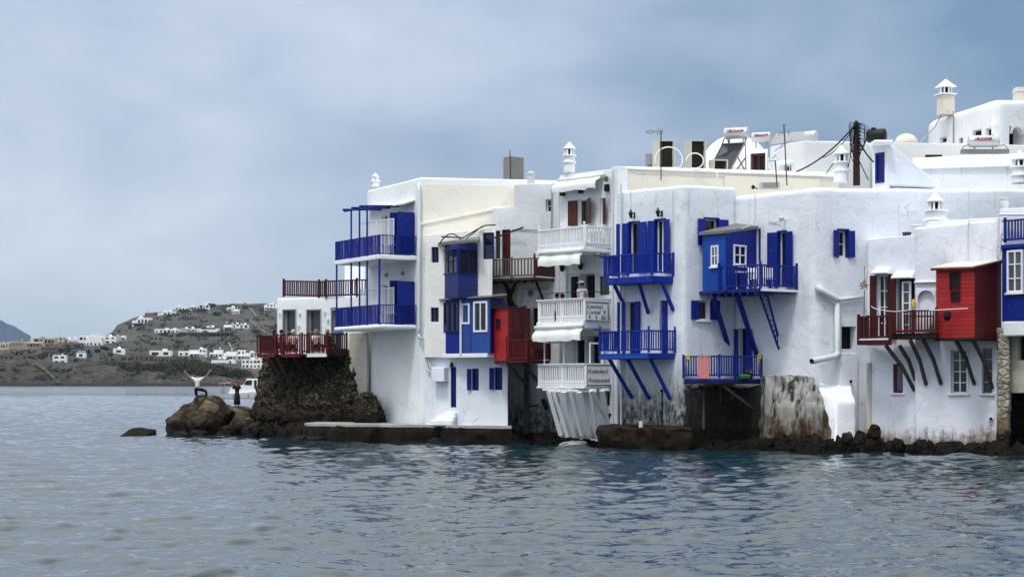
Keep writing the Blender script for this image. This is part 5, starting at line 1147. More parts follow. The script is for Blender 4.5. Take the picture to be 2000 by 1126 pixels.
# ================================================================== roofs behind
def bld(name, label, fr, z0, tops, mat, back=6, bev=.1, topbev=.25, amp=.02, opens=(), cat='house'):
    H = House(name, label, fr[0][0], fr[0][1], z0, cat)
    for (wl, x0, y0, x1, y1, kw) in opens: H.opening(wl, x0, y0, x1, y1, **kw)
    H.finish(plan_front(fr, back), z0, tops, mat, bev=bev, topbev=topbev, amp=amp); return H
hc = bld('cream_building', 'long low cream building behind the shuttered house, carrying the air conditioning units', [(1204, 89), (1225, 88.4), (1640, 92)], 6, [ZP(329, 89), ZP(328, 88.4), ZP(341, 92), 11, 11], 'plaster_beige', topbev=.16)
body('coping', plan_front([(1203, 88.95), (1225, 88.3), (1641, 91.9)], 6.2), [ZP(331, 88.8)]*3+[11]*2, [ZP(326, 89), ZP(325, 88.4), ZP(337.5, 92), 12.2, 12.2], 'coping', hc.r, bev=.05, topbev=.1, amp=.02)
wc = Wall(1225, 88.4, 1640, 92)
q = MB(); wc.box(q, .3, wc.hit(1425, 340)[0], wc.hit(1320, 341)[1], wc.hit(1320, 340)[1]+.02, .0, .04); wc.box(q, wc.hit(1414, 345)[0], wc.hit(1600, 345)[0], 11.2, ZP(343, 90), .0, .12); q.build('beam', 'plaster_beige', hc.r)
# air conditioning units
def ac(label, px0, px1, pe, py0, py1, D, n=''):
    t = thing('air_conditioner', label, 'air conditioner', G((px0+px1)/2, D, ZP(py1, D)), 'tall outdoor air conditioning units'); z0, z1 = ZP(py1, D), ZP(py0, D)
    a, b, c = G(px0, D+.5), G(pe, D), G(px1, D+.1); m_ = MB(); th = .05
    dd = (c-b).normalized(); bk = (a-b)
    m_.hexa([Vector((v.x, v.y, z)) for z in (z0, z1) for v in (a, b, b+dd*th, a+dd*th)]); m_.hexa([Vector((v.x, v.y, z)) for z in (z1-th, z1) for v in (a+dd*th, b+dd*th, c, c+bk)]); m_.hexa([Vector((v.x, v.y, z)) for z in (z0, z0+th) for v in (a+dd*th, b+dd*th, c, c+bk)])
    m_.hexa([Vector((v.x, v.y, z)) for z in (z0+th, z1-th) for v in (a+bk*0+dd*((c-b).length-th), b+dd*((c-b).length-th), c, c+bk)])
    m_.build('casing', 'ac_case', t)
    m_ = MB(); m_.hexa([Vector((v.x, v.y, z)) for z in (z0+th, z1-th) for v in (a+dd*th, b+dd*th-Vector((0, -.12, 0)), c-dd*th-Vector((0, -.12, 0)), c+bk-dd*th)]); m_.build('coil', 'coil', t)
    m_ = MB(); L = (c-b).length-2*th
    for k in range(2):
        cc = b+dd*(th+L/2); zc = z0+(z1-z0)*(.27+.46*k); r_ = min(L*.42, (z1-z0)*.2); m_.tube([Vector((cc.x+math.cos(a_)*r_*dd.x, cc.y+.1, zc+math.sin(a_)*r_)) for a_ in [i*math.pi/8 for i in range(17)]], .012, 4)
        for j in range(6): m_.bar(Vector((cc.x, cc.y+.1, zc)), Vector((cc.x+math.cos(j*1.05)*r_, cc.y+.1, zc+math.sin(j*1.05)*r_)), .01)
    m_.build('fan_guard', 'timber_dark', t); return t
ac('tall cream air conditioning unit with dark open side left of the white hose loop', 1274, 1318, 1287, 273, 328, 90)
ac('tall cream air conditioning unit with dark open side beside the solar water heater', 1335, 1379, 1349, 273, 330, 90.4)
ac('short cream air conditioning unit beside the second tall one', 1384, 1422, 1394, 311, 334, 90.2)
q = MB(); q.fbox(G(1268, 90.6), Vector((1, 0, 0)), Vector((0, 1, 0)), -.16, .16, 0, .4, ZP(328, 90.6), ZP(299, 90.6)); o_ = q.build('grey_cabinet', 'metal_grey', bevel=.02); tag(o_, 'small grey cabinet at the left end of the air conditioning row', 'cabinet')
q = MB(); q.tube([P(1266+r_*3, 322+(r_ % 2)*3, 90.55) for r_ in range(4)], .02, 5); q.build('cabinet_pipe', 'timber_dark', o_)
t = thing('hose', 'white hose looping in two arcs in front of the tall air conditioning units', 'hose', P(1300, 328, 89.5))
q = MB(); q.tube([P(1306+27*math.cos(a), 312-25*math.sin(a), 89.6) for a in [math.pi*1.08-i*math.pi*1.3/16 for i in range(17)]]+[P(1318, 327, 89.6), P(1300, 329, 89.6)], .03, 6)
q.tube([P(1357+17*math.cos(a), 314-15*math.sin(a), 89.9) for a in [math.pi-i*math.pi*1.6/16 for i in range(17)]], .03, 6); q.tube([P(1296, 329, 89.4), P(1340, 330, 89.4), P(1385, 332, 89.4), P(1400, 336, 89.2), P(1402, 350, 89.1)], .035, 6)
q.build('hose_coil', 'plaster_cream', t, smooth=True)
def antenna(label, px, D, y0, y1, els, lean=0, boom=None, group='rooftop aerials'):
    t = thing('antenna', label, 'antenna', P(px, y1, D), group); q = MB(); q.tube([P(px, y1, D), P(px+lean, y0, D)], .028, 6); q.build('mast', 'timber', t)
    q = MB()
    for (x0, ya, x1, yb) in els: q.tube([P(px+x0, ya, D-.02), P(px+x1, yb, D-.02)], .016, 5)
    q.each('aerial', 'tin', t)
antenna('aerial with leaf shaped loop on a mast before the first tall air conditioning unit', 1291, 88.6, 256, 352, [(-27, 258, 4, 256), (-30, 257, -24, 261), (-24, 261, -14, 259), (-30, 257, -22, 254), (-22, 254, -12, 255), (-6, 250, -7, 264), (-1, 250, -3, 263), (3, 251, 2, 262)])
antenna('tall thin aerial mast in front of the grey solar panel', 1537, 84.5, 243, 362, [(-15, 260, 6, 258), (-16, 257, -15, 264), (-10, 256, -9, 263), (3, 254, 4, 264), (-8, 245, 0, 243), (-24, 296, 0, 275), (-14, 290, 10, 272)], lean=-6)
antenna('short bent aerial between the small air conditioner and the tall mast', 1518, 83.6, 313, 366, [(-19, 315, -4, 314), (-9, 310, -2, 302)], lean=-4)
q = MB(); q.fbox(G(1504, 84), Vector((1, 0, 0)), Vector((0, 1, 0)), -.42, .42, 0, .4, ZP(368, 84), ZP(355, 84)); o_ = q.build('small_air_conditioner', 'ac_case', bevel=.02); tag(o_, 'small cream air conditioner low on the roof at the foot of the thin aerial', 'air conditioner')
q = MB(); q.fbox(G(1504, 84), Vector((1, 0, 0)), Vector((0, 1, 0)), -.3, .25, -.02, .01, ZP(366.5, 84), ZP(357, 84)); q.build('grille', 'metal_grey', o_)
q = MB(); p = P(1471, 365, 83.8); q.lathe(p, [(.03, -.1), (.08, -.02), (.08, .04), (.03, .08)], 8); q.tube([p, p+Vector((.2, 0, -.08))], .025, 5); tag(q.build('floodlight', 'black'), 'small black floodlight on the coping above the blue shed', 'lamp')
# dome and houses behind
t = thing('domed_chapel', 'white dome rising behind the solar water heater', 'chapel', G(1435, 108, 9)); q = MB(); R_ = 1.95
q.lathe(G(1436, 108, ZP(338, 108)), [(R_, 0)]+[(R_*math.cos(a), R_*math.sin(a)*1.05) for a in [i*math.pi/2/12 for i in range(12)]]+[(.03, R_*1.05)], 32); q.build('dome', 'coping', t, smooth=True)
q = MB(); q.lathe(G(1436, 108, 8.5), [(R_*1.15, 0), (R_*1.15, ZP(338, 108)-8.5+.1)], 24); q.build('drum', 'plaster_cool', t)
X1, X2 = Wall(1456, 95, 1503, 94.2), Wall(1503, 94.2, 1571, 92.2); X3 = Wall(1571, 92.2, 1700, 94.5)
bld('rooftop_house', 'small white rooftop house with brown door between the water heaters', [(1457, 95.2), (1500, 94.6)], 9, [ZP(297, 95.2), ZP(290, 94.6), 13.5, 13.5], 'plaster_cool', topbev=.15, opens=[(Wall(1457, 95.2, 1500, 94.6), 1465, 299, 1495, 337, dict(nx=2, frame='brown_shutter', pane='dark_inside', kind='door', fw=.12))])
hx = bld('square_house', 'square white rooftop house with small canopied window left of the utility pole', [(1504, 94.2), (1571, 92.2), (1700, 94.5)], 9, [ZP(286, 94.2), ZP(274, 92.2), ZP(279, 94.5), 13.6, 13.6], 'plaster_far_grey', topbev=.2, opens=[(X2, 1531, 322, 1545, 340, dict(nx=2, frame='white_paint'))])
q = MB(); X2.box(q, *[X2.rect(1525, 314, 1549, 321)[i] for i in range(4)], -.05, .25); q.build('canopy', 'coping', hx.r, bevel=.04)
def tank(parent, c, ax, r, L, mat='tank_metal', name='tank'):
    q = MB(); a = c-ax*L/2; b = c+ax*L/2; e = ax*.06; q.tube([a-e, a-e*.6, a, b, b+e*.6, b+e], [r*.72, r*.93, r, r, r*.93, r*.72], 20); return q.build(name, mat, parent, smooth=True)
def heater(label, c, ax, r, L, panel=None, grp='rooftop solar water heaters', letters=None):
    t = thing('water_heater', label, 'water heater', c-up*r, grp); tk = tank(t, c, ax, r, L)
    n_ = Vector((ax.y, -ax.x, 0)); n_ = n_ if n_.y < 0 else -n_
    if letters:
        wl = Wall(900, 50, 1100, 50); wl.d = ax; wl.n = n_; wl.a = Vector((c.x, c.y, 0)); text(t, letters, r*.58, wl, -L*.35, c.z+r*.15, r*1.0, 'red_letter', shear=0, bold=.005, extr=.006, spx=.95)
        m_ = MB(); wl.box(m_, -L*.36, L*.33, c.z-r*.02, c.z+r*.07, r*.96, r*1.005); m_.build('underline', 'red_letter', t)
    m_ = MB()
    for s_ in (-.32, .32): p = c+ax*L*s_; m_.tube([p+up*r*.9, p+up*r*1.2], .025, 6); m_.bar(p-up*r*.95, p-up*(r*.95+.3)+n_*.0, .06)
    m_.build('bracket', 'metal_grey', t)
    for (nm, mt, pts, th) in (panel or []):
        m_ = MB(); m_.prism([P(*x) for x in pts], (0, th, 0)); m_.build(nm, mt, t)
    return t
axr = (G(1460, 92)-G(1416, 93.2)).normalized()
t = heater('largest solar water heater, white tank above a dark tilted collector', P(1438, 260.5, 92), Vector((.93, -.35, 0)), .27, 1.02, [('collector', 'collector', [(1395, 310, 91.2), (1410, 281, 92.3), (1453, 279, 91.7), (1426, 332, 90.4), (1384, 332, 91.0)], .06)], letters='HELIOAKMI')
q = MB()
for (a, b) in (((1395, 334, 91.1), (1412, 281, 92.3)), ((1426, 333, 90.3), (1455, 279, 91.6)), ((1455, 265, 91.8), (1457, 333, 91.9)), ((1440, 305, 91.4), (1455, 333, 91.6)), ((1414, 271, 92.2), (1410, 283, 92.4)), ((1460, 258, 91.7), (1456, 278, 91.7)), ((1421, 272, 92.2), (1424, 282, 92.3)), ((1410, 281, 92.25), (1454, 278.5, 91.65)), ((1440, 330, 91.3), (1456, 308, 91.8))): q.bar(P(*a), P(*b), .05)
q.build('stand', 'tin', t)
heater('second smaller solar water heater tank between the big heater and the grey panel', P(1487, 268, 96), Vector((.93, -.37, 0)), .24, .82, letters='HELIOAKMI')
t = heater('solar water heater seen from behind with its broad grey panel', P(1584, 266, 95), Vector((.8, -.6, 0)), .26, .5, [('panel_back', 'metal_grey', [(1503, 283, 96.5), (1516, 260, 97.2), (1583, 256, 95.8), (1572, 273, 95.2)], .06)])
# top right building
Y1, Y2 = Wall(1813, 106, 1945, 100), Wall(1945, 100, 2040, 102)
ht = bld('top_building', 'topmost white building with rounded roof edges and a large arched opening', [(1813, 106), (1945, 100), (2040, 102)], 9, [ZP(236, 106), ZP(193, 100), ZP(196, 102), 16, 16], 'plaster_cool', bev=.45, topbev=.4,
         opens=[(Y1, 1836, 268, 1849, 279, dict(pane='dark_inside', frame='plaster_cool')), (Y1, 1873, 269, 1881, 280, dict(pane='dark_inside', frame='grey_frame')), (Y1, 1899, 253, 1917, 275, dict(pane='dark_inside', frame='plaster_cool')), (Y1, 1925, 250, 1936, 272, dict(pane='dark_inside', frame='plaster_cool')), (Y2, 1971, 247, 2003, 300, dict(nx=2, ny=3, pane='dark_inside', frame='timber_dark', kind='arched_opening', dep=.9))])
q = MB(); c0u, cz = Y2.hit(1987, 262)
for i in range(10):
    a, a2 = math.pi*i/10, math.pi*(i+1)/10; f2 = lambda a_, r1, r2, w_: Y2.pt(c0u+math.cos(a_)*r1, cz+math.sin(a_)*r2, w_)
    q.hexa([f2(a, .40, .36, -.3), Y2.pt(c0u+math.cos(a)*.46, cz+.46, -.3), Y2.pt(c0u+math.cos(a)*.46, cz+.46, .03), f2(a, .40, .36, .03), f2(a2, .40, .36, -.3), Y2.pt(c0u+math.cos(a2)*.46, cz+.46, -.3), Y2.pt(c0u+math.cos(a2)*.46, cz+.46, .03), f2(a2, .40, .36, .03)])
q.build('arch_head', 'plaster_cool', ht.r)
q = MB(); q.tube([Y1.at(1862, 217, .1), Y1.at(1862, 279, .05)], .035, 6); q.tube([Y1.at(1851, 218, .3), Y1.at(1838, 226, .2), Y1.at(1826, 248, .8), P(1797, 278, 98)], .03, 6); q.build('cable', 'metal_grey', ht.r)
q = MB(); q.fbox(G(1995, 104), Vector((1, 0, 0)), Vector((0, 1, 0)), -.28, .5, 0, .7, ZP(200, 104), ZP(170, 104)); q.fbox(G(1995, 104), Vector((1, 0, 0)), Vector((0, 1, 0)), -.32, .54, -.04, .74, ZP(179, 104), ZP(176, 104)); tag(q.build('cream_chimney', 'plaster_beige', bevel=.03), 'square cream chimney on the roof at the top right corner', 'chimney')
# middle walls
bld('grey_wall_house', 'long grey white house behind the stair penthouse and black tank', [(1590, 97), (2020, 96)], 9, [ZP(274, 97), ZP(283, 96), 13, 13], 'plaster_far_grey', topbev=.3)
hs = bld('streaked_house', 'white terrace house with rain streaked wall right of the stair penthouse', [(1790, 90), (2020, 89)], 9, [ZP(318, 90), ZP(312, 89), 12.5, 12.5], 'plaster_streaked', topbev=.05)
body('coping', plan_front([(1782, 89.9), (2021, 88.8)], 5), [ZP(330, 90), ZP(323, 89), 11.9, 11.9], [ZP(309, 90), ZP(299, 89), 12.9, 12.9], 'coping', hs.r, bev=.05, topbev=.2, amp=.02)
q = MB()
for (x, y, w_) in ((1822, 303, .3), (1950, 358, .3)): q.fbox(G(x, 91), Vector((1, 0, 0)), Vector((0, 1, 0)), -w_, w_*1.4, 0, .3, ZP(y+3, 91), ZP(y-1, 91))
q.build('skylight', 'timber_dark', hs.r)
# penthouse over the stairs with blue door
V = [(1706, 84.6), (1731, 84.0)]
hp = House('stair_penthouse', 'wedge shaped white stair penthouse with a blue door', 1706, 85, 10)
VW = Wall(*V[0], *V[1]); hp.opening(VW, 1709, 298, 1727, 357, 1, 1, frame='blue', pane='glass', kind='door', dep=.08, fw=.1, fill='blue_dark')
body('wall', plan_front([(1704, 84.7), (1732, 84.0), (1738, 84.2)], 2), 10.4, [ZP(281, 84.6), ZP(281, 84), ZP(281, 84.2), ZP(281, 85), ZP(281, 85)], 'plaster_cool', hp.r, bev=.04, topbev=.06, amp=.01, holes=hp.holes)
q = MB(); a, b, c, d_ = P(1732, 362, 84.05), P(1830, 366, 85.2), P(1825, 352, 85.1), P(1738, 283, 84.2); q.prism([a, b, c, P(1745, 284, 84.25), P(1732, 281, 84.05)], (0, 1.6, 0)); q.build('sloping_wall', 'plaster_blue_white', hp.r, bevel=.06)
q = MB(); q.bar(P(1702, 280, 84.2), P(1740, 280, 84.2), 1.2, .16); q.build('roof_slab', 'coping', hp.r, bevel=.05)
# black tank, dome oven
t = thing('black_tank', 'black plastic water tank lying on the roof right of the utility pole', 'water tank', P(1714, 276, 88)); tank(t, P(1712, 265, 88), Vector((.9, -.42, 0)), .30, .72, 'black', 'tank_body'); q = MB(); q.lathe(P(1706, 252.5, 88), [(.12, -.03), (.12, .05), (.1, .07)], 12); q.build('lid', 'black', t)
t = thing('small_dome', 'small pale plastered dome behind the long grey white house', 'dome', P(1770, 280, 101)); q = MB(); q.lathe(P(1770, 281, 101), [(.6*math.cos(a), .52*math.sin(a)) for a in [i*math.pi/2/8 for i in range(8)]]+[(.03, .52)], 20); q.build('dome', 'plaster_beige', t, smooth=True); q = MB(); q.lathe(P(1768, 267, 101), [(.26, 0), (.26, .05)], 14); q.build('cap', 'plaster_far_grey', t)
t = heater('white solar tank on a low grey stand above the streaked terrace house', P(1921, 276, 91), Vector((1, -.03, 0)), .27, 1.28, letters='HELIOAKMI')
q = MB(); q.bar(P(1877, 296, 91), P(1970, 296, 91), .3, .2); q.tube([P(1876, 297, 90.9), P(1882, 286, 90.9), P(1894, 282, 90.9)], .025, 5); q.tube([P(1948, 285, 90.9), P(1962, 283, 90.9), P(1969, 292, 90.9)], .025, 5); q.build('stand', 'tin', t)
# utility pole
t = thing('utility_pole', 'dark wooden utility pole with tangled cables on the roofs', 'utility pole', P(1673, 360, 83.2)); q = MB(); q.tube([P(1673, 362, 83.2), P(1672.5, 240, 83.2), P(1672, 235, 83.2)], [.15, .125, .02], 10); q.build('pole', 'pole_wood', t)
q = MB(); rr = random.Random(5)
for i in range(9):
    y = 243+i*7; q.tube([P(1673, y, 83.1), P(1677, y-1, 83.0), P(1681+rr.random()*9, y+rr.random()*3, 82.9)], .014, 5); q.lathe(P(1680, y, 83.0), [(.02, -.05), (.035, 0), (.02, .05)], 6)
for i in range(6): q.tube([P(1672, 242+i*3, 83.05), P(1662-rr.random()*5, 238+i*4, 82.9), P(1660+rr.random()*5, 262+i*8, 82.9), P(1668, 290+i*6, 83.05)], .016, 5)
for i in range(5): q.tube([P(1676, 240+i*3, 83.05), P(1688, 243+i*3, 83), P(1700-i*3, 254+i*8, 82.9), P(1690-i*2, 275+i*5, 83), P(1679, 285+i*5, 83.05)], .014, 5)
q.build('cable_bracket', 'black', t)
t = thing('overhead_cable', 'black overhead cables running from the utility pole down to the roofs', 'cable', P(1673, 240, 83)); q = MB()
def sagc(a, b, sag, r=.02): q.tube([on_line(P(*a), P(*b), k/10)-up*sag*4*(k/10)*(1-k/10) for k in range(11)], r, 5)
sagc((1671, 243, 83), (1556, 335, 86), .25, .035); sagc((1670, 245, 83), (1600, 309, 86), .3, .02); sagc((1676, 272, 83), (1706, 316, 84), .1, .035); sagc((1670, 250, 83), (1657, 326, 83.4), .05); sagc((1678, 314, 83), (1696, 352, 83.5), .0); sagc((1628, 318, 83.5), (1614, 338, 84), .0)
q.build('cable_run', 'black', t)
# ================================================================== people
def hull_skin(name, chains, mat, parent, sub=2, root=0):
    """one continuous skinned surface; chains = lists of (point, radius) sharing points"""
    vs, rs, es, idx = [], [], [], {}
    for ch in chains:
        prev = None
        for (p, r) in ch:
            k = tuple(round(c, 4) for c in p)
            if k not in idx: idx[k] = len(vs); vs.append(Vector(p)-BASE[parent.name]); rs.append(r)
            if prev is not None: es.append((prev, idx[k]))
            prev = idx[k]
    me = bpy.data.meshes.new(name); me.from_pydata(vs, es, []); me.materials.append(M[mat]); o = bpy.data.objects.new(name, me); COL.objects.link(o); o.parent = parent; BASE[o.name] = BASE[parent.name]
    sk = o.modifiers.new('skin', 'SKIN'); sk.use_smooth_shade = True; lay = me.skin_vertices[0].data
    for i, r in enumerate(rs): lay[i].radius = (r, r) if not isinstance(r, tuple) else r
    lay[root].use_root = True; ss = o.modifiers.new('sub', 'SUBSURF'); ss.levels = sub; ss.render_levels = sub
    return o
def person(label, px, D, z, J, skin='skin', top='cloth_white', bottom='cloth_black', hair='hair_dark', hat=None, skirt=False, sleeves='short', s=1.0, yaw=0, long_hair=False, sit=False):
    """J: joint offsets (x right, y away, z up) from the pelvis point"""
    base = G(px, D, z); t = thing('person', label, 'person', base); Rz = Matrix.Rotation(yaw, 3, 'Z')
    j = {k: base+Rz @ (Vector(v)*s) for k, v in J.items()}
    mid = lambda a, b, f_=.5: j[a].lerp(j[b], f_)
    ch = [[(j['pel'], .115*s), (mid('pel', 'nk', .5), .105*s), (mid('pel', 'nk', .85), .12*s), (j['nk'], .05*s), (j['hd']-Vector((0, 0, .07*s)), .055*s), (j['hd'], .088*s), (j['hd']+Vector((0, 0, .09*s)), .06*s)]]
    for sd_ in 'LR':
        if 'sh'+sd_ in j:
            arm = [(mid('pel', 'nk', .85), .12*s), (j['sh'+sd_], .055*s), (j['el'+sd_], .04*s), (j['wr'+sd_], .027*s)]
            hd = (j['wr'+sd_]-j['el'+sd_]).normalized(); palm = j['wr'+sd_]+hd*.07*s; arm.append((palm, .03*s)); ch.append(arm)
            sdv = hd.cross(Vector((0, 1, 0))); sdv = sdv.normalized() if sdv.length > .1 else Vector((1, 0, 0))
            for f_, L in ((-.03, .07), (-.01, .085), (.012, .08), (.032, .06)): a = palm+sdv*f_*s+hd*.02*s; ch.append([(palm, .03*s), (a, .011*s), (a+hd*L*s*.6+sdv*f_*.3, .009*s), (a+hd*L*s+Vector((0, -.01, 0)), .007*s)])
            ch.append([(palm, .03*s), (j['wr'+sd_]+hd*.05*s+sdv*.045*s, .011*s), (j['wr'+sd_]+hd*.09*s+sdv*.065*s, .008*s)])
        if 'hp'+sd_ in j: ch.append([(j['pel'], .115*s), (j['hp'+sd_], .085*s), (j['kn'+sd_], .06*s), (j['an'+sd_], .04*s), (j['to'+sd_], .035*s)])
    hull_skin('body', ch, skin, t, 1)
    tp = [[(j['pel']+Vector((0, 0, -.02)), .135*s), (mid('pel', 'nk', .5), .128*s), (mid('pel', 'nk', .85), .14*s), (mid('pel', 'nk', .97), .075*s)]]
    for sd_ in 'LR':
        if 'sh'+sd_ in j: e = j['sh'+sd_].lerp(j['el'+sd_], .6) if sleeves == 'short' else j['wr'+sd_]; tp.append([(mid('pel', 'nk', .85), .14*s), (j['sh'+sd_], .075*s)]+([(j['el'+sd_], .058*s)] if sleeves != 'short' else [])+[(e, .062*s if sleeves == 'short' else .045*s)])
    hull_skin('shirt', tp, top, t, 1)
    if skirt:
        m_ = MB(); c = j['pel']; m_.lathe(c, [(.2*s, -.62*s), (.19*s, -.4*s), (.16*s, -.1*s), (.12*s, .12*s)], 14); m_.build('skirt', bottom, t, smooth=True)
    elif 'hpL' in j:
        bt = [[(j['pel']+Vector((0, 0, .07)), .14*s), (j['pel'], .132*s)]]+[[(j['pel'], .132*s), (j['hp'+q_], .102*s), (j['kn'+q_], .078*s), (j['an'+q_], .055*s)] for q_ in 'LR']; hull_skin('trousers', bt, bottom, t, 1)
    # hair cap and face
    h = j['hd']+Vector((0, 0, .045*s)); fw = Rz @ Vector(J.get('face', (0, -1, 0))).normalized(); m_ = MB(); bm = bmesh.new(); bmesh.ops.create_icosphere(bm, subdivisions=3, radius=.112*s)
    vs = []
    for v in bm.verts:
        p = v.co.copy(); p.z *= 1.15
        if p.dot(fw) > .035*s and p.z < .04*s: p *= .72
        if p.z < -.05*s and not long_hair: p *= .8
        if long_hair and p.z < 0 and p.dot(fw) < .03*s: p.z *= 1.6
        vs.append(h+p)
    fs = [tuple(v.index for v in f_.verts) for f_ in bm.faces]; bm.free(); m_.add(vs, fs); m_.build('hair', hair, t, smooth=True)
    m_ = MB(); sx = fw.cross(up); hc_ = j['hd']+Vector((0, 0, .02*s))
    for e_ in (-1, 1): m_.lathe(hc_+fw*.082*s+sx*.035*s*e_, [(.004, -.012*s), (.012*s, 0), (.004, .012*s)], 6, 1); m_.lathe(hc_+sx*.09*s*e_, [(.006, -.035*s), (.02*s, 0), (.006, .03*s)], 6, 0)
    m_.tube([hc_+fw*.085*s+up*.005, hc_+fw*.112*s-up*.025*s], [.01*s, .018*s], 6, 0); m_.bar(hc_+fw*.087*s-up*.06*s-sx*.025*s, hc_+fw*.087*s-up*.06*s+sx*.025*s, .012*s, mi=2); m_.build('face', [skin, 'black', 'boat_red'], t)
    if hat: m_ = MB(); m_.lathe(h+up*.05*s, [(.12*s, 0), (.118*s, .05*s), (.08*s, .09*s), (.01, .1*s)], 14); m_.fbox(h+up*0, fw, sx, .05*s, .2*s, -.07*s, .07*s, h.z+.05*s, h.z+.065*s); m_.build('cap', hat, t)
    return t
# man with raised arms on the big boulder, seen from behind
person('man in white shirt kneeling on the largest boulder with both arms thrown up', 386, 104.6, ZP(757, 104.6), dict(pel=(0, 0, 0), nk=(.0, 0, .53), hd=(.02, .02, .66), shL=(-.19, 0, .46), elL=(-.42, 0, .58), wrL=(-.58, -.02, .76), shR=(.19, 0, .46), elR=(.42, 0, .58), wrR=(.60, -.02, .80), hpL=(-.10, 0, -.08), knL=(-.08, .12, -.42), anL=(-.06, -.22, -.46), toL=(-.06, -.36, -.48), hpR=(.11, 0, -.07), knR=(.42, .14, -.16), anR=(.42, .1, -.52), toR=(.44, .28, -.56), face=(0, 1, .2)), s=1.03)
person('woman in long dark dress standing on the rocks with hands held up to her face', 463, 109.0, ZP(769, 109), dict(pel=(0, 0, 0), nk=(0, 0, .46), hd=(0, 0, .59), shL=(-.16, 0, .40), elL=(-.24, -.16, .34), wrL=(-.09, -.2, .54), shR=(.16, 0, .40), elR=(.24, -.16, .36), wrR=(.09, -.2, .55), hpL=(-.08, 0, -.06), knL=(-.08, 0, -.38), anL=(-.07, 0, -.68), toL=(-.09, -.1, -.72), hpR=(.08, 0, -.06), knR=(.08, 0, -.38), anR=(.08, 0, -.68), toR=(.1, -.1, -.72)), top='cloth_black', bottom='cloth_black', skirt=True, hair='hair_dark', long_hair=True, sleeves='long', s=.92)
SIT = dict(pel=(0, 0, 0), nk=(0, 0, .50), hd=(0, -.03, .64), shL=(-.18, 0, .43), elL=(-.26, -.12, .2), wrL=(-.12, -.32, .2), shR=(.18, 0, .43), elR=(.26, -.12, .2), wrR=(.12, -.32, .2), hpL=(-.09, 0, -.02), knL=(-.12, -.42, .02), anL=(-.12, -.44, -.38), toL=(-.12, -.56, -.42), hpR=(.09, 0, -.02), knR=(.12, -.42, .02), anR=(.12, -.44, -.38), toR=(.12, -.56, -.42))
zt = 4.17+.45
for (px, D, lb, tpm, hr, yw, lh, hat) in ((535, 100.6, 'dark haired diner in black and white at the left end of the red railing', 'cloth_black', 'hair_dark', 1.2, True, None), (549, 100.6, 'dark haired diner in grey blue shirt, second from the left behind the red railing', 'cloth_grey', 'hair_dark', .6, False, None),
    (573, 100.4, 'white haired man in pink shirt facing the sea from the terrace', 'cloth_pink', 'hair_white', 0, False, None), (617, 99.9, 'blond diner in white top on the terrace between the two doors', 'cloth_white', 'hair_blond', .7, True, None),
    (639, 99.2, 'fair haired diner in black jacket at the right post of the terrace', 'cloth_black', 'hair_blond', 2.4, True, None)):
    person(lb, px, D, zt, SIT, top=tpm, hair=hr, yaw=yw, long_hair=lh, sleeves='long' if tpm == 'cloth_black' else 'short', s=1.0)
def seat(px, D, z, label, grp):
    t = thing('chair', label, 'chair', G(px, D, z), grp); o = BASE[t.name]; x, y = Vector((1, 0, 0)), Vector((0, 1, 0)); q = MB(); q.fbox(o, x, y, -.2, .2, -.2, .2, z+.3, z+.34); q.build('seat', 'timber', t)
    for a in (-.17, .17):
        for b in (-.17, .17): q = MB(); q.fbox(o, x, y, a-.02, a+.02, b-.02, b+.02, z, z+(.3 if b < 0 else .8)); q.build('leg', 'timber', t)
    q = MB(); q.fbox(o, x, y, -.15, .15, .155, .185, z+.55, z+.78); q.build('backrest', 'timber', t)
for px, D, w_ in ((535, 100.7, 'at the left end of the terrace'), (549, 100.7, 'under the second diner from the left'), (573, 100.5, 'under the white haired man'), (617, 100, 'under the blond diner in white'), (639, 99.3, 'under the diner in black jacket')): seat(px, D, 4.17, 'brown wooden chair '+w_, 'wooden chairs on the red railed terrace')
q = MB(); c = G(660, 99.3, 4.17); q.lathe(c+up*.0, [(.34, .95), (.28, 1.1), (.14, 1.2), (.02, 1.23)], 16); q.tube([c, c+up*1.2], .03, 6); tag(q.build('blue_shade', 'cloth_blue', smooth=True), 'round blue shade at the right end of the red railed terrace', 'shade')
zk = ZP(626, 85.3)
STAND = dict(pel=(0, 0, 0), nk=(0, 0, .52), hd=(-.02, 0, .66), shL=(-.17, .02, .45), elL=(-.2, -.08, .2), wrL=(-.16, -.2, .0), shR=(.17, .02, .45), elR=(.24, 0, .2), wrR=(.24, -.06, -.04), hpL=(-.09, 0, -.08), knL=(-.1, 0, -.45), anL=(-.1, 0, -.85), toL=(-.1, -.14, -.9), hpR=(.09, 0, -.08), knR=(.1, 0, -.45), anR=(.1, 0, -.85), toR=(.1, -.14, -.9), face=(-1, -.4, 0))
person('waiter in white shirt and white cap standing on the middle white balcony', 1137, 86.1, zk+.9, STAND, top='cloth_white', bottom='cloth_black', hat='boat_white', s=1.0)
person('guest with dark hair seated at the left of the middle white balcony', 1087, 87.6, zk+.47, SIT, top='cloth_blue', hair='hair_dark', yaw=.8); person('guest with dark hair and pale blue shirt seated next to the waiter', 1099, 87.2, zk+.44, SIT, top='cloth_grey', hair='hair_dark', yaw=-.5)
for px, D, w_ in ((1087, 87.7, 'under the left guest on the middle white balcony'), (1099, 87.3, 'under the guest beside the waiter')): seat(px, D, zk, 'wooden chair '+w_, 'chairs on the middle restaurant balcony')
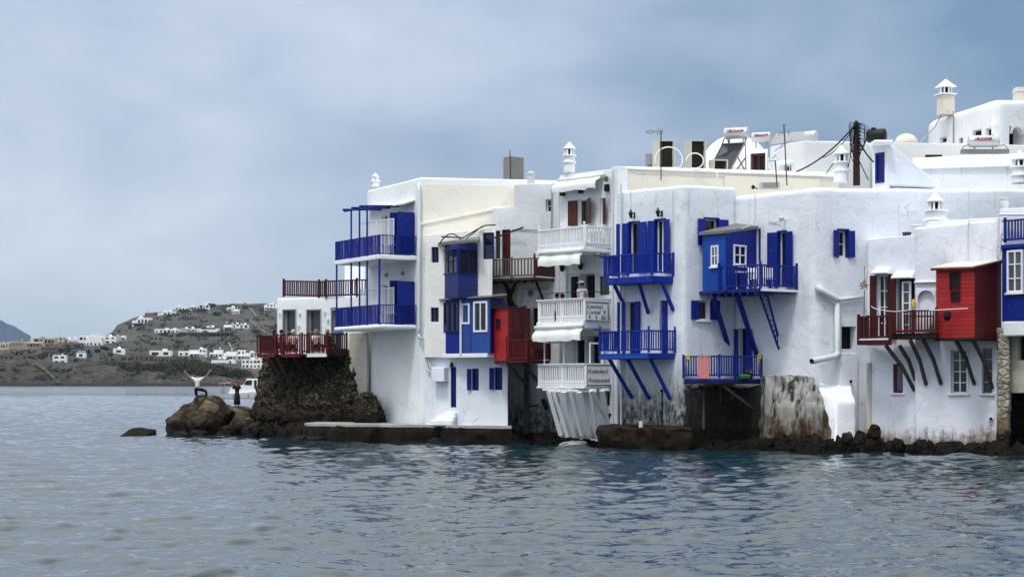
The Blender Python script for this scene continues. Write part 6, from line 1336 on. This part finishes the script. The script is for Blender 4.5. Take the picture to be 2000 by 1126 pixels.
# ================================================================== far shore
PX = [-900, -300, 0, 60, 100, 150, 200, 230, 260, 300, 340, 400, 450, 500, 560, 700, 900]
TER = [  # distance, ground row at each column
 (1296, [753.6]*17), (1302, [742]*17),
 (1330, [712, 712, 714, 712, 716, 714, 712, 716, 722, 724, 728, 735, 738, 740, 742, 744, 746]),
 (1370, [702, 702, 705, 704, 709, 710, 706, 712, 718, 719, 723, 729, 733, 736, 738, 742, 745]),
 (1480, [698, 698, 702, 700, 702, 698, 699, 702, 708, 708, 708, 712, 716, 719, 721, 728, 735]),
 (1600, [688, 688, 688, 686, 684, 686, 684, 686, 692, 693, 694, 698, 701, 702, 703, 708, 715]),
 (1750, [676, 676, 678, 678, 676, 676, 676, 676, 680, 680, 680, 682, 684, 684, 684, 690, 700]),
 (1900, [670, 670, 672, 672, 670, 670, 670, 666, 664, 660, 660, 662, 664, 664, 664, 670, 680]),
 (2150, [672, 672, 674, 675, 676, 674, 668, 655, 652, 648, 646, 646, 644, 644, 646, 650, 660]),
 (2500, [678, 678, 680, 680, 680, 678, 668, 640, 634, 622, 620, 622, 622, 622, 622, 628, 640]),
 (2800, [690, 690, 690, 690, 690, 688, 672, 634, 622, 613, 605, 602, 598, 598, 596, 600, 620]),
 (3000, [700, 700, 700, 700, 700, 700, 680, 640, 622, 614, 604, 597, 593, 592, 591, 596, 615]),
 (3300, [710, 710, 710, 710, 710, 710, 700, 670, 650, 640, 630, 620, 612, 608, 604, 610, 640])]
TD = [a for a, _ in TER]; TT = [b for _, b in TER]
def ground_py(px, D):
    i = max(k for k in range(len(TD)) if TD[k] <= D or k == 0); i = min(i, len(TD)-2); t = min(max((D-TD[i])/(TD[i+1]-TD[i]), 0), 1)
    return float(np.interp(px, PX, TT[i]))*(1-t)+float(np.interp(px, PX, TT[i+1]))*t
def far_hit(px, py):
    D = 1300.0
    while D < 3000:
        if ground_py(px, D) <= py: return D
        D += 8
    return 2980.0
def build_hills():
    cols = list(range(-900, -20, 40))+list(np.arange(-20, 600, 2.5))+list(range(600, 901, 30)); Ds = [1290]; D = 1296
    while D < 3300: Ds.append(D); D += 3 if D < 1375 else (9 if D < 1500 else 18)
    vs = []
    for D in Ds:
        for px in cols:
            z = CZ+(HY-ground_py(px, D))/F*D if D > 1290 else -6
            p = Vector(((px-CX)/F*D, D, 0)); a = 2.6 if 1300 < D < 1400 else .9
            if D > 1296: z += a*(noise.noise(p*.03)+.8*noise.noise(p*.1)+.5*noise.noise(p*.3))*(1 if D < 1500 else .9)+(2.2*noise.noise(p*.012) if D > 1500 else 0)
            vs.append((p.x, p.y, z if D > 1296 else min(z, 0)))
    nx = len(cols); fs = [(i*nx+k, i*nx+k+1, (i+1)*nx+k+1, (i+1)*nx+k) for i in range(len(Ds)-1) for k in range(nx-1)]
    t, b, pos = begin('hillside'); s = t.n('SeparateXYZ'); t.L.new(pos, s.inputs[0])
    n1 = t.noise(pos, .012, 6, .65, (1, .35, 1)); n2 = t.noise(pos, .05, 6, .72, (1, .3, 2)); n3 = t.noise(pos, .3, 5, .75, (1, .3, 1.5))
    out = t.mix(t.ramp(n1, .42, .58), (.022, .024, .022, 1), (.056, .043, .032, 1)); out = t.mix(t.ramp(n2, .48, .62), out, (.013, .017, .012, 1)); out = t.mix(t.ramp(n3, .58, .72, 0, .6), out, (.13, .11, .085, 1))
    tz = t.m('FRACT', t.m('DIVIDE', t.m('ADD', s.outputs[2], t.m('MULTIPLY', n1, 14)), 5.5)); tr = t.m('MULTIPLY', t.ramp(t.m('ABSOLUTE', t.m('SUBTRACT', tz, .5)), .07, .03), t.ramp(n2, .5, .4))
    out = t.mix(t.m('MULTIPLY', tr, .8), out, (.15, .13, .11, 1)); out = t.mix(t.ramp(t.noise(pos, .02, 5, .7, (1, .3, 1)), .5, .56, 0, .75), out, (.022, .026, .017, 1))
    cliff = t.ramp(s.outputs[1], 1400, 1372); rk = t.mix(t.ramp(n3, .35, .62), (.012, .012, .011, 1), (.080, .062, .048, 1)); rk = t.mix(t.ramp(n2, .42, .60), rk, (.014, .018, .013, 1))
    out = t.mix(cliff, out, rk); out = t.mix(t.ramp(s.outputs[2], 2.4, 1.0), out, (.01, .01, .01, 1)); t.L.new(out, b.inputs['Base Color']); b.inputs['Roughness'].default_value = .95; bump(t, b, n3, .9, 2.5)
    me = bpy.data.meshes.new('hills'); me.from_pydata(vs, [], fs); me.materials.append(M['hillside']); o = bpy.data.objects.new('hills', me); COL.objects.link(o); o['kind'] = 'structure'
    # far island at the left, the blue of distance haze painted into its colour
    vs = []; cols = list(range(-500, 61, 8))
    for D, f_ in ((8900, 0), (9400, 1), (9900, .6), (10400, 0)):
        for px in cols: h = max(0, (756-float(np.interp(px, [-500, -250, -120, -40, 0, 20, 45, 60], [740, 690, 650, 622, 633, 643, 656, 664]))))*f_; vs.append(((px-CX)/F*D, D, -2+h/F*9400+(14*noise.noise(Vector((px*.05, D, 0))) if f_ else 0)))
    nx = len(cols); fs = [(i*nx+k, i*nx+k+1, (i+1)*nx+k+1, (i+1)*nx+k) for i in range(3) for k in range(nx-1)]
    paint('island_haze_blue', (.010, .034, .085), .95, .3, .002); me = bpy.data.meshes.new('island'); me.from_pydata(vs, [], fs); me.materials.append(M['island_haze_blue']); o = bpy.data.objects.new('island', me); COL.objects.link(o); o['kind'] = 'structure'
build_hills()
rf = random.Random(12)
def far_house(label, x0, y0, x1, y1, kind='far_white', rows=1, nw=4, group=None, steps=0, dome=False, name='white_villa', veranda=False, D=None, roof=None):
    D = D or far_hit((x0+x1)/2, y1)-3; z0, z1 = ZP(y1, D), ZP(y0, D); t = thing(name, label, 'house', G((x0+x1)/2, D, z0), group)
    X = lambda px: (px-CX)/F*D; w_ = X(x1)-X(x0); dep = min(10, max(4, w_*.5)); hh = z1-z0; q = MB(); o = Vector((X(x0), D, 0)); dx_, dy_ = Vector((1, 0, 0)), Vector((0, 1, 0))
    segs = [(0, w_, hh)] if not steps else []
    if steps:
        k = steps; cuts = [0]+sorted(rf.uniform(.12, .88) for _ in range(k-1))+[1]
        for a, b in zip(cuts[:-1], cuts[1:]): segs.append((a*w_, b*w_, hh*rf.choice([.55, .72, .85, 1.0])))
    for i, (a, b, h_) in enumerate(segs): q.fbox(o+dy_*(.6*(i % 2)), dx_, dy_, a+.002*i, b, 0, dep, z0-4, z0+h_)
    if rf.random() < .7: c = rf.uniform(.2, .8)*w_; q.fbox(o, dx_, dy_, c-.4, c+.4, 2, 3, z1-.3, z1+1.1)
    if kind == 'far_white' and w_ > 12:
        for k_ in range(2): c = rf.uniform(.1, .75)*w_; q.fbox(o, dx_, dy_, c, c+w_*.13, 1.5+k_, 4.5+k_, z1-.5, z1+hh*rf.uniform(.15, .35)/rows)
    q.build('wall', kind, t)
    q = MB(); rh = hh/rows
    for i, (a, b, h_) in enumerate(segs):
        n = max(1, int(round(nw*(b-a)/w_)))
        for r in range(rows):
            if (r+.8)*rh > h_: continue
            for j in range(n):
                c = a+(b-a)*(j+.5)/n+rf.uniform(-.2, .2); ww = (b-a)/n*rf.uniform(.18, .34); zz = z0+r*rh; q.fbox(o+dy_*(.6*(i % 2)), dx_, dy_, c-ww, c+ww, -.12, .02, zz+rh*.22, zz+rh*rf.uniform(.6, .72))
    if q.v: q.each('window', 'far_window', t)
    if veranda: q = MB(); q.fbox(o, dx_, dy_, w_*.05, w_*.95, -2.2, -.13, z0+rh*.78, z0+rh*.86); [q.fbox(o, dx_, dy_, w_*f_-.15, w_*f_+.15, -2.2, -1.9, z0, z0+rh*.78) for f_ in (.06, .3, .5, .7, .94)]; q.build('veranda', kind, t)
    if dome: q = MB(); r_ = w_*.17; q.lathe(o+dx_*w_*.5+dy_*dep*.5+Vector((0, 0, z0+hh*.95)), [(r_*math.cos(a), r_*math.sin(a)*1.1) for a in [i*math.pi/12 for i in range(6)]]+[(.05, r_*1.1)], 14); q.build('dome', kind, t, smooth=True)
    if roof: q = MB(); q.prism([o+Vector((-.2, -.2, z1)), o+Vector((w_+.2, -.2, z1)), o+Vector((w_*.9, dep*.5, z1+hh*.28)), o+Vector((w_*.1, dep*.5, z1+hh*.28))], (0, 0, .2)); q.build('roof', roof, t)
    return t
W_, T2, S_ = 'far_white', 'far_tan', 'far_stone'
for a in (
 ('long low beige house at the far left edge of the far shore', -14, 668, 20, 681, T2, 1, 7, 0), ('beige house with flat roof second from the left edge', 14, 664, 49, 681, T2, 1, 3, 2), ('large beige house stepping up behind the others', 47, 657, 83, 679, T2, 2, 3, 2),
 ('long beige apartment house with dark square windows', 64, 658, 108, 673, T2, 1, 5, 2), ('beige house with dark balconies left of the white cluster', 107, 658, 130, 671, T2, 2, 3, 0), ('low white house at the left of the white cluster', 126, 660, 153, 671, W_, 1, 4, 2),
 ('dark stone terrace house under the low white house', 124, 669, 160, 681, S_, 1, 2, 0), ('widest white terraced house of the cluster', 154, 655, 198, 676, W_, 2, 6, 4), ('upper white house behind the widest terraced one', 181, 651, 210, 668, W_, 2, 4, 2),
 ('small white house right of the round windowed one', 224, 655, 245, 667, W_, 1, 3, 2), ('long dark stone shelter below the beige houses', 80, 676, 124, 685, S_, 1, 6, 0), ('grey stone house near the cliff at the left edge', -8, 690, 43, 703, S_, 1, 6, 2), ('small grey stone house beside the dark trees', 44, 690, 70, 703, S_, 1, 3, 0),
 ('low stone house with dark porch above the hedge', 200, 696, 233, 707, S_, 1, 2, 2), ('white roofed stone house in the middle of the plateau', 255, 690, 300, 707, S_, 1, 5, 2), ('long white upper storey over a stone house', 292, 684, 334, 695, W_, 1, 2, 0), ('brown stone lower storey house with wide windows', 300, 695, 337, 708, S_, 1, 5, 0),
 ('white villa on the left shoulder of the hill', 258, 620, 295, 632, W_, 1, 6, 3), ('grey flat villa stepping up the left shoulder', 283, 608, 307, 617, S_, 1, 4, 2), ('pale villa in front of the ridge left of the tallest one', 308, 607, 342, 616, W_, 1, 5, 3), ('tallest white villa on the ridge', 343, 592, 368, 606, W_, 2, 4, 3),
 ('pale house half hidden in scrub right of the tallest ridge villa', 371, 597, 385, 606, W_, 1, 2, 2), ('low pale villa on the ridge with a thin chimney', 388, 593, 410, 603, W_, 1, 3, 3), ('white villa stepping down the right of the ridge', 443, 594, 458, 608, W_, 2, 2, 2), ('lower white wing of the stepping ridge villa', 454, 600, 467, 612, W_, 2, 2, 2),
 ('low grey villa near the right end of the ridge', 488, 596, 511, 601, S_, 1, 4, 0), ('bright white villa at the right end of the ridge', 516, 593, 546, 605, W_, 2, 5, 2),
 ('long white house with square windows halfway up the hill', 302, 642, 350, 650, W_, 1, 6, 0), ('long white house behind the dark pergola', 353, 640, 386, 649, W_, 1, 5, 2), ('stepped white house above the dark pergola', 384, 638, 427, 649, W_, 1, 5, 3), ('white two storey house halfway up right of the pergola', 437, 630, 455, 644, W_, 2, 3, 2), ('white house with long wall halfway up at the right', 455, 632, 485, 642, W_, 1, 3, 3),
 ('low white house at the left of the seaside hotels', 348, 685, 370, 695, W_, 1, 2, 0), ('left white seaside hotel block with balconies', 369, 680, 402, 698, W_, 2, 4, 2), ('second white seaside hotel block', 409, 680, 435, 698, W_, 2, 3, 2), ('third white seaside hotel block with flat roof', 437, 683, 462, 702, W_, 2, 4, 2),
 ('lower white hotel wing above the dark trees', 413, 699, 459, 712, W_, 1, 6, 3), ('tall white hotel block left of the rubble tower', 464, 683, 489, 703, W_, 2, 4, 2), ('white hotel block partly hidden by the red terrace', 488, 685, 516, 703, W_, 1, 3, 2), ('long white hotel with two rows of dark windows', 472, 701, 524, 719, W_, 2, 7, 0)):
    far_house(a[0], *a[1:5], kind=a[5], rows=a[6], nw=a[7], steps=a[8], name='stone_house' if a[5] == S_ else ('beige_house' if a[5] == T2 else 'white_villa'), veranda=(a[5] != S_ and a[8] == 2))
far_house('white church like house with a round dome beside the cluster', 204, 656, 226, 671, rows=2, nw=2, dome=True, name='domed_house'); far_house('white house with a dome and wavy roofline above the hedge', 221, 680, 243, 690, rows=1, nw=0, dome=True, name='domed_house')
far_house('white cube house with two large windows on the cliff edge', 103, 693, 129, 709, rows=2, nw=2, name='cube_house'); far_house('tiny white chapel with a bright blue roof', 149, 688, 167, 698, rows=1, nw=1, name='chapel', roof='far_blue')
# dark pergola, masts
def pergola(label, x0, x1, y0, y1):
    D = far_hit((x0+x1)/2, y1)-12; t = thing('pergola', label, 'pergola', G((x0+x1)/2, D, ZP(y1, D))); q = MB(); q.fbox(G(x0, D), Vector((1, 0, 0)), Vector((0, 1, 0)), 0, (x1-x0)/F*D, 0, 8, ZP(y0+2, D), ZP(y0, D)); q.build('roof', 'far_stone', t)
    q = MB()
    for i in range(14): q.fbox(G(x0+(x1-x0)*i/13, D), Vector((1, 0, 0)), Vector((0, 1, 0)), -.2, .2, 0, .4, ZP(y1, D)-2, ZP(y0+2, D))
    q.build('posts', 'far_stone', t)
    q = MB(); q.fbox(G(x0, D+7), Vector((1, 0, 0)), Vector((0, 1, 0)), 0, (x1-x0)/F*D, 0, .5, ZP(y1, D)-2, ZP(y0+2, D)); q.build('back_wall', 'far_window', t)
pergola('long dark pergola below the white houses halfway up the hill', 348, 456, 648, 655)
# clipped hedge and trees along the shore: leaf clumps
def leaf(name, c1, c2):
    t, b, pos = begin(name); n = t.noise(pos, .5, 4, .7); t.L.new(t.mix(t.ramp(n, .35, .65), (*c1, 1), (*c2, 1)), b.inputs['Base Color']); b.inputs['Roughness'].default_value = .9
leaf('leaf_dark', (.010, .018, .010), (.030, .048, .024)); leaf('bark', (.03, .025, .02), (.05, .04, .03))
def crown(mb, c, rx, ry, rz, n, sz, rnd):
    for _ in range(n):
        v = Vector((rnd.gauss(0, 1), rnd.gauss(0, 1), rnd.gauss(0, 1))).normalized()*rnd.uniform(.55, 1.05); p = c+Vector((v.x*rx, v.y*ry, v.z*rz)); a = Vector((rnd.gauss(0, 1), rnd.gauss(0, 1), rnd.gauss(0, 1))).normalized()*sz*rnd.uniform(.6, 1.3); b = Vector((rnd.gauss(0, 1), rnd.gauss(0, 1), rnd.gauss(0, 1))).normalized()*sz*rnd.uniform(.6, 1.3)
        mb.add([p-a, p+b, p+a, p-b*.7], [(0, 1, 2, 3)])
hd = MB(); rnd = random.Random(9)
for i in range(150):
    u = i/149; px = 172+(486-172)*u; yb = np.interp(px, [172, 250, 300, 350, 420, 486], [716, 722, 726, 734, 738, 739]); yt = np.interp(px, [172, 200, 250, 300, 330, 350, 380, 420, 450, 486], [705, 706, 707, 709, 706, 697, 699, 710, 715, 724])
    for k in range(3):
        D = far_hit(px, yb)+rnd.uniform(0, 40); zt_, zb_ = ZP(yt, D), ZP(yb, D); c = G(px+rnd.uniform(-2, 2), D+k*8, zb_+(zt_-zb_)*rnd.uniform(.25, .72)); crown(hd, c, rnd.uniform(2.5, 4.5), 3, (zt_-zb_)*rnd.uniform(.28, .42), 60, .8, rnd)
tag(hd.build('hedge', 'leaf_dark'), 'long dark belt of trees along the far shore under the white hotels', 'trees', kind='stuff')
TG = 'trees on the far shore'
for (px, py, rx, ry, lb) in ((85, 703, 13, 14, 'large dark round tree left of the white cube house'), (62, 704, 8, 6, 'low dark bush left of the large round tree'), (132, 690, 9, 9, 'dark tree behind the white cube house'), (118, 688, 6, 6, 'small dark tree left of the tree behind the cube house'),
    (148, 708, 8, 7, 'olive bush below the blue roofed chapel'), (172, 692, 6, 8, 'dark shrub right of the blue roofed chapel'), (205, 684, 10, 6, 'flat dark tree left of the domed white house'), (190, 688, 7, 5, 'small bush between chapel and domed house'), (215, 696, 5, 6, 'little bush in front of the low stone house'),
    (270, 602+35, 12, 5, 'scrub patch below the left shoulder villa'), (360, 612, 12, 6, 'dark scrub under the tallest ridge villa'), (395, 612, 13, 8, 'dark trees right of the ridge villas'), (412, 602, 10, 7, 'tree on the skyline right of the low pale villa'), (423, 618, 11, 7, 'dark thicket in the middle of the ridge'), (478, 604, 10, 6, 'shrubs near the right end of the ridge'),
    (330, 620, 8, 4, 'low scrub under the pale ridge villa'), (500, 650, 14, 5, 'dark scrub above the footpath at the right'), (452, 652, 10, 4, 'scrub between pergola and path'), (350, 670, 10, 4, 'low bush on the open brown slope'), (320, 655, 12, 3, 'green bush strip under the long white house'), (390, 657, 14, 4, 'green bush strip under the dark pergola')):
    D = far_hit(px, py); sc_ = D/F; c = G(px, D, ZP(py-ry*.75, D)); t = thing('far_tree', lb, 'tree', G(px, D, ZP(py, D)), TG); q = MB()
    for k in range(4): crown(q, c+Vector((rnd.uniform(-.45, .45)*rx*sc_, rnd.uniform(-2, 2), rnd.uniform(-.2, .2)*ry*sc_)), rx*sc_*.55, rx*sc_*.5, ry*sc_*.42, 90, .75*sc_/.4, rnd)
    q.build('crown', 'leaf_dark', t); q = MB(); q.tube([G(px, D, ZP(py, D)-2), G(px, D, ZP(py-ry*.7, D))], [.35, .15], 6); q.build('trunk', 'bark', t)
sb_ = MB(); r2 = random.Random(77)
for i in range(2600):
    px = r2.uniform(-20, 545); py = r2.uniform(598, 745)
    if py < float(np.interp(px, [0, 200, 212, 240, 300, 400, 540], [672, 668, 655, 634, 616, 598, 593])) or noise.noise(Vector((px*.03, py*.08, 4))) < -.05: continue
    D = far_hit(px, py)
    if D > 2950: continue
    r_ = r2.uniform(.8, 2.6)*D/2000; crown(sb_, G(px, D, ZP(py, D)+r_*.3), r_*1.6, r_*1.6, r_*.7, 9, r_*.75, r2)
tag(sb_.build('scrub', 'leaf_dark'), 'dark low scrub dotted over the far hillside and cliff', 'scrub', kind='stuff')
# footpaths and field walls on the hill
paint('track', (.16, .135, .105), .95, .15, .2); paint('field_wall', (.12, .105, .09), .95, .3, .5)
def strip(pts, w_, mat, name, label=None):
    q = MB(); P3 = []
    for (a, b) in zip(pts[:-1], pts[1:]):
        for k in range(8): t_ = k/8; px, py = a[0]+(b[0]-a[0])*t_, a[1]+(b[1]-a[1])*t_; D = far_hit(px, py); P3.append(G(px, D-3, ZP(py, D-3)+.6))
    for a, b in zip(P3[:-1], P3[1:]):
        if abs(a.y-b.y) < 160: q.bar(a, b, w_, .9)
    o = q.build(name, mat)
    if label: tag(o, label, 'wall')
    else: o['kind'] = 'structure'
strip([(70, 712), (78, 716), (92, 727), (105, 739), (118, 751)], 1.6, 'track', 'path'); strip([(446, 670), (470, 667), (505, 665)], 2.5, 'track', 'path'); strip([(446, 670), (452, 680), (457, 684)], 2, 'track', 'path')
strip([(477, 590), (490, 605), (502, 619)], 2.5, 'field_wall', 'field_wall', 'straight stone wall running down from the ridge'); strip([(481, 620), (500, 637), (522, 653)], 2.2, 'field_wall', 'field_wall', 'straight stone wall on the lower right slope')
strip([(215, 676), (240, 667), (270, 662), (300, 659)], 2.0, 'track', 'path')
for (px, y0, y1, lb) in ((237, 659, 683, 'dark mast above the domed white house'), (188, 668, 690, 'thin mast left of the round windowed house'), (117, 651, 662, 'thin mast on the beige apartment roofs')):
    D = far_hit(px, y1)-5; t = thing('mast', lb, 'mast', G(px, D, ZP(y1, D)), 'masts on the far shore'); q = MB(); q.bar(G(px, D, ZP(y1, D)), G(px, D, ZP(y0, D)), .22); q.bar(G(px-2, D, ZP(y0+3, D)), G(px+2, D, ZP(y0+3, D)), .15); q.build('pole', 'far_window', t)
# ================================================================== motor boat
D = 330.0; t = thing('motor_boat', 'white cabin motor boat with red cushion roof passing behind the rocks', 'boat', G(480, D, 0)); X = lambda px: (px-CX)/F*D; Zb = lambda py: ZP(py, D)
q = MB(); L0, L1_ = X(421), X(560); n = 14; rings = []
for i in range(n+1):
    u = i/n; x = L0+(L1_-L0)*u; w_ = 1.5*(1-max(0, (u-.55)/.45)**2.2)*.98+.02; sh_ = Zb(770)+(Zb(757)-Zb(770))*u**1.4; rings.append([(x, D-w_, sh_), (x, D-w_*.85, .1), (x, D-w_*.45, -.35), (x, D+w_*.45, -.35), (x, D+w_*.85, .1), (x, D+w_, sh_)])
vs = [v for r_ in rings for v in r_]; fs = [(i*6+k, (i+1)*6+k, (i+1)*6+k+1, i*6+k+1) for i in range(n) for k in range(5)]+[tuple(range(6)), tuple(range(n*6, n*6+6))[::-1]]+[(i*6+5, (i+1)*6+5, (i+1)*6, i*6) for i in range(n)]
q.add(vs, fs); q.build('hull', 'boat_white', t)
q = MB(); z0 = Zb(768); q.prism([Vector((X(448), D-1.1, z0)), Vector((X(540), D-1.1, z0)), Vector((X(536), D-1.1, Zb(739))), Vector((X(484), D-1.1, Zb(739))), Vector((X(476), D-1.1, Zb(751))), Vector((X(452), D-1.1, Zb(757)))], (0, 2.2, 0)); cb = q.build('cabin', 'boat_white', t, bevel=.08)
for pts in ([(478, 751), (484, 742), (494, 742), (493, 752)], [(498, 742), (503, 742), (503, 758), (498, 758)], [(505, 742), (510, 742), (510, 758), (505, 758)], [(512, 742), (518, 742), (518, 758), (512, 758)]): q = MB(); q.prism([Vector((X(a), D-1.13, Zb(b))) for a, b in pts], (0, .04, 0)); q.build('window', 'far_window', cb)
q = MB(); q.fbox(Vector((X(452), D, 0)), Vector((1, 0, 0)), Vector((0, 1, 0)), 0, X(482)-X(452), -1.2, 1.2, Zb(746), Zb(743.5)); q.build('awning', 'boat_red', t); q = MB(); q.prism([Vector((X(426), D-1.0, Zb(749))), Vector((X(456), D-1.0, Zb(745))), Vector((X(456), D-1.0, Zb(746.5)))], (0, 2.0, 0)); q.build('sun_shade', 'canvas', t)
q = MB()
for px in (431, 440, 452, 470, 482): q.bar(Vector((X(px), D-1.0, Zb(769))), Vector((X(px), D-1.0, Zb(747))), .06)
q.bar(Vector((X(428), D-1.2, Zb(763))), Vector((X(446), D-1.2, Zb(763))), .05); q.build('rail', 'metal_grey', t)
q = MB(); q.fbox(Vector((X(422), D, 0)), Vector((1, 0, 0)), Vector((0, 1, 0)), 0, .8, -.9, .9, Zb(775), Zb(769)); q.lathe(Vector((X(436), D-.6, Zb(768))), [(.25, 0), (.3, .5), (.2, 1.0), (.14, 1.1)], 8); q.build('engine', 'metal_grey', t); q = MB(); [q.lathe(Vector((X(px), D-1.55, Zb(770))), [(.05, -.3), (.16, -.2), (.16, .2), (.05, .3)], 8) for px in (458, 468, 487, 500)]; q.build('fender', 'tank_metal', t)

# ================================================================== air: thin haze between here and the island
t, b, pos = begin('haze_air'); t.t.nodes.remove(b); pv = t.n('VolumePrincipled'); pv.inputs['Color'].default_value = (.80, .88, 1, 1); pv.inputs['Density'].default_value = 2.6e-5; pv.inputs['Anisotropy'].default_value = .1
t.L.new(pv.outputs[0], [n for n in t.t.nodes if n.type == 'OUTPUT_MATERIAL'][0].inputs['Volume'])
q = MB(); q.fbox(Vector((0, 0, 0)), Vector((1, 0, 0)), Vector((0, 1, 0)), -9500, 9500, -600, 14500, -8, 330); hz_ = q.build('haze', 'haze_air'); hz_['kind'] = 'stuff'; hz_['label'] = 'thin blue haze over the bay and the far shore'
